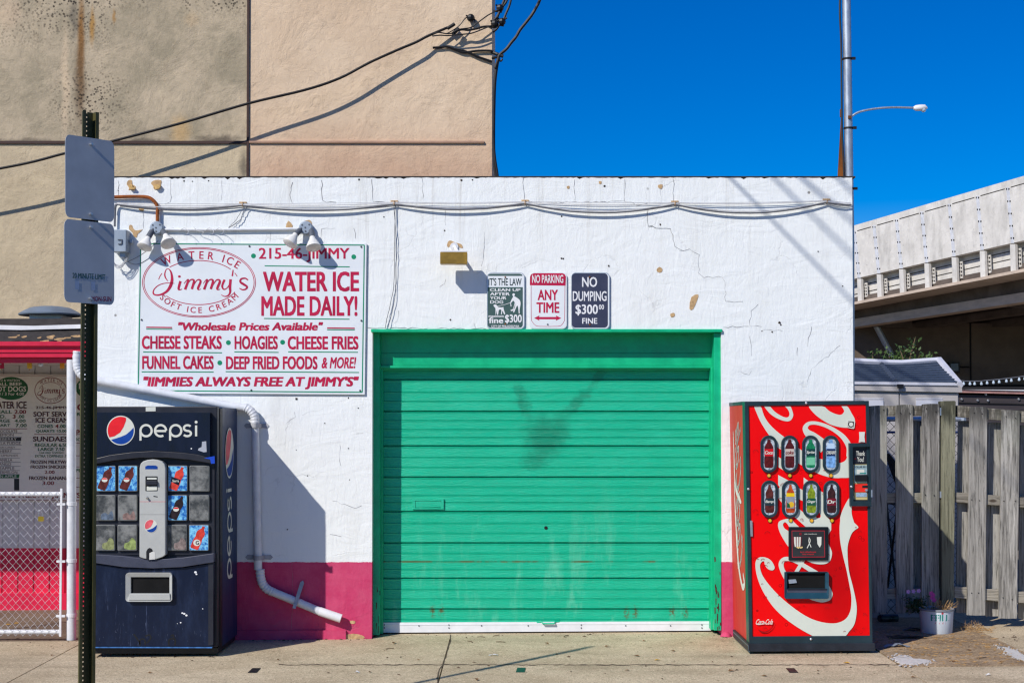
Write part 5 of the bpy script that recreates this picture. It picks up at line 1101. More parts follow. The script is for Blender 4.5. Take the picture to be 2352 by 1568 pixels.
# menu board
zm = zoom(0, 740, 3.1375); YM = 1.86; mm_ = fp(YM); mmp = lambda x, y, o=0: mm_(*zm(x, y), o)
mbd = thing('menu_board', 'white menu board of ice cream and snack prices inside the food stand', 'menu board', tuple(at(100, 1150, YM)))
MB().ext([at(*zm(*p), YM) for p in ((-420, 540), (640, 545), (640, 1512), (-420, 1512))], (0, .02, 0)).build('panel', M['board'], mbd)
m_ = MB(); m_.poly(mmp, [(-420, 552), (640, 552), (640, 556), (-420, 556)], .001); m_.poly(mmp, [(-420, 1504), (640, 1504), (640, 1508), (-420, 1508)], .001); m_.poly(mmp, [(-60, 958), (208, 958), (208, 963), (-60, 963)], .001); m_.poly(mmp, [(262, 1001), (640, 1001), (640, 1005), (262, 1005)], .001)
for y in (1068, 1165, 1250, 1335, 1405): m_.poly(mmp, [(580, y), (640, y), (640, y + 4), (580, y + 4)], .001)
m_.build('rule_line', M['dred'], mbd)
MB().poly(mmp, ell(85, 652, 130, 88, 40), .001).build('oval', M['mgreen'], mbd); MB().poly(mmp, ell(690, 650, 110, 82, 40)[10:31] , .001).build('oval', M['mgreen'], mbd)
m_ = MB()
for tx, x0_, y0, x1_, y1, b in (('DIETZ & WATSON', -40, 582, 152, 598, .01), ('ALL BEEF', -20, 606, 166, 630, .02), ('HOT DOGS', -60, 636, 200, 676, .02), ('2.00 / 3 For 4.00', -56, 682, 184, 706, .01), ('F', 604, 612, 640, 656, .03)): MB().text(tx, x0_, y0, x1_, y1, mmp, .002, b).build('lettering', M['board'], mbd)
for mt, L in ((M['mbrown'], [('WATER ICE', -80, 752, 204, 806, .03), ('215-46-JIMMY', 274, 788, 520, 814, .025), ('SOFT SERVE', 256, 830, 535, 868, .03), ('ICE CREAM', 272, 876, 522, 914, .03), ('SUNDAES', 252, 1020, 520, 1058, .03), ('FROZEN MILKYWAY', 234, 1202, 540, 1228, .03), ('FROZEN SNICKERS', 234, 1240, 520, 1264, .03), ('FROZEN BANANAS', 222, 1324, 545, 1352, .03)]),
              (M['mgreen'], [('SMALL', -60, 818, 92, 844, .02), ('MED.', -60, 854, 44, 880, .02), ('LARGE', -60, 888, 78, 912, .02), ('QUART', -60, 924, 78, 948, .02), ('.00', 136, 854, 186, 880, .02), ('4.00', 112, 888, 196, 912, .02), ('7.00', 120, 922, 204, 948, .02), ('CONES', 286, 928, 406, 954, .02), ('.00', 452, 928, 502, 954, .02), ('QUARTS 10.00', 274, 968, 512, 992, .02), ('REGULAR 6.50', 266, 1072, 518, 1098, .02), ('LARGE 7.50', 290, 1104, 494, 1130, .02), ('ONE FREE TOPPING!', 298, 1138, 488, 1152, .01), ('EXTRA TOPPINGS .75', 268, 1160, 522, 1180, .01), ('RE', 588, 838, 640, 862, .02), ('ICE', 584, 1030, 640, 1054, .02), ('PIZ', 580, 1266, 640, 1292, .03)]),
              (M['dred'], [('2.00', 110, 816, 200, 846, .03), ('3', 96, 852, 120, 882, .03), ('4', 424, 926, 448, 956, .03), ('2.00', 342, 1280, 418, 1304, .02), ('3.00', 324, 1362, 414, 1390, .02), ('G', 590, 770, 650, 822, .03), ('PR', 580, 968, 650, 1012, .03), ('"JIMMIES ALWAYS FREE AT JIMMY\'S"', -400, 1448, 640, 1500, .03)]),
              (M['mbrown'], [('CHOCOLATE', -40, 968, 132, 990, 0), ('LEMON', -20, 998, 104, 1018, 0), ('VANILLA FUDGE', -90, 1062, 158, 1082, 0), ('COTTON CANDY', -60, 1096, 116, 1110, 0), ('CHERRY', -20, 1122, 92, 1144, 0), ('CHERRY-LEMONADE', -90, 1158, 138, 1172, 0), ('VANILLA', -20, 1188, 94, 1210, 0), ('MANGO', -30, 1220, 84, 1242, 0), ('PINEAPPLE', -60, 1252, 110, 1274, 0), ('WATERMELON', -70, 1284, 132, 1304, 0)])):
    [MB().text(*q[:5], mmp, .0022, q[5]).build('lettering', mt, mbd) for q in L]
m_ = MB(); [m_.poly(mmp, [(-200, y), (xx, y), (xx, y + 3), (-200, y + 3)], .0012) for y, xx in ((994, 172), (1024, 168), (1058, 162), (1086, 168), (1114, 158), (1148, 158), (1182, 152), (1214, 158), (1246, 158), (1278, 152), (1308, 150))]; m_.build('rule_line', M['dgrey'], mbd)
m_ = MB(); m_.poly(mmp, [(-200, 1027), (162, 1027), (162, 1054), (-200, 1054)], .0011); m_.poly(mmp, [(108, 1342), (147, 1342), (147, 1432), (108, 1432)], .0011); m_.build('label_strip', M['black'], mbd)
MB().poly(mmp, [(-200, 1310), (150, 1308), (145, 1338), (-200, 1340)], .0011).build('label_strip', M['mgreen'], mbd)
m_ = MB(); m_.text('BLUEBERRY', -70, 1030, 128, 1050, mmp, .0022); m_.text('GREEN APPLE', -80, 1314, 126, 1334, mmp, .0022); m_.build('lettering', M['board'], mbd)
emblem(lambda x, y, o=0: mmp(388 + (x - 650) * .228, 668 + (y - 428) * .302, o), mbd, M['dred'], M['dred'], .001, 1.5)
# party lights shaped like ice pops
pl_ = thing('party_lights', 'string of clear bulbs and little ice pop ornaments under the stand fascia', 'string lights', tuple(at(90, 835, .3)))
m_ = MB(); m_.tube([at(x, 829 + 4 * math.sin(x * .07) ** 2, .22) for x in range(-80, 176, 8)], .004, 5); m_.build('cord', M['black'], pl_)
for x, mt in ((3, M['red']), (67, M['yellow']), (142, mk('orange_pop', S(222, 150, 30), .4))):
    m_ = MB(); m_.slab([(x - 5, 832), (x + 5, 832), (x + 5, 846), (x - 5, 846)], .2, .02); b = m_.build('ice_pop', mt, pl_, bevel=.004); MB().slab([(x - 1.3, 846.2), (x + 1.3, 846.2), (x + 1.3, 850), (x - 1.3, 850)], .205, .008).build('stick', M['tan'], b)
for x in (3, 93): m_ = MB(); m_.ball(at(x, 836, .22), .022, 8); b = m_.build('bulb', M['glass'], pl_, smooth=True); MB().tube([at(x, 832, .22), at(x, 824, .22)], .012, 8).build('bulb_socket', M['black'], b)

# ================================================================ CHAIN-LINK GATE
YG = .03; cg = thing('chain_link_gate', 'low white chain-link gate hinged to the food stand post', 'gate', tuple(at(60, 1455, YG)))
z7 = zoom(0, 1107, 2.8); ga, gbq = at(-190, 1134, YG), at(*z7(422, 280), YG); zt2, zb3 = at(100, 1134, YG).z, at(100, 1450, YG).z
m_ = MB(); xg0, xg1 = ga.x, at(142, 1300, YG).x; m_.tube([(xg0, YG, zt2), (xg1, YG, zt2)], .019, 10); m_.tube([(xg0, YG, zb3), (xg1, YG, zb3)], .019, 10); m_.tube([(xg0, YG, zb3), (xg0, YG, zt2)], .019, 10); m_.build('frame', M['white'], cg, smooth=True)
def chain(xa, xb, za, zb, Y, dia, r, mat, par, name='mesh'):
    m_ = MB(); k = 0; x = xa
    while x <= xb:
        pts = []; i = 0; z = za - .03
        while z <= zb + .03:
            s = 1 if i % 2 else -1
            pts.append((x + s * dia * .52 * (1 if k % 2 == 0 else -1), Y - .006 * (-1) ** i, z)); z += dia * 1.12; i += 1
        m_.tube(pts, r, 4); x += dia; k += 1
    return m_.build(name, mat, par)
chain(xg0, xg1, zb3, zt2, YG - .024, .030, .0021, M['mesh'], cg)
m_ = MB(); xs_ = at(142.5, 1200, YG).x; m_.box(xs_ - .008, xs_ + .008, YG - .03, YG - .018, at(0, 1460, YG).z, at(0, 1121, YG).z); m_.build('tension_bar', M['white'], cg)
for y in (1157, 1288, 1413):
    m_ = MB(); z_ = at(150, y, YG).z; xp = at(164, y, .06).x; m_.box(xs_ - .035, xp - .036, YG - .028, YG - .012, z_ - .009, z_ + .009); m_.lathe((xp, .06, z_ - .016), [(.0395, 0), (.042, .002), (.042, .03), (.0395, .032)], 18); m_.build('hinge', M['white'], cg)
pk = thing('padlock', 'small brass padlock hanging on the white chain-link mesh', 'padlock', tuple(at(*z7(278, 462), YG - .05)))
MB().ext([at(*z7(*p), YG - .05) for p in rr(260, 428, 296, 462, 6)], (0, .02, 0)).build('body', M['padlock'], pk); m_ = MB(); m_.tube([at(*z7(x, y), YG - .04) for x, y in cr([(266, 430), (262, 395), (272, 385), (290, 410), (292, 430)], 4)], .003, 6); m_.build('shackle', M['alu'], pk)

# ================================================================ MAST, BRACE AND STREET LAMP
YMt = .33
mt_ = thing('mast', 'tall galvanised pipe mast strapped at the corner of the garage', 'mast', tuple(at(1953, 960, YMt)))
top_, bot_ = at(1943.2, -60, YMt), at(1952.5, 560, YMt); bt2 = at(1953, 960, YMt)
MB().tube([top_, bot_, bt2], .036, 16).build('pipe', M['galv'], mt_, smooth=True)
for y in (136, 295, 434):
    c = at(1943.2 + (y + 60) * .015, y, YMt); m_ = MB(); m_.lathe(c - Vector((0, 0, .008)), [(.0362, 0), (.041, .001), (.041, .015), (.0362, .016)], 18)
    m_.box(c.x + .034, c.x + .064, c.y - .03, c.y - .015, c.z - .011, c.z + .011); m_.build('clamp', M['black'], mt_)
c = at(1951, 270, YMt - .03); MB().box(c.x - .013, c.x + .013, c.y - .02, c.y, c.z - .012, c.z + .012).build('bolt', M['rustd'], mt_)
m_ = MB(); m_.hexa([at(1923, 420, .36), at(1938, 420, .36), at(1938, 420, .42), at(1923, 420, .42)], [at(1931.5, 265, .36), at(1934.5, 265, .36), at(1934.5, 265, .40), at(1931.5, 265, .40)]); m_.add(MB().slab([(1931, 250), (1934.5, 250), (1934.5, 268), (1931, 268)], .36, .03).v, [(0, 1, 2, 3), (7, 6, 5, 4), (0, 1, 5, 4), (1, 2, 6, 5), (2, 3, 7, 6), (3, 0, 4, 7)])
sol('rusty_brace', 'rusty brown tapering steel brace against the galvanised mast on the roof edge', 'brace', m_, M['rustd'])
m_ = MB(); m_.tube([at(x, y, .30) for x, y in cr([(1930, -40), (1929, 30), (1932, 100), (1933, 200), (1934, 290), (1937, 360), (1939, 420)], 4)], .0085, 6)
sol('antenna_cable', 'black cable running up beside the galvanised mast', 'cable', m_, M['black'])
YL = 26.0; sl_ = thing('street_lamp', 'grey street lamp with a long curved arm reaching out beyond the galvanised mast', 'street lamp', tuple(at(1946, 1150, YL)))
pz = at(1947, 250, YL); MB().tube([(pz.x, YL, -.2), (pz.x, YL, pz.z + .3)], [.095, .07], 12).build('pole', M['galv'], sl_, smooth=True)
m_ = MB(); m_.tube([at(x, y, YL) for x, y in cr([(1947, 275), (1958, 266), (1975, 257), (2010, 250), (2050, 247), (2100, 248)], 5)], .028, 8); m_.build('arm', M['galv'], sl_, smooth=True)
m_ = MB(); m_.tube([at(x, y, YL) for x, y in ((2098, 248.5), (2103, 248.5), (2112, 248), (2124, 247), (2130, 248.5))], [.04, .075, .085, .075, .02], 10); m_.build('lamp_head', M['white'], sl_, smooth=True)
m_ = MB(); c = at(2121, 252, YL); m_.ball(c, .07, 8); m_.build('lens', M['glass'], sl_, smooth=True)

# ================================================================ WIRES
YT = YB
def wire(name, lab, pts, r, mat='black', n=5):
    r = r * .68 if r < .0135 or .0175 > r > .0172 else r; q = cr(pts, n); return sol(name, lab, 'wire', MB().tube([at(p[0], p[1], p[2]) for p in q], [max(.004, r)] * len(q), 6), M[mat])
zt1 = zoom(0, 0, 2.8); z2 = zoom(830, 0, 2.8); zw = zoom(1060, 0, 8.4)
def wp(z, pts, ys): return [(*z(*p), y) for p, y in zip(pts, ys)]
L = [(-900, 520), (-400, 450), (0, 387), (146, 353), (260, 324), (420, 282), (570, 238), (700, 207), (780, 180)] ; L += [z2(*p) for p in ((200, 430), (400, 340), (520, 290), (600, 248), (735, 190))]
ys = [YT - .50, YT - .44, YT - .39, YT - .37, YT - .35, YT - .32, YT - .29, YT - .25, YT - .22, YT - .20, YT - .17, YT - .15, YT - .13, YT - .09]
wire('service_wire', 'long twisted service wire sagging across the tall stucco building', [(x, y, d) for (x, y), d in zip(L, ys)], .017)
wire('service_wire', 'thin wire curving up to a bracket on the stucco near the roof edge', wp(zw, [(250, 700), (360, 640), (480, 560), (560, 480), (620, 400), (690, 345), (720, 350)], [YT - .12, YT - .11, YT - .10, YT - .10, YT - .09, YT - .07, YT - .04]), .010)
wire('service_wire', 'wire looping from the splice up to the insulator beside the building corner', wp(zw, [(-20, 700), (90, 670), (220, 690), (350, 690), (500, 610), (750, 570), (880, 480), (1000, 390), (1100, 320), (1200, 265), (1320, 205)], [YT - .13] * 8 + [YT - .12] * 3), .012)
wire('service_wire', 'lowest wire drooping to the corner insulator below the splice', wp(zw, [(-40, 745), (120, 728), (300, 735), (500, 715), (720, 695), (850, 660), (1000, 600), (1180, 525)], [YT - .13] * 8), .012)
wire('service_wire', 'wire running nearly level from the splice to the building corner', wp(zw, [(420, 660), (560, 612), (700, 622), (850, 595), (1000, 555), (1180, 545)], [YT - .12] * 6), .014)
m_ = MB(); m_.tube([at(*zw(270, 590), YT - .10), at(*zw(420, 495), YT - .09)], .022, 8); m_.tube([at(*zw(380, 710), YT - .11), at(*zw(500, 585), YT - .09)], .024, 8)
sol('wire_splice', 'dark splice sleeves on the wires near the top of the stucco wall', 'splice', m_, M['black'])
m_ = MB(); c = at(*zw(750, 370), YT - .06); m_.tube([c + Vector((0, .06, 0)), c], .018, 8); m_.ball(c, .05, 6); m_.tube([c + Vector((-.06, 0, .03)), c + Vector((.05, 0, -.02)), c + Vector((.05, 0, -.06))], .01, 6)
sol('wire_bracket', 'small black wire bracket screwed to the stucco near the roof edge', 'bracket', m_, M['black'])
for lab, pts, r in (('black drop cable rising steeply past the corner insulators, nearest the stucco edge', [(1270, 470), (1300, 350), (1370, 180), (1440, 0), (1460, -80)], .017), ('black drop cable bending behind its neighbour at the top corner of the stucco', [(1200, 520), (1290, 340), (1380, 180), (1480, 40), (1510, -80)], .015),
                    ('black drop cable looping under the right hand insulator', [(1200, 665), (1280, 600), (1340, 510), (1380, 450), (1430, 390), (1480, 270), (1540, 130), (1575, 0), (1590, -80)], .015)):
    wire('drop_cable', lab, [(*zw(*p), YT - .05) for p in pts], r)
wire('drop_cable', 'heavy black cable swinging away from the building corner into the sky', [(*zw(*p), YT - .05) for p in [(1250, 1400), (1310, 1230), (1345, 1130), (1480, 1010), (1580, 880), (1680, 760), (1760, 620), (1880, 470), (2010, 300), (2120, 110), (2170, 0), (2210, -100)]], .0205)
for lab, cc in (('black insulator knob highest on the cables at the building corner', (1350, 170)), ('black insulator knob against the stucco edge among the cables', (1240, 490)), ('black insulator knob on the outer drop cable beside the building', (1390, 450))):
    m_ = MB(); c = at(*zw(*cc), YT - .05); m_.ball(c, .048, 6); m_.tube([c + Vector((-.05, 0, .04)), c, c + Vector((.06, 0, .05))], .013, 6); m_.tube([c + Vector((.02, 0, -.05)), c + Vector((-.08, .05, -.02))], .013, 6); sol('insulator', lab, 'insulator', m_, M['black'])
m_ = MB(); m_.tube([at(*zw(1180, 1070), YT + .0), at(*zw(1300, 1120), YT - .04), at(*zw(1415, 1160), YT - .05)], .022, 8); m_.tube([at(*zw(1190, 1200), YT), at(*zw(1310, 1170), YT - .05)], .016, 6); m_.tube([at(x, y, YT - .05) for x, y in [zw(*p) for p in cr([(1330, 1200), (1345, 1250), (1380, 1250), (1398, 1210)], 3)]], .012, 6)
sol('cable_bracket', 'black hooked bracket holding the heavy cable at the stucco corner', 'bracket', m_, M['black'])
wire('service_wire', 'wire dipping from the shadowed splice to the hooked corner bracket', wp(zw, [(-30, 985), (100, 975), (270, 965), (420, 1015), (560, 1070), (680, 1075), (850, 1050), (1060, 1043), (1190, 1050)], [YT - .03] * 9), .015)
wire('service_wire', 'wire slanting down to the stucco corner below the hooked bracket', wp(zw, [(420, 1010), (560, 1035), (700, 1080), (900, 1170), (1060, 1225), (1190, 1270)], [YT - .03] * 6), .015)
z2x = [(1145, 132), (1140, 160), (1136, 200), (1134, 280), (1134, 340), (1136, 380), (1141, 412)]
wire('drop_cable', 'black cable running down the edge of the stucco building to the garage roof', [(x, y, YT - .03) for x, y in z2x], .023)
wire('drop_cable', 'thinner black cable bowing out from the stucco edge above the garage roof', [(x, y, YT - .05) for x, y in [(1133, 300), (1135, 340), (1138, 370), (1142, 395), (1144, 412)]], .016)
# high overhead lines from the street to the tall building; their shadows cross the garage wall
for i, (p0, p1, r) in enumerate((((1675, 406), (1962, 696), .012), ((1775, 406), (1962, 590), .014), ((1838, 406), (1962, 512), .017), ((1922, 406), (1964, 446), .017))):
    a = at(*p0, 0); b = at(*p1, 0); t0, t1 = (3.0, 4.6) if i == 0 else (4.2, 5.8)
    k0, k1 = t0 / .85, t1 / .85; A = a + Vector((-.75, -.85, .88)) * k0; B = b + Vector((-.75, -.85, .88)) * k1; d = B - A; far = Vector((A.x - 1.2 - .2 * i, 5.95, 11.2))
    m_ = MB(); m_.tube([far, A, B, B + d * 1.5], r, 6)
    sol('overhead_line', ('thin', 'medium', 'thick', 'thickest')[i] + ' overhead line above the street whose shadow slants over the garage wall', 'wire', m_, M['black'])

# ================================================================ WOODEN FENCE
z8 = zoom(2080, 800, 3.7333); z7f = zoom(2000, 1100, 2.766)
fn = thing('wooden_fence', 'weathered grey board fence beside the red drink machine, left of the fence post', 'fence', tuple(at(2080, 1405, YF)))
def boards(lst, Y, th, par, mat='wood', nm='board'):
    for (xa, xb, ya, yb, xa2, xb2) in lst:
        r = random.uniform(-1, 1); pts = [(xa, ya + 1.5), (xa + 1.2, ya), ((xa + xb) / 2, ya - .8 + r * .5), (xb - 1.2, ya + r), (xb, ya + 2 + r), (xb2, yb + r), ((xa2 + xb2) / 2, yb + r * .8 + .6), (xa2, yb)]
        MB().slab(pts, Y + random.uniform(-.003, .003), th).build(nm, M[mat], par, bevel=.002)
boards([(1997.5, 2037, 932, 1406, 1999, 2038.5), (2057.5, 2097.5, 930, 1408, 2058.5, 2098), (2118, 2158.5, 928, 1406, 2117, 2156)], YF, .02, fn)
boards([(2088, 2117, 966, 1398, 2088, 2117)], YF + .105, .018, fn)
R_ = lambda x0, y0, x1, y1, h, Y, par: MB().slab([(x0, y0), (x1, y1), (x1, y1 + h), (x0, y0 + h)], Y, .075).build('rail', M['woodh'], par, bevel=.003)
R_(1990, 932, 2160, 931, 24, YF + .022, fn); R_(1990, 1131, 2160, 1132, 23, YF + .022, fn); R_(1990, 1352, 2160, 1350, 24, YF + .022, fn)
po = MB(); po.slab([(2162.5, 922), (2164, 920.5), (2193, 920), (2195.5, 922), (2190.5, 1412), (2163, 1412)], YF - .005, .1)
sol('fence_post', 'greenish weathered square post between the two lengths of board fence', 'post', po, M['woodg'], bevel=.004)
fg = thing('wooden_gate', 'sagging weathered board gate of alternating planks right of the fence post', 'gate', tuple(at(2280, 1415, YF)))
boards([(2227.8, 2268, 934, 1412, 2221, 2263), (2301, 2342.5, 942, 1419, 2294, 2336), (2374, 2414, 949, 1426, 2366, 2408), (2446, 2487, 956, 1433, 2440, 2481)], YF, .02, fg)
boards([(2199 + 2, 2229, 966, 1406, 2196, 2226), (2269, 2303, 970, 1414, 2263, 2297), (2344, 2376, 976, 1420, 2339, 2370), (2416, 2448, 982, 1426, 2410, 2440)], YF + .105, .018, fg)
R_(2198, 931, 2500, 956, 26, YF + .022, fg); R_(2194, 1130, 2500, 1153, 23, YF + .022, fg); R_(2192, 1346, 2500, 1371, 26, YF + .022, fg)
m_ = MB(); 
for x, y in ((2006, 940), (2030, 941), (2069, 948), (2090, 949), (2128, 938), (2150, 945), (2238, 948), (2256, 950), (2311, 956), (2333, 960), (2232, 1147), (2250, 1149), (2306, 1150), (2332, 1150), (2232, 1361), (2248, 1361), (2304, 1372), (2325, 1376), (2126, 1136), (2146, 1137)):
    m_.slab(ell(x, y, 1.2, 1.2, 8), YF - .006, .005)
m_.build('nail', M['groove'], fg)
m_ = MB(); m_.pbox(2158.8, 936, 2162.2, 954, YF + .0, .02); m_.pbox(2158.8, 1128, 2162.2, 1143, YF, .02); m_.build('hinge', M['alu'], fg)

# chain-link fence, chair and bits of the yard seen between the boards
yc = thing('chain_link_fence', 'grey chain-link fence seen through the gap in the wooden fence', 'fence', tuple(at(2050, 1400, 1.3)))
a, b = at(1985, 962, 1.3), at(2215, 1400, 1.3)
chain(a.x, b.x, b.z, a.z, 1.3, .036, .003, M['groove'], yc)
m_ = MB(); m_.tube([a, Vector((b.x, a.y, a.z))], .022, 8); m_.build('rail', M['galv'], yc); MB().tube([(a.x, 1.3, a.z - .12), (b.x, 1.3, a.z - .12)], .012, 6).build('rail', mk('blue_rail', S(40, 60, 110), .5), yc)
for x in (a.x, b.x): MB().tube([(x, 1.3, -.1), (x, 1.3, a.z + .05)], .03, 8).build('post', M['galv'], yc)
ch = thing('folding_chair', 'black folding chair glimpsed behind the chain-link fence', 'chair', tuple(at(2056, 1260, 1.75)))
YH = 1.75; m_ = MB(); m_.slab([(2034, 1042), (2042, 1040), (2060, 1062), (2076, 1130), (2068, 1140), (2046, 1080)], YH, .025); m_.build('backrest', M['black'], ch, bevel=.004)
p0, p1 = at(2050, 1135, YH), at(2085, 1150, YH)
MB().hexa([(p0.x - .08, YH - .42, p1.z - .02), (p1.x + .02, YH - .42, p1.z - .02), (p1.x + .02, YH, p1.z - .02), (p0.x - .08, YH, p1.z - .02)], [(p0.x - .08, YH - .42, p1.z + .01), (p1.x + .02, YH - .42, p1.z + .01), (p1.x + .02, YH, p1.z + .01), (p0.x - .08, YH, p1.z + .01)]).build('seat', M['black'], ch)
for dx in (-.06, .0 + p1.x - p0.x):
    for y0, y1 in ((YH - .4, YH + .05), (YH, YH - .42)): MB().tube([(p0.x + dx, y0, p1.z), (p0.x + dx, y1, gz(p0.x, YH) - .01)], .011, 6).build('leg', M['black'], ch)

# ================================================================ STORAGE SHED
YSH = 2.6
sh = thing('storage_shed', 'grey plastic storage shed with a dark slate-look roof behind the wooden fence', 'shed', tuple(at(2080, 1330, YSH)))
q8 = lambda x, y, Y: at(*z8(x, y), Y)
zg = -.03
e0, e1 = q8(-160, 490, YSH), q8(1000, 500, YSH)
r0, r1 = q8(-160, 300, YSH + 1.0), q8(795, 300, YSH + 1.0)
m_ = MB(); N_ = 9                                          # shingle courses
for i in range(N_):
    t0, t1 = i / N_, (i + 1) / N_; A, B = e0.lerp(r0, t0), e1.lerp(r1, t0); Cc, D = e1.lerp(r1, t1), e0.lerp(r0, t1); up = Vector((0, -.004, .012))
    sag = lambda a, b, t, u: a.lerp(b, u) - Vector((0, 0, .035 * t * 4 * u * (1 - u)))
    for j in range(10):
        u0, u1 = j / 10, (j + 1) / 10
        a_0, b_0 = sag(A, B, t0, u0) + up, sag(A, B, t0, u1) + up; c_0, d_0 = sag(D, Cc, t1, u1), sag(D, Cc, t1, u0)
        m_.flat([a_0, b_0, c_0, d_0]); m_.flat([sag(A, B, t0, u0), sag(A, B, t0, u1), b_0, a_0])
rf = m_.build('roof', M['slate'], sh)
m_ = MB(); m_.tube([q8(-160, 292, YSH + .98), q8(280, 314, YSH + .98), q8(450, 318, YSH + .98), q8(795, 292, YSH + .98)], .034, 6); m_.tube([q8(795, 292, YSH + .97), q8(985, 520, YSH - .02)], .036, 6); m_.build('ridge_cap', M['shedlight'], rf)
MB().tube([q8(270, 330, YSH + .97), q8(400, 485, YSH + .02)], .03, 4).build('seam', mk('roof_seam', S(58, 68, 84), .6), rf)
MB().ext([q8(*p, YSH - .03) for p in ((-160, 486), (940, 500), (1003, 545), (1005, 588), (-160, 566))], (0, .03, 0)).build('fascia', M['shedgrey'], sh)
MB().ext([q8(*p, YSH - .045) for p in ((-160, 486), (940, 500), (965, 526), (-160, 512))], (0, .014, 0)).build('gutter_trim', M['shedlight'], sh)
w0, w1 = q8(-160, 600, YSH).x, q8(976, 600, YSH).x; zt_ = q8(0, 575, YSH).z
MB().box(w0, w1, YSH + .02, YSH + 1.9, zg, zt_).build('wall', M['shedgrey'], sh)
for xa, xb in ((-160, 430), (434, 970)):
    X0, X1 = q8(xa, 600, YSH).x, q8(xb, 600, YSH).x; z_1 = q8(0, 598, YSH).z; d_ = MB(); d_.box(X0 + .004, X1 - .004, YSH - .0, YSH + .019, zg + .05, z_1)
    d_ = d_.build('door', M['shedgrey'], sh, bevel=.003); m_ = MB(); zz_ = q8(0, 640, YSH).z; m_.box(X0 + .16, X1 - .16, YSH - .006, YSH - .001, zz_ - .012, zz_); m_.box(X0 + .16, X1 - .16, YSH - .014, YSH - .001, zg + .2, zz_ - .02); m_.build('door_panel', M['shedlight'], d_, bevel=.003)
m_ = MB(); c = q8(440, 532, YSH - .05); m_.box(c.x - .03, c.x + .03, c.y - .015, c.y, c.z - .02, c.z + .02); m_.build('latch', M['black'], sh)
# bush behind the shed
random.seed(21)
def leafbush(name, lab, cat, stems, n, sz, spread, mat, par_loc, smat, group=None):
    t = thing(name, lab, cat, par_loc, group); m_ = MB(); l_ = MB()
    for s_ in stems:
        pts = cr([Vector(p) for p in s_], 4) if False else s_
        m_.tube(pts, [.012 * (1 - .7 * i / (len(pts) - 1)) for i in range(len(pts))], 5)
        for k in range(n):
            u = random.random() ** .7 * (len(pts) - 1); i = min(int(u), len(pts) - 2); p = Vector(pts[i]).lerp(Vector(pts[i + 1]), u - i)
            p += Vector((random.gauss(0, spread), random.gauss(0, spread), random.gauss(0, spread * .8)))
            d = Vector((random.uniform(-1, 1), random.uniform(-1, 1), random.uniform(-.6, 1))).normalized(); e = d.cross(Vector((random.uniform(-1, 1), random.uniform(-1, 1), random.uniform(-1, 1)))).normalized()
            L = sz * random.uniform(.6, 1.3); l_.flat([p, p + d * L * .5 + e * L * .28, p + d * L, p + d * L * .5 - e * L * .28])
    m_.build('stem', M[smat], t); l_.build('foliage', M[mat], t); return t
YBs = 5.2; st_ = []
for x0_, x1_, y1_ in ((505, 580, 70), (510, 540, 190), (490, 430, 150), (470, 480, 175), (480, 410, 210), (450, 320, 240), (440, 265, 190), (470, 345, 250), (560, 620, 235), (680, 740, 245), (690, 775, 270), (690, 665, 265), (560, 570, 270), (400, 380, 270), (190, 190, 215), (420, 300, 285)):
    st_.append([q8(x0_, 420, YBs), q8(x0_ + (x1_ - x0_) * .4, 420 + (y1_ - 420) * .5, YBs + random.uniform(-.15, .15)), q8(x1_, y1_ + 12, YBs + random.uniform(-.2, .2))])
leafbush('bush', 'straggly green sapling growing behind the shed roof under the overpass', 'bush', st_, 46, .05, .036, 'leaf', tuple(q8(500, 420, YBs) - Vector((0, 0, 1.6))), 'stem')
# low dark building behind, and a string of bulbs
YD2 = 7.0
db = thing('dark_shed', 'low dark board building with a pale pink roof edge behind the wooden gate', 'building', tuple(q8(1300, 900, YD2)))
a, b = q8(900, 606, YD2), q8(2300, 640, YD2)
MB().hexa([(a.x, YD2, -.1), (b.x, YD2, -.1), (b.x, YD2 + 3, -.1), (a.x, YD2 + 3, -.1)], [(a.x, YD2, a.z), (b.x, YD2, b.z), (b.x, YD2 + 3, b.z), (a.x, YD2 + 3, a.z)]).build('wall', M['dwood'], db)
m_ = MB(); 
for y in (676, 735): m_.ext([q8(900, y, YD2 - .02), q8(2300, y + 34, YD2 - .02), q8(2300, y + 40, YD2 - .02), q8(900, y + 6, YD2 - .02)], (0, .018, 0))
m_.build('batten', M['groove'], db)
MB().ext([q8(900, 560, YD2 - .06), q8(2300, 594, YD2 - .06), q8(2300, 622, YD2 - .06), q8(900, 588, YD2 - .06)], (0, 3.2, 0)).build('roof_edge', M['pinktrim'], db)
MB().ext([q8(1000, 561, YD2 - .08), q8(2300, 572, YD2 - .08), q8(2300, 590, YD2 - .08), q8(1180, 566, YD2 - .08)], (0, .018, 0)).build('flashing', M['white'], db)
m_ = MB(); 
for x, y in ((1000, 650), (1145, 660), (1240, 662), (1220, 606), (1520, 650)): m_.ball(q8(x, y, YD2 - .01), .018, 5)
m_.build('screw', M['alu'], db)
YX = 6.0; sb = thing('string_lights', 'string of small clear bulbs sagging under the overpass behind the wooden gate', 'string lights', tuple(q8(1300, 500, YX)))
def sy(x): return 482 + 4 * math.sin((x - 970) / 90) * 0 + (0 if x < 1150 else -((x - 1150) / 418) ** 1.5 * 42) + (4 if 1000 < x < 1200 else 0)
MB().tube([q8(x, sy(x), YX) for x in range(700, 1900, 30)], .007, 5).build('cord', M['cabled'], sb)
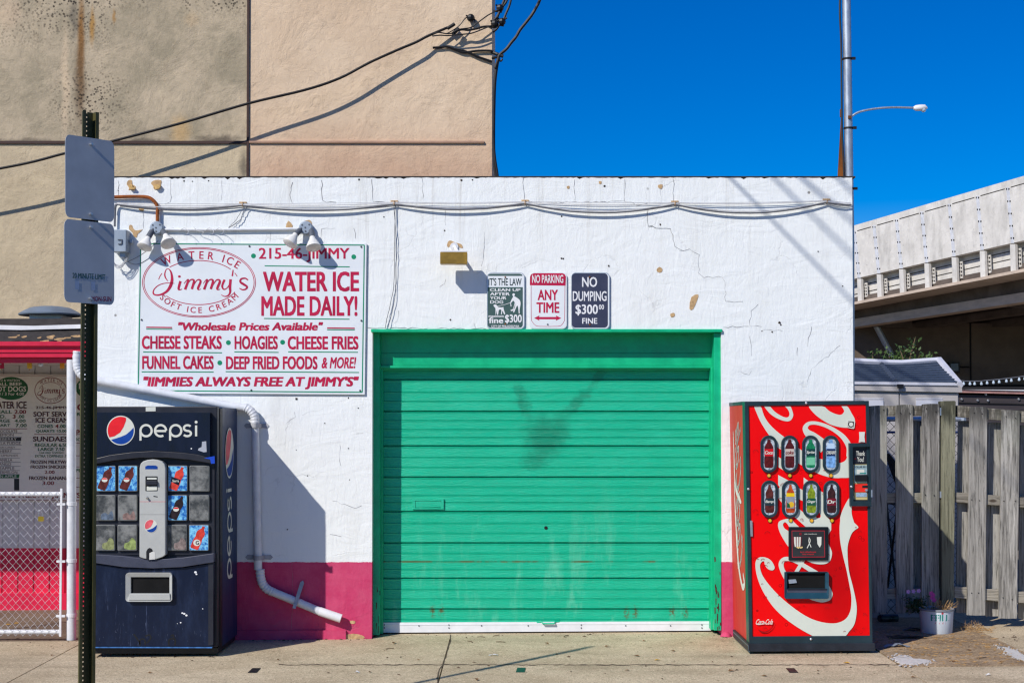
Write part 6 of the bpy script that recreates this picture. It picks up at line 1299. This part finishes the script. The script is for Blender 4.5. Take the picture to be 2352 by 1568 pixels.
for x in (1018, 1076, 1118, 1180, 1232, 1290, 1342, 1408, 1453, 1524, 1575, 1640):
    c = q8(x, sy(x) + 22, YX); m_ = MB(); m_.lathe(c - Vector((0, 0, .035)), [(.001, .012), (.013, .016), (.018, .026), (.013, .042), (.008, .06)], 8); b_ = m_.build('bulb', M['glass'], sb, smooth=True); MB().tube([c + Vector((0, 0, .02)), q8(x, sy(x), YX)], .012, 6).build('bulb_socket', M['dgrey'], b_)

# ================================================================ OVERPASS
z7b = zoom(2080, 420, 3.92)
N0 = Vector((.903, .429, 0)); P0 = Vector((1176 * 42 / F, 42 + CAM.y, 0)); plb = plane_map(P0, N0)
LN = dict(top=(517.5, 404), cap=(532, 421.5), slot=(640, 552), deck=(693, 617), lip=(699, 624), web=(732, 671), fl=(751, 693))
XA, XB = 760, 3400
def ly(k, x, d=0): a, b = LN[k]; return a + (b - a) * (x - 1963) / (2352 - 1963) + d
ov = thing('overpass', 'raised concrete highway overpass with bolted pale barrier panels on the right', 'overpass', (18, 32, 0))
def strip(k0, k1, o, th, mat, name, par=ov, d0=0, d1=0, xa=XA, xb=XB):
    return MB().ext([plb(x, ly(k, x, d), o) for x, k, d in ((xa, k0, d0), (xb, k0, d0), (xb, k1, d1), (xa, k1, d1))], N0 * th).build(name, M[mat], par)
bp = strip('top', 'slot', 0, .25, 'bridge', 'barrier_panel')
strip('top', 'deck', .33, .2, 'bridge', 'barrier_wall', d0=20)
strip('deck', 'lip', -.12, 1.2, 'bridged', 'deck_edge')
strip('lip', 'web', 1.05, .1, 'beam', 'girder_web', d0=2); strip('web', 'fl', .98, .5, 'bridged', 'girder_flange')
JX = [z7b(x, 0)[0] for x in (210, 425, 668, 930, 1200, 1490)]; JX = [1 / (1 / (JX[0] + 368) + 9.3e-6 * k) - 368 for k in range(16, 1, -1)] + [1962] + JX + [1 / (1 / (JX[-1] + 368) - 9.3e-6 * k) - 368 for k in range(1, 10)]
sb_ = M['groove']; bm_ = MB(); JM = mk('joint_grey', S(204, 206, 210), .7); dm = MB()
for i, x in enumerate(JX):
    lean = 11
    MB().ext([plb(x + dx + (lean * t), ly('cap' if t == 0 else 'slot', x, -2), -.006) for dx, t in ((-3.6, 0), (3.6, 0), (3.6, 1), (-3.6, 1))], N0 * .005).build('panel_joint', JM, ov)
    for j in range(5):
        t = j / 4.2
        for dx in (-2.6, 2.6):
            y = ly('cap', x, 2) + (ly('slot', x, -8) - ly('cap', x, 2)) * t; c = plb(x + lean * t + dx, y, -.008); bm_.box(c.x - .016, c.x + .016, c.y - .02, c.y, c.z - .022, c.z + .022)
    if i + 1 < len(JX):
        x2 = JX[i + 1]; dm.ext([plb(xx, ly('cap', xx, d), -.004) for xx, d in ((x + 7, -1.1), (x2 - 7, -1.1), (x2 - 7, 1.1), (x + 7, 1.1))], N0 * .003)
    # post below the joint with its bolted plate
    w = 4.5 + (x - 1963) * .004
    MB().ext([plb(x + lean + dx, ly(k, x), o) for dx, k, o in ((-w, 'slot', .0), (w, 'slot', .0), (w + 2, 'deck', .0), (-w + 2, 'deck', .0))], N0 * .10).build('barrier_post', M['bridge'], ov)
    px = x + lean + 9 + (x - 1963) * .004
    pl__ = MB().ext([plb(px + dx, ly(k, x, d), -.03 + .2) for dx, k, d in ((-.0, 'slot', 11), (8.5, 'slot', 9), (10, 'deck', -12), (1.5, 'deck', -10))], N0 * .04).build('bolt_plate', M['bridge'], ov)
    for j in range(4):
        for dx in (2.5, 6.5):
            t = (j + .5) / 4; c = plb(px + dx + 1.5 * t, ly('slot', x, 11) + (ly('deck', x, -14) - ly('slot', x, 11)) * t, .165); bm_.box(c.x - .02, c.x + .02, c.y - .02, c.y, c.z - .025, c.z + .025)
for d in (18, 36):
    dm.ext([plb(xx, ly('slot', xx, dd), .32) for xx, dd in ((XA, d - .9), (XB, d - .9), (XB, d + 1), (XA, d + 1))], N0 * .009)
bm_.build('bolt', M['groove'], ov); dm.build('shadow_gap', mk('seam_dark', S(70, 66, 60), .9), ov)
# deck and inner girders
A0, B0 = plb(XA, ly('lip', XA, 0), .2), plb(XB, ly('lip', XB, 0), .2)
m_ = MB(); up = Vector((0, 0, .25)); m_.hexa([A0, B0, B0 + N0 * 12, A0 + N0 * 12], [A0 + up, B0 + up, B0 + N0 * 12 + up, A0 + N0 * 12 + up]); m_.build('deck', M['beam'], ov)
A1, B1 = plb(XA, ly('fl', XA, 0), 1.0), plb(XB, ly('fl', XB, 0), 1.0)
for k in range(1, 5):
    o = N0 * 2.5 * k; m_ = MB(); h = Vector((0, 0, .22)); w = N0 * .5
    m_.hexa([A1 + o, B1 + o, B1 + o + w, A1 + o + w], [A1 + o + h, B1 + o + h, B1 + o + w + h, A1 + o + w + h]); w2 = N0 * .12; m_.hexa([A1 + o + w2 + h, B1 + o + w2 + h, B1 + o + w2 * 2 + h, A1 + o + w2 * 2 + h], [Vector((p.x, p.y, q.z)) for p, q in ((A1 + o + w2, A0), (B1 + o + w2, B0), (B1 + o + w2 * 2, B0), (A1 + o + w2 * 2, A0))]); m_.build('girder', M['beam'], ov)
    for s_ in (.2, .3, .4, .5, .58, .66, .74, .82, .9): 
        c = A1.lerp(B1, s_) + o - N0 * 1.2; cz = (A1.lerp(B1, s_).z + .1); MB().hexa([c - N0 * .9 + Vector((-.1, .15, 0)), c + N0 * .9 + Vector((-.1, .15, 0)), c + N0 * .9 + Vector((.1, -.15, 0)), c - N0 * .9 + Vector((.1, -.15, 0))], [p + Vector((0, 0, .5)) for p in (c - N0 * .9 + Vector((-.1, .15, 0)), c + N0 * .9 + Vector((-.1, .15, 0)), c + N0 * .9 + Vector((.1, -.15, 0)), c - N0 * .9 + Vector((.1, -.15, 0)))]).build('cross_brace', M['beam'], ov)
YPc = 39.7; pc0, pc1 = at(1880, 884, YPc), at(2700, 884, YPc); pt0 = at(2000, 742, YPc).z
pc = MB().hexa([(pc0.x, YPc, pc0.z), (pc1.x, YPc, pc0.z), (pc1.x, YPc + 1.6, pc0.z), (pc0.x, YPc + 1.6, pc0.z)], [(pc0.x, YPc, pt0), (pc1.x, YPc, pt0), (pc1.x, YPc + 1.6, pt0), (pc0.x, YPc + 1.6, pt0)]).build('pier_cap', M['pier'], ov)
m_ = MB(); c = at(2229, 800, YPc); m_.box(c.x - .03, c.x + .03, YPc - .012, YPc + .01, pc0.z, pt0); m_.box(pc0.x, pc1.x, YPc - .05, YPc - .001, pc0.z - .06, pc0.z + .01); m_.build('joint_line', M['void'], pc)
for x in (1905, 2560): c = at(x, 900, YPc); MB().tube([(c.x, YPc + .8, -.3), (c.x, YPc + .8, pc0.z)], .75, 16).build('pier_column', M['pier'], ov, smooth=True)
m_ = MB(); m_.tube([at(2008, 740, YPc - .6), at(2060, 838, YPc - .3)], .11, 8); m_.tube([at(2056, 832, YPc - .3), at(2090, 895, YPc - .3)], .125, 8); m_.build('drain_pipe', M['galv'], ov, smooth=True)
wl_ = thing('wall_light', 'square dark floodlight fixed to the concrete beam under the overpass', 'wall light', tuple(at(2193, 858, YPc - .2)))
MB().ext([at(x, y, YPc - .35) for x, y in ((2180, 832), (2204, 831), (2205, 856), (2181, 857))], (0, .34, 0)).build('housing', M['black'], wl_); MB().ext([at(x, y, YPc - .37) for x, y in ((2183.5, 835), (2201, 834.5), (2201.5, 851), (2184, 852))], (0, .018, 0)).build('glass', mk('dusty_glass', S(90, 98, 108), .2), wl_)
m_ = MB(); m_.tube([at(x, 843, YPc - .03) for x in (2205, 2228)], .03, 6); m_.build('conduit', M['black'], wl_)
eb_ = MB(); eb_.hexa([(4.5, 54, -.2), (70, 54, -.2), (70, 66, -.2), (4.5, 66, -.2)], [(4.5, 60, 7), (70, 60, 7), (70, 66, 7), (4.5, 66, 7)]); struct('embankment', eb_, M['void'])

# ================================================================ PLANT TUB AND LITTER
tc = gat(2151, 1452); tb_ = thing('plant_tub', 'white plastic tub of dry straw and violet flowers in front of the fence', 'plant pot', tuple(tc))
k = (tc.y + 11.6) / F; r0, r1, h = 34 * k, 39 * k, 57 * k
m_ = MB(); m_.lathe(tc, [(r0, 0), (r0 + .004, .006), (r1 - .004, h - .02), (r1 - .004, h - .002), (r1 - .012, h - .004), (r1 - .014, h - .03), (.001, h - .03)], 28); tub = m_.build('tub', M['tub'], tb_, smooth=True)
MB().lathe(tc, [(r1 - .0035, h - .019), (r1 + .003, h - .017), (r1 + .003, h - .004), (r1 - .003, h - .001)], 28).build('rim', M['greyrim'], tub, smooth=True)
def onTub(u, v, o=0):                                     # u angle (deg from the front), v 0..1 height
    a = R(-90 + u); rad = r0 + (r1 - .004 - r0) * v + .0015 + o; return tc + Vector((rad * math.cos(a), rad * math.sin(a), h * v))
m_ = MB(); m_.text('EFILL', -38, 0, 30, 1, lambda x, y, o=0: onTub(x + 2, .80 - .26 * y, o), 0, .03); m_.build('lettering', M['teal'], tub)
m_ = MB(); m_.text('ICE CAKES', -22, 0, 18, 1, lambda x, y, o=0: onTub(x, .50 - .08 * y, o), 0, .03); m_.flat([onTub(-8 + 6 * math.cos(t), .26 + .08 * math.sin(t)) for t in [i * .6 for i in range(10)]]); m_.flat([onTub(-10 + 20 + 5 * math.cos(t), .24 + .05 * math.sin(t)) for t in [i * .6 for i in range(10)]]); m_.flat([onTub(-62 + 6 * math.cos(t), .34 + .09 * math.sin(t)) for t in [i * .6 for i in range(10)]]); m_.flat([onTub(64 + 10 * u, .62 + .2 * v) for u, v in ((0, 0), (1, 0), (1, 1), (0, 1))]); m_.flat([onTub(4 + 4 * math.cos(t), .86 + .05 * math.sin(t), .001) for t in [i * .6 for i in range(10)]]); m_.build('print', mk('red_print', S(190, 70, 80), .5), tub)
m_ = MB(); m_.flat([onTub(62 + 9 * math.cos(t), .36 + .16 * math.sin(t)) for t in [i * .6 for i in range(10)]]); m_.build('print', M['teal'], tub)
random.seed(4); m_ = MB()
for i in range(120):
    a, rr_ = random.uniform(0, 6.28), random.uniform(0, r1 * .9); p = tc + Vector((rr_ * math.cos(a) * .9 + .01, rr_ * math.sin(a) * .9, h - .03 + random.uniform(0, .02))); d = Vector((random.gauss(.35, .7), random.gauss(0, .7), random.uniform(.1, .9))).normalized() * random.uniform(.05, .12)
    m_.tube([p, p + d * .6, p + d + Vector((0, 0, random.uniform(-.02, .02)))], .0014, 3, False)
m_.build('straw', M['straw'], tb_)
st_ = []
for i in range(10):
    x, y = random.uniform(2070, 2125), random.uniform(1368, 1405); st_.append([tc + Vector((-.07, .0, h - .03)), at(2110, 1395, tc.y + random.uniform(0, .12)), at(x, y, tc.y + random.uniform(.0, .25))])
m_ = MB(); l_ = MB()
for s_ in st_:
    m_.tube(s_, [.003, .0025, .0015], 4)
    for kk in range(34):
        p = Vector(s_[1]).lerp(Vector(s_[2]), random.uniform(-.2, 1.1)) + Vector((random.gauss(0, .028), random.gauss(0, .03), random.gauss(0, .022))); d = Vector((random.uniform(-1, 1), random.uniform(-1, 1), random.uniform(-.4, 1))).normalized(); e = d.cross(Vector((random.uniform(-1, 1), random.uniform(-1, 1), 1))).normalized(); L_ = random.uniform(.018, .036); l_.flat([p, p + d * L_ * .5 + e * L_ * .3, p + d * L_, p + d * L_ * .5 - e * L_ * .3])
m_.tube([tc + Vector((-.03, -.02, h - .03)), at(2143, 1380, tc.y - .03), at(2142, 1364, tc.y - .03)], .002, 4); m_.build('stem', M['leafd'], tb_); l_.build('foliage', M['leafd'], tb_)
def flower(px, py, Y, mat, r):
    m_ = MB(); c = at(px, py, Y)
    for kk in range(5):
        a = kk * 1.2566; d = Vector((math.cos(a), -.25, math.sin(a))); e = Vector((-math.sin(a), 0, math.cos(a))); m_.flat([c, c + d * r * .6 + e * r * .38, c + d * r, c + d * r * .6 - e * r * .38])
    m_.build('flower', M[mat], tb_)
for px, py in ((2086, 1358), (2098, 1357), (2110, 1356)): flower(px, py, tc.y + .02, 'petal', .02)
for px, py in ((2139, 1362), (2143, 1366), (2141, 1372), (2145, 1377)): flower(px, py, tc.y - .035, 'petalp', .022)
random.seed(15); m_ = MB()
for i in range(110):
    p = gat(random.gauss(2238, 18), random.gauss(1447, 3.5)); d = Vector((random.uniform(-1, 1), random.uniform(-1, 1), random.uniform(.0, .6))).normalized() * random.uniform(.04, .11); m_.tube([p, p + d], .0014, 3, False)
sol('straw_clump', 'tuft of dry straw on the ground right of the white tub', 'straw', m_, M['straw'])
m_ = MB()
for i in range(420):                                      # dry clippings trodden into the gravel patch
    p = Vector((random.uniform(2.82, 3.85), random.uniform(-1.42, .3), 0)); p.z = gz(p.x, p.y) + .008; a = random.gauss(0, .7); d = Vector((math.cos(a), math.sin(a), random.uniform(-.02, .12))) * random.uniform(.012, .045); m_.tube([p, p + d], random.choice((.0016, .0024, .0034)), 3, False)
tag(m_.build('dry_clippings', M['straw']), 'dry straw clippings strewn over the gravel patch by the white tub', 'clippings', kind='stuff')
# crushed can and dark rags in the shade of the red machine
c = gat(2040, 1428); m_ = MB(); ax = Vector((1, .25, 0)).normalized(); m_.tube([c + Vector((0, 0, .036)) + ax * t for t in (-.088, -.08, -.03, .02, .07, .084, .09)], [.028, .036, .036, .034, .036, .034, .022], 16); sol('drink_can', 'dark can with a blue and yellow end lying in the shade by the wooden fence', 'can', m_, mk('dark_can', S(46, 66, 78), .3, .5, var=.6, vs=16), smooth=True)
def crumple(name, lab, cat, px, py, w, d_, mat, h=.03):
    c = gat(px, py); m_ = MB(); n = 7; vs = []
    for i in range(n):
        for j in range(4): vs.append(c + Vector(((i / (n - 1) - .5) * w, (j / 3 - .5) * d_ + random.uniform(-.01, .01), .004 + random.uniform(.2, 1) * h * math.sin(math.pi * (i + .3) / n))))
    m_.add(vs, [(i * 4 + j, (i + 1) * 4 + j, (i + 1) * 4 + j + 1, i * 4 + j + 1) for i in range(n - 1) for j in range(3)]); return sol(name, lab, cat, m_, M[mat])
crumple('litter', 'crumpled dark grey wrapper on the gravel at the edge of the red machine shadow', 'litter', 2060, 1486, .20, .06, 'galv'); crumple('litter', 'flattened black rag on the ground below the wooden fence', 'litter', 2082, 1465, .30, .12, 'black', .02); crumple('litter', 'torn dark scrap on the ground left of the white tub', 'litter', 2095, 1448, .16, .06, 'dgrey')
crumple('litter', 'scrap of white paper on the gravel in front of the tub', 'litter', 2270, 1551, .035, .02, 'white', .015); crumple('litter', 'scrap of white paper on the pavement below the pink wall', 'litter', 820, 1545, .035, .02, 'white', .015); crumple('litter', 'pale feather-like scrap on the pavement before the green door', 'litter', 1133, 1505, .07, .02, 'white', .012)
# flat black marker plates on the pavement
for lab, px, py, sk in (('flat black marker plate on the pavement in front of the blue machine', 585, 1538, 8), ('flat dark green marker plate on the pavement in front of the green door', 1197, 1537, 2), ('flat black marker plate on the pavement in front of the red machine', 1820, 1538, -8)):
    q = [(px - 10 + sk * .6, py - 5), (px + 9 + sk * .6, py - 5), (px + 9 - sk * .6, py + 5), (px - 11 - sk * .6, py + 5)]
    sol('marker_plate', lab, 'plate', MB().ext([gat(x, y, .004) for x, y in q], (0, 0, -.004)), M['black'] if 'black' in lab else mk('dark_green_plate', S(24, 66, 54), .5), group='marker plates on the pavement')
q = [(1572, 1441), (1638, 1440), (1634, 1446), (1576, 1447)]; sol('rubber_wedge', 'flat black rubber strip lying at the right end of the green door', 'strip', MB().ext([gat(x, y, .012) for x, y in q], (0, 0, -.011)), M['black'])
# white paint spills and a slab edge
def spill(lab, pts):
    m_ = MB(); q = cr(pts, 9, True); cx_, cy_ = sum(p[0] for p in q) / len(q), sum(p[1] for p in q) / len(q)
    m_.ext([gat(cx_ + (x - cx_) * random.uniform(.72, 1.04), cy_ + (y - cy_) * random.uniform(.72, 1.04), .0105) for x, y in q], (0, 0, -.004))
    for i in range(40):
        p = random.choice(q); x, y = cx_ + (p[0] - cx_) * random.uniform(.9, 1.25), cy_ + (p[1] - cy_) * random.uniform(.9, 1.3); r = random.uniform(.5, 2.2)
        m_.ext([gat(x + r * 1.6 * math.cos(t) * random.uniform(.6, 1.2), y + r * .6 * math.sin(t), .0105) for t in [j * .9 for j in range(7)]], (0, 0, -.004))
    sol('paint_stain', lab, 'paint stain', m_, M['paintspill'])
spill('splash of white paint on the pavement edge of the gravel patch', [(2050, 1505), (2075, 1503), (2100, 1510), (2135, 1513), (2140, 1520), (2115, 1524), (2080, 1526), (2060, 1520)])
spill('long smear of white paint along the slab right of the gravel patch', [(2292, 1480), (2318, 1486), (2352, 1502), (2390, 1522), (2400, 1534), (2352, 1518), (2310, 1498)])
# crooked crack along the pavement joint before the door, ragged joint across the pavement
m_ = MB(); gm = lambda x, y, o=0: gat(x, y, .0012)
q = wig([(1036, 1456), (1030, 1490), (1020, 1515), (1008, 1545), (998, 1600)], 2.0, 6); m_.ribbon(gm, [(x, y, random.uniform(1.6, 4.2)) for x, y in q], n=1)
struct('pavement_crack', m_, M['dirt'])
m_ = MB()
for x0_, x1_ in ((640, 1020), (1020, 2100)):
    q = [(x, 1525.5 + random.uniform(-.8, .8)) for x in range(x0_, x1_, 9)]; m_.ribbon(lambda x, y, o=0: gat(x, y, .0011), [(x, y, random.uniform(.6, 2.6)) for x, y in q], n=1)
struct('pavement_joint', m_, M['dirt'])
# grit and leaf crumbs gathered along the foot of the wall, the door and the machines
random.seed(31); m_ = MB()
for x0_, y0_, x1_, y1_, n_, sp in ((545, 1469, 855, 1466, 70, 2), (860, 1455, 1640, 1450, 110, 5), (1655, 1459, 1690, 1458, 14, 2), (1720, 1500, 2010, 1497, 40, 2.5), (215, 1507, 500, 1507, 36, 2), (2030, 1490, 2340, 1470, 120, 18), (0, 1475, 180, 1472, 40, 8), (300, 1530, 2300, 1535, 90, 28)):
    for i in range(n_):
        t = random.random(); p = gat(x0_ + (x1_ - x0_) * t, y0_ + (y1_ - y0_) * t + random.gauss(0, sp), .002); r = random.choice((.003, .004, .006, .009)); a = random.uniform(0, 3.14); u = Vector((math.cos(a), math.sin(a), 0)) * r * random.uniform(1, 2.6); v = Vector((-math.sin(a), math.cos(a), 0)) * r * .7; h = Vector((0, 0, r * random.uniform(.3, 1)))
        m_.add([p - u, p - v, p + u, p + v, p + h], [(0, 1, 4), (1, 2, 4), (2, 3, 4), (3, 0, 4)])
tag(m_.build('grit', mk('grit_brown', S(92, 76, 58), .95, var=.5, vs=40)), 'brown grit and leaf crumbs scattered along the foot of the wall', 'debris', kind='stuff')
# dead leaves and twigs
random.seed(8); lf = None
spots = [(905, 1477, 0), (880, 1455, 0), (895, 1490, 2), (1105, 1463, 2), (1140, 1460, 2), (1150, 1475, 2), (1300, 1462, 2), (1480, 1472, 0), (1510, 1516, 1), (1462, 1507, 0), (960, 1515, 0), (1095, 1561, 0), (1395, 1485, 0), (1545, 1495, 0), (1900, 1493, 1), (1935, 1492, 1), (1945, 1523, 1), (1880, 1540, 0), (2098, 1556, 0), (2190, 1520, 0), (2255, 1512, 2), (2300, 1520, 0), (2225, 1494, 0), (40, 1432, 1), (20, 1435, 1), (240, 1492, 1), (1080, 1474, 2), (850, 1543, 0), (1440, 1540, 0), (1680, 1541, 0), (1755, 1553, 0), (640, 1515, 0), (345, 1545, 0), (120, 1505, 0), (1255, 1478, 0)]
kinds = []
for nm, mt, L_ in (('fallen_leaf', 'dryleaf', .045), ('fallen_leaf', 'yleaf', .06), ('twig', 'stem', .08)):
    m_ = MB()
    if nm == 'twig': m_.tube([(-L_ / 2, 0, .006), (0, .006, .009), (L_ / 2, -.004, .005)], .0035, 5)
    else: m_.add([(-L_ / 2, 0, .004), (-.006, L_ * .28, .012), (L_ / 2, 0, .006), (-.004, -L_ * .26, .010)], [(0, 1, 2), (0, 2, 3)])
    kinds.append((nm, m_, mt))
made = {}
labs = {0: 'small brown dead leaf lying on the pavement', 1: 'yellow dead leaf lying on the pavement', 2: 'short brown twig lying on the pavement'}
for px, py, kd in spots:
    c = gat(px, py, .001)
    if kd not in made:
        nm, m_, mt = kinds[kd]; o = made[kd] = m_.build(nm, M[mt])
    else:
        o = made[kd].copy(); COL.objects.link(o)
    o.location = c; o.rotation_euler = (0, 0, random.uniform(0, 6.28)); s_ = random.uniform(.7, 1.3); o.scale = (s_, s_, s_)
    tag(o, labs[kd], 'leaf' if kd < 2 else 'twig', ('brown leaves scattered on the pavement', 'yellow leaves scattered on the pavement', 'twigs scattered on the pavement')[kd])
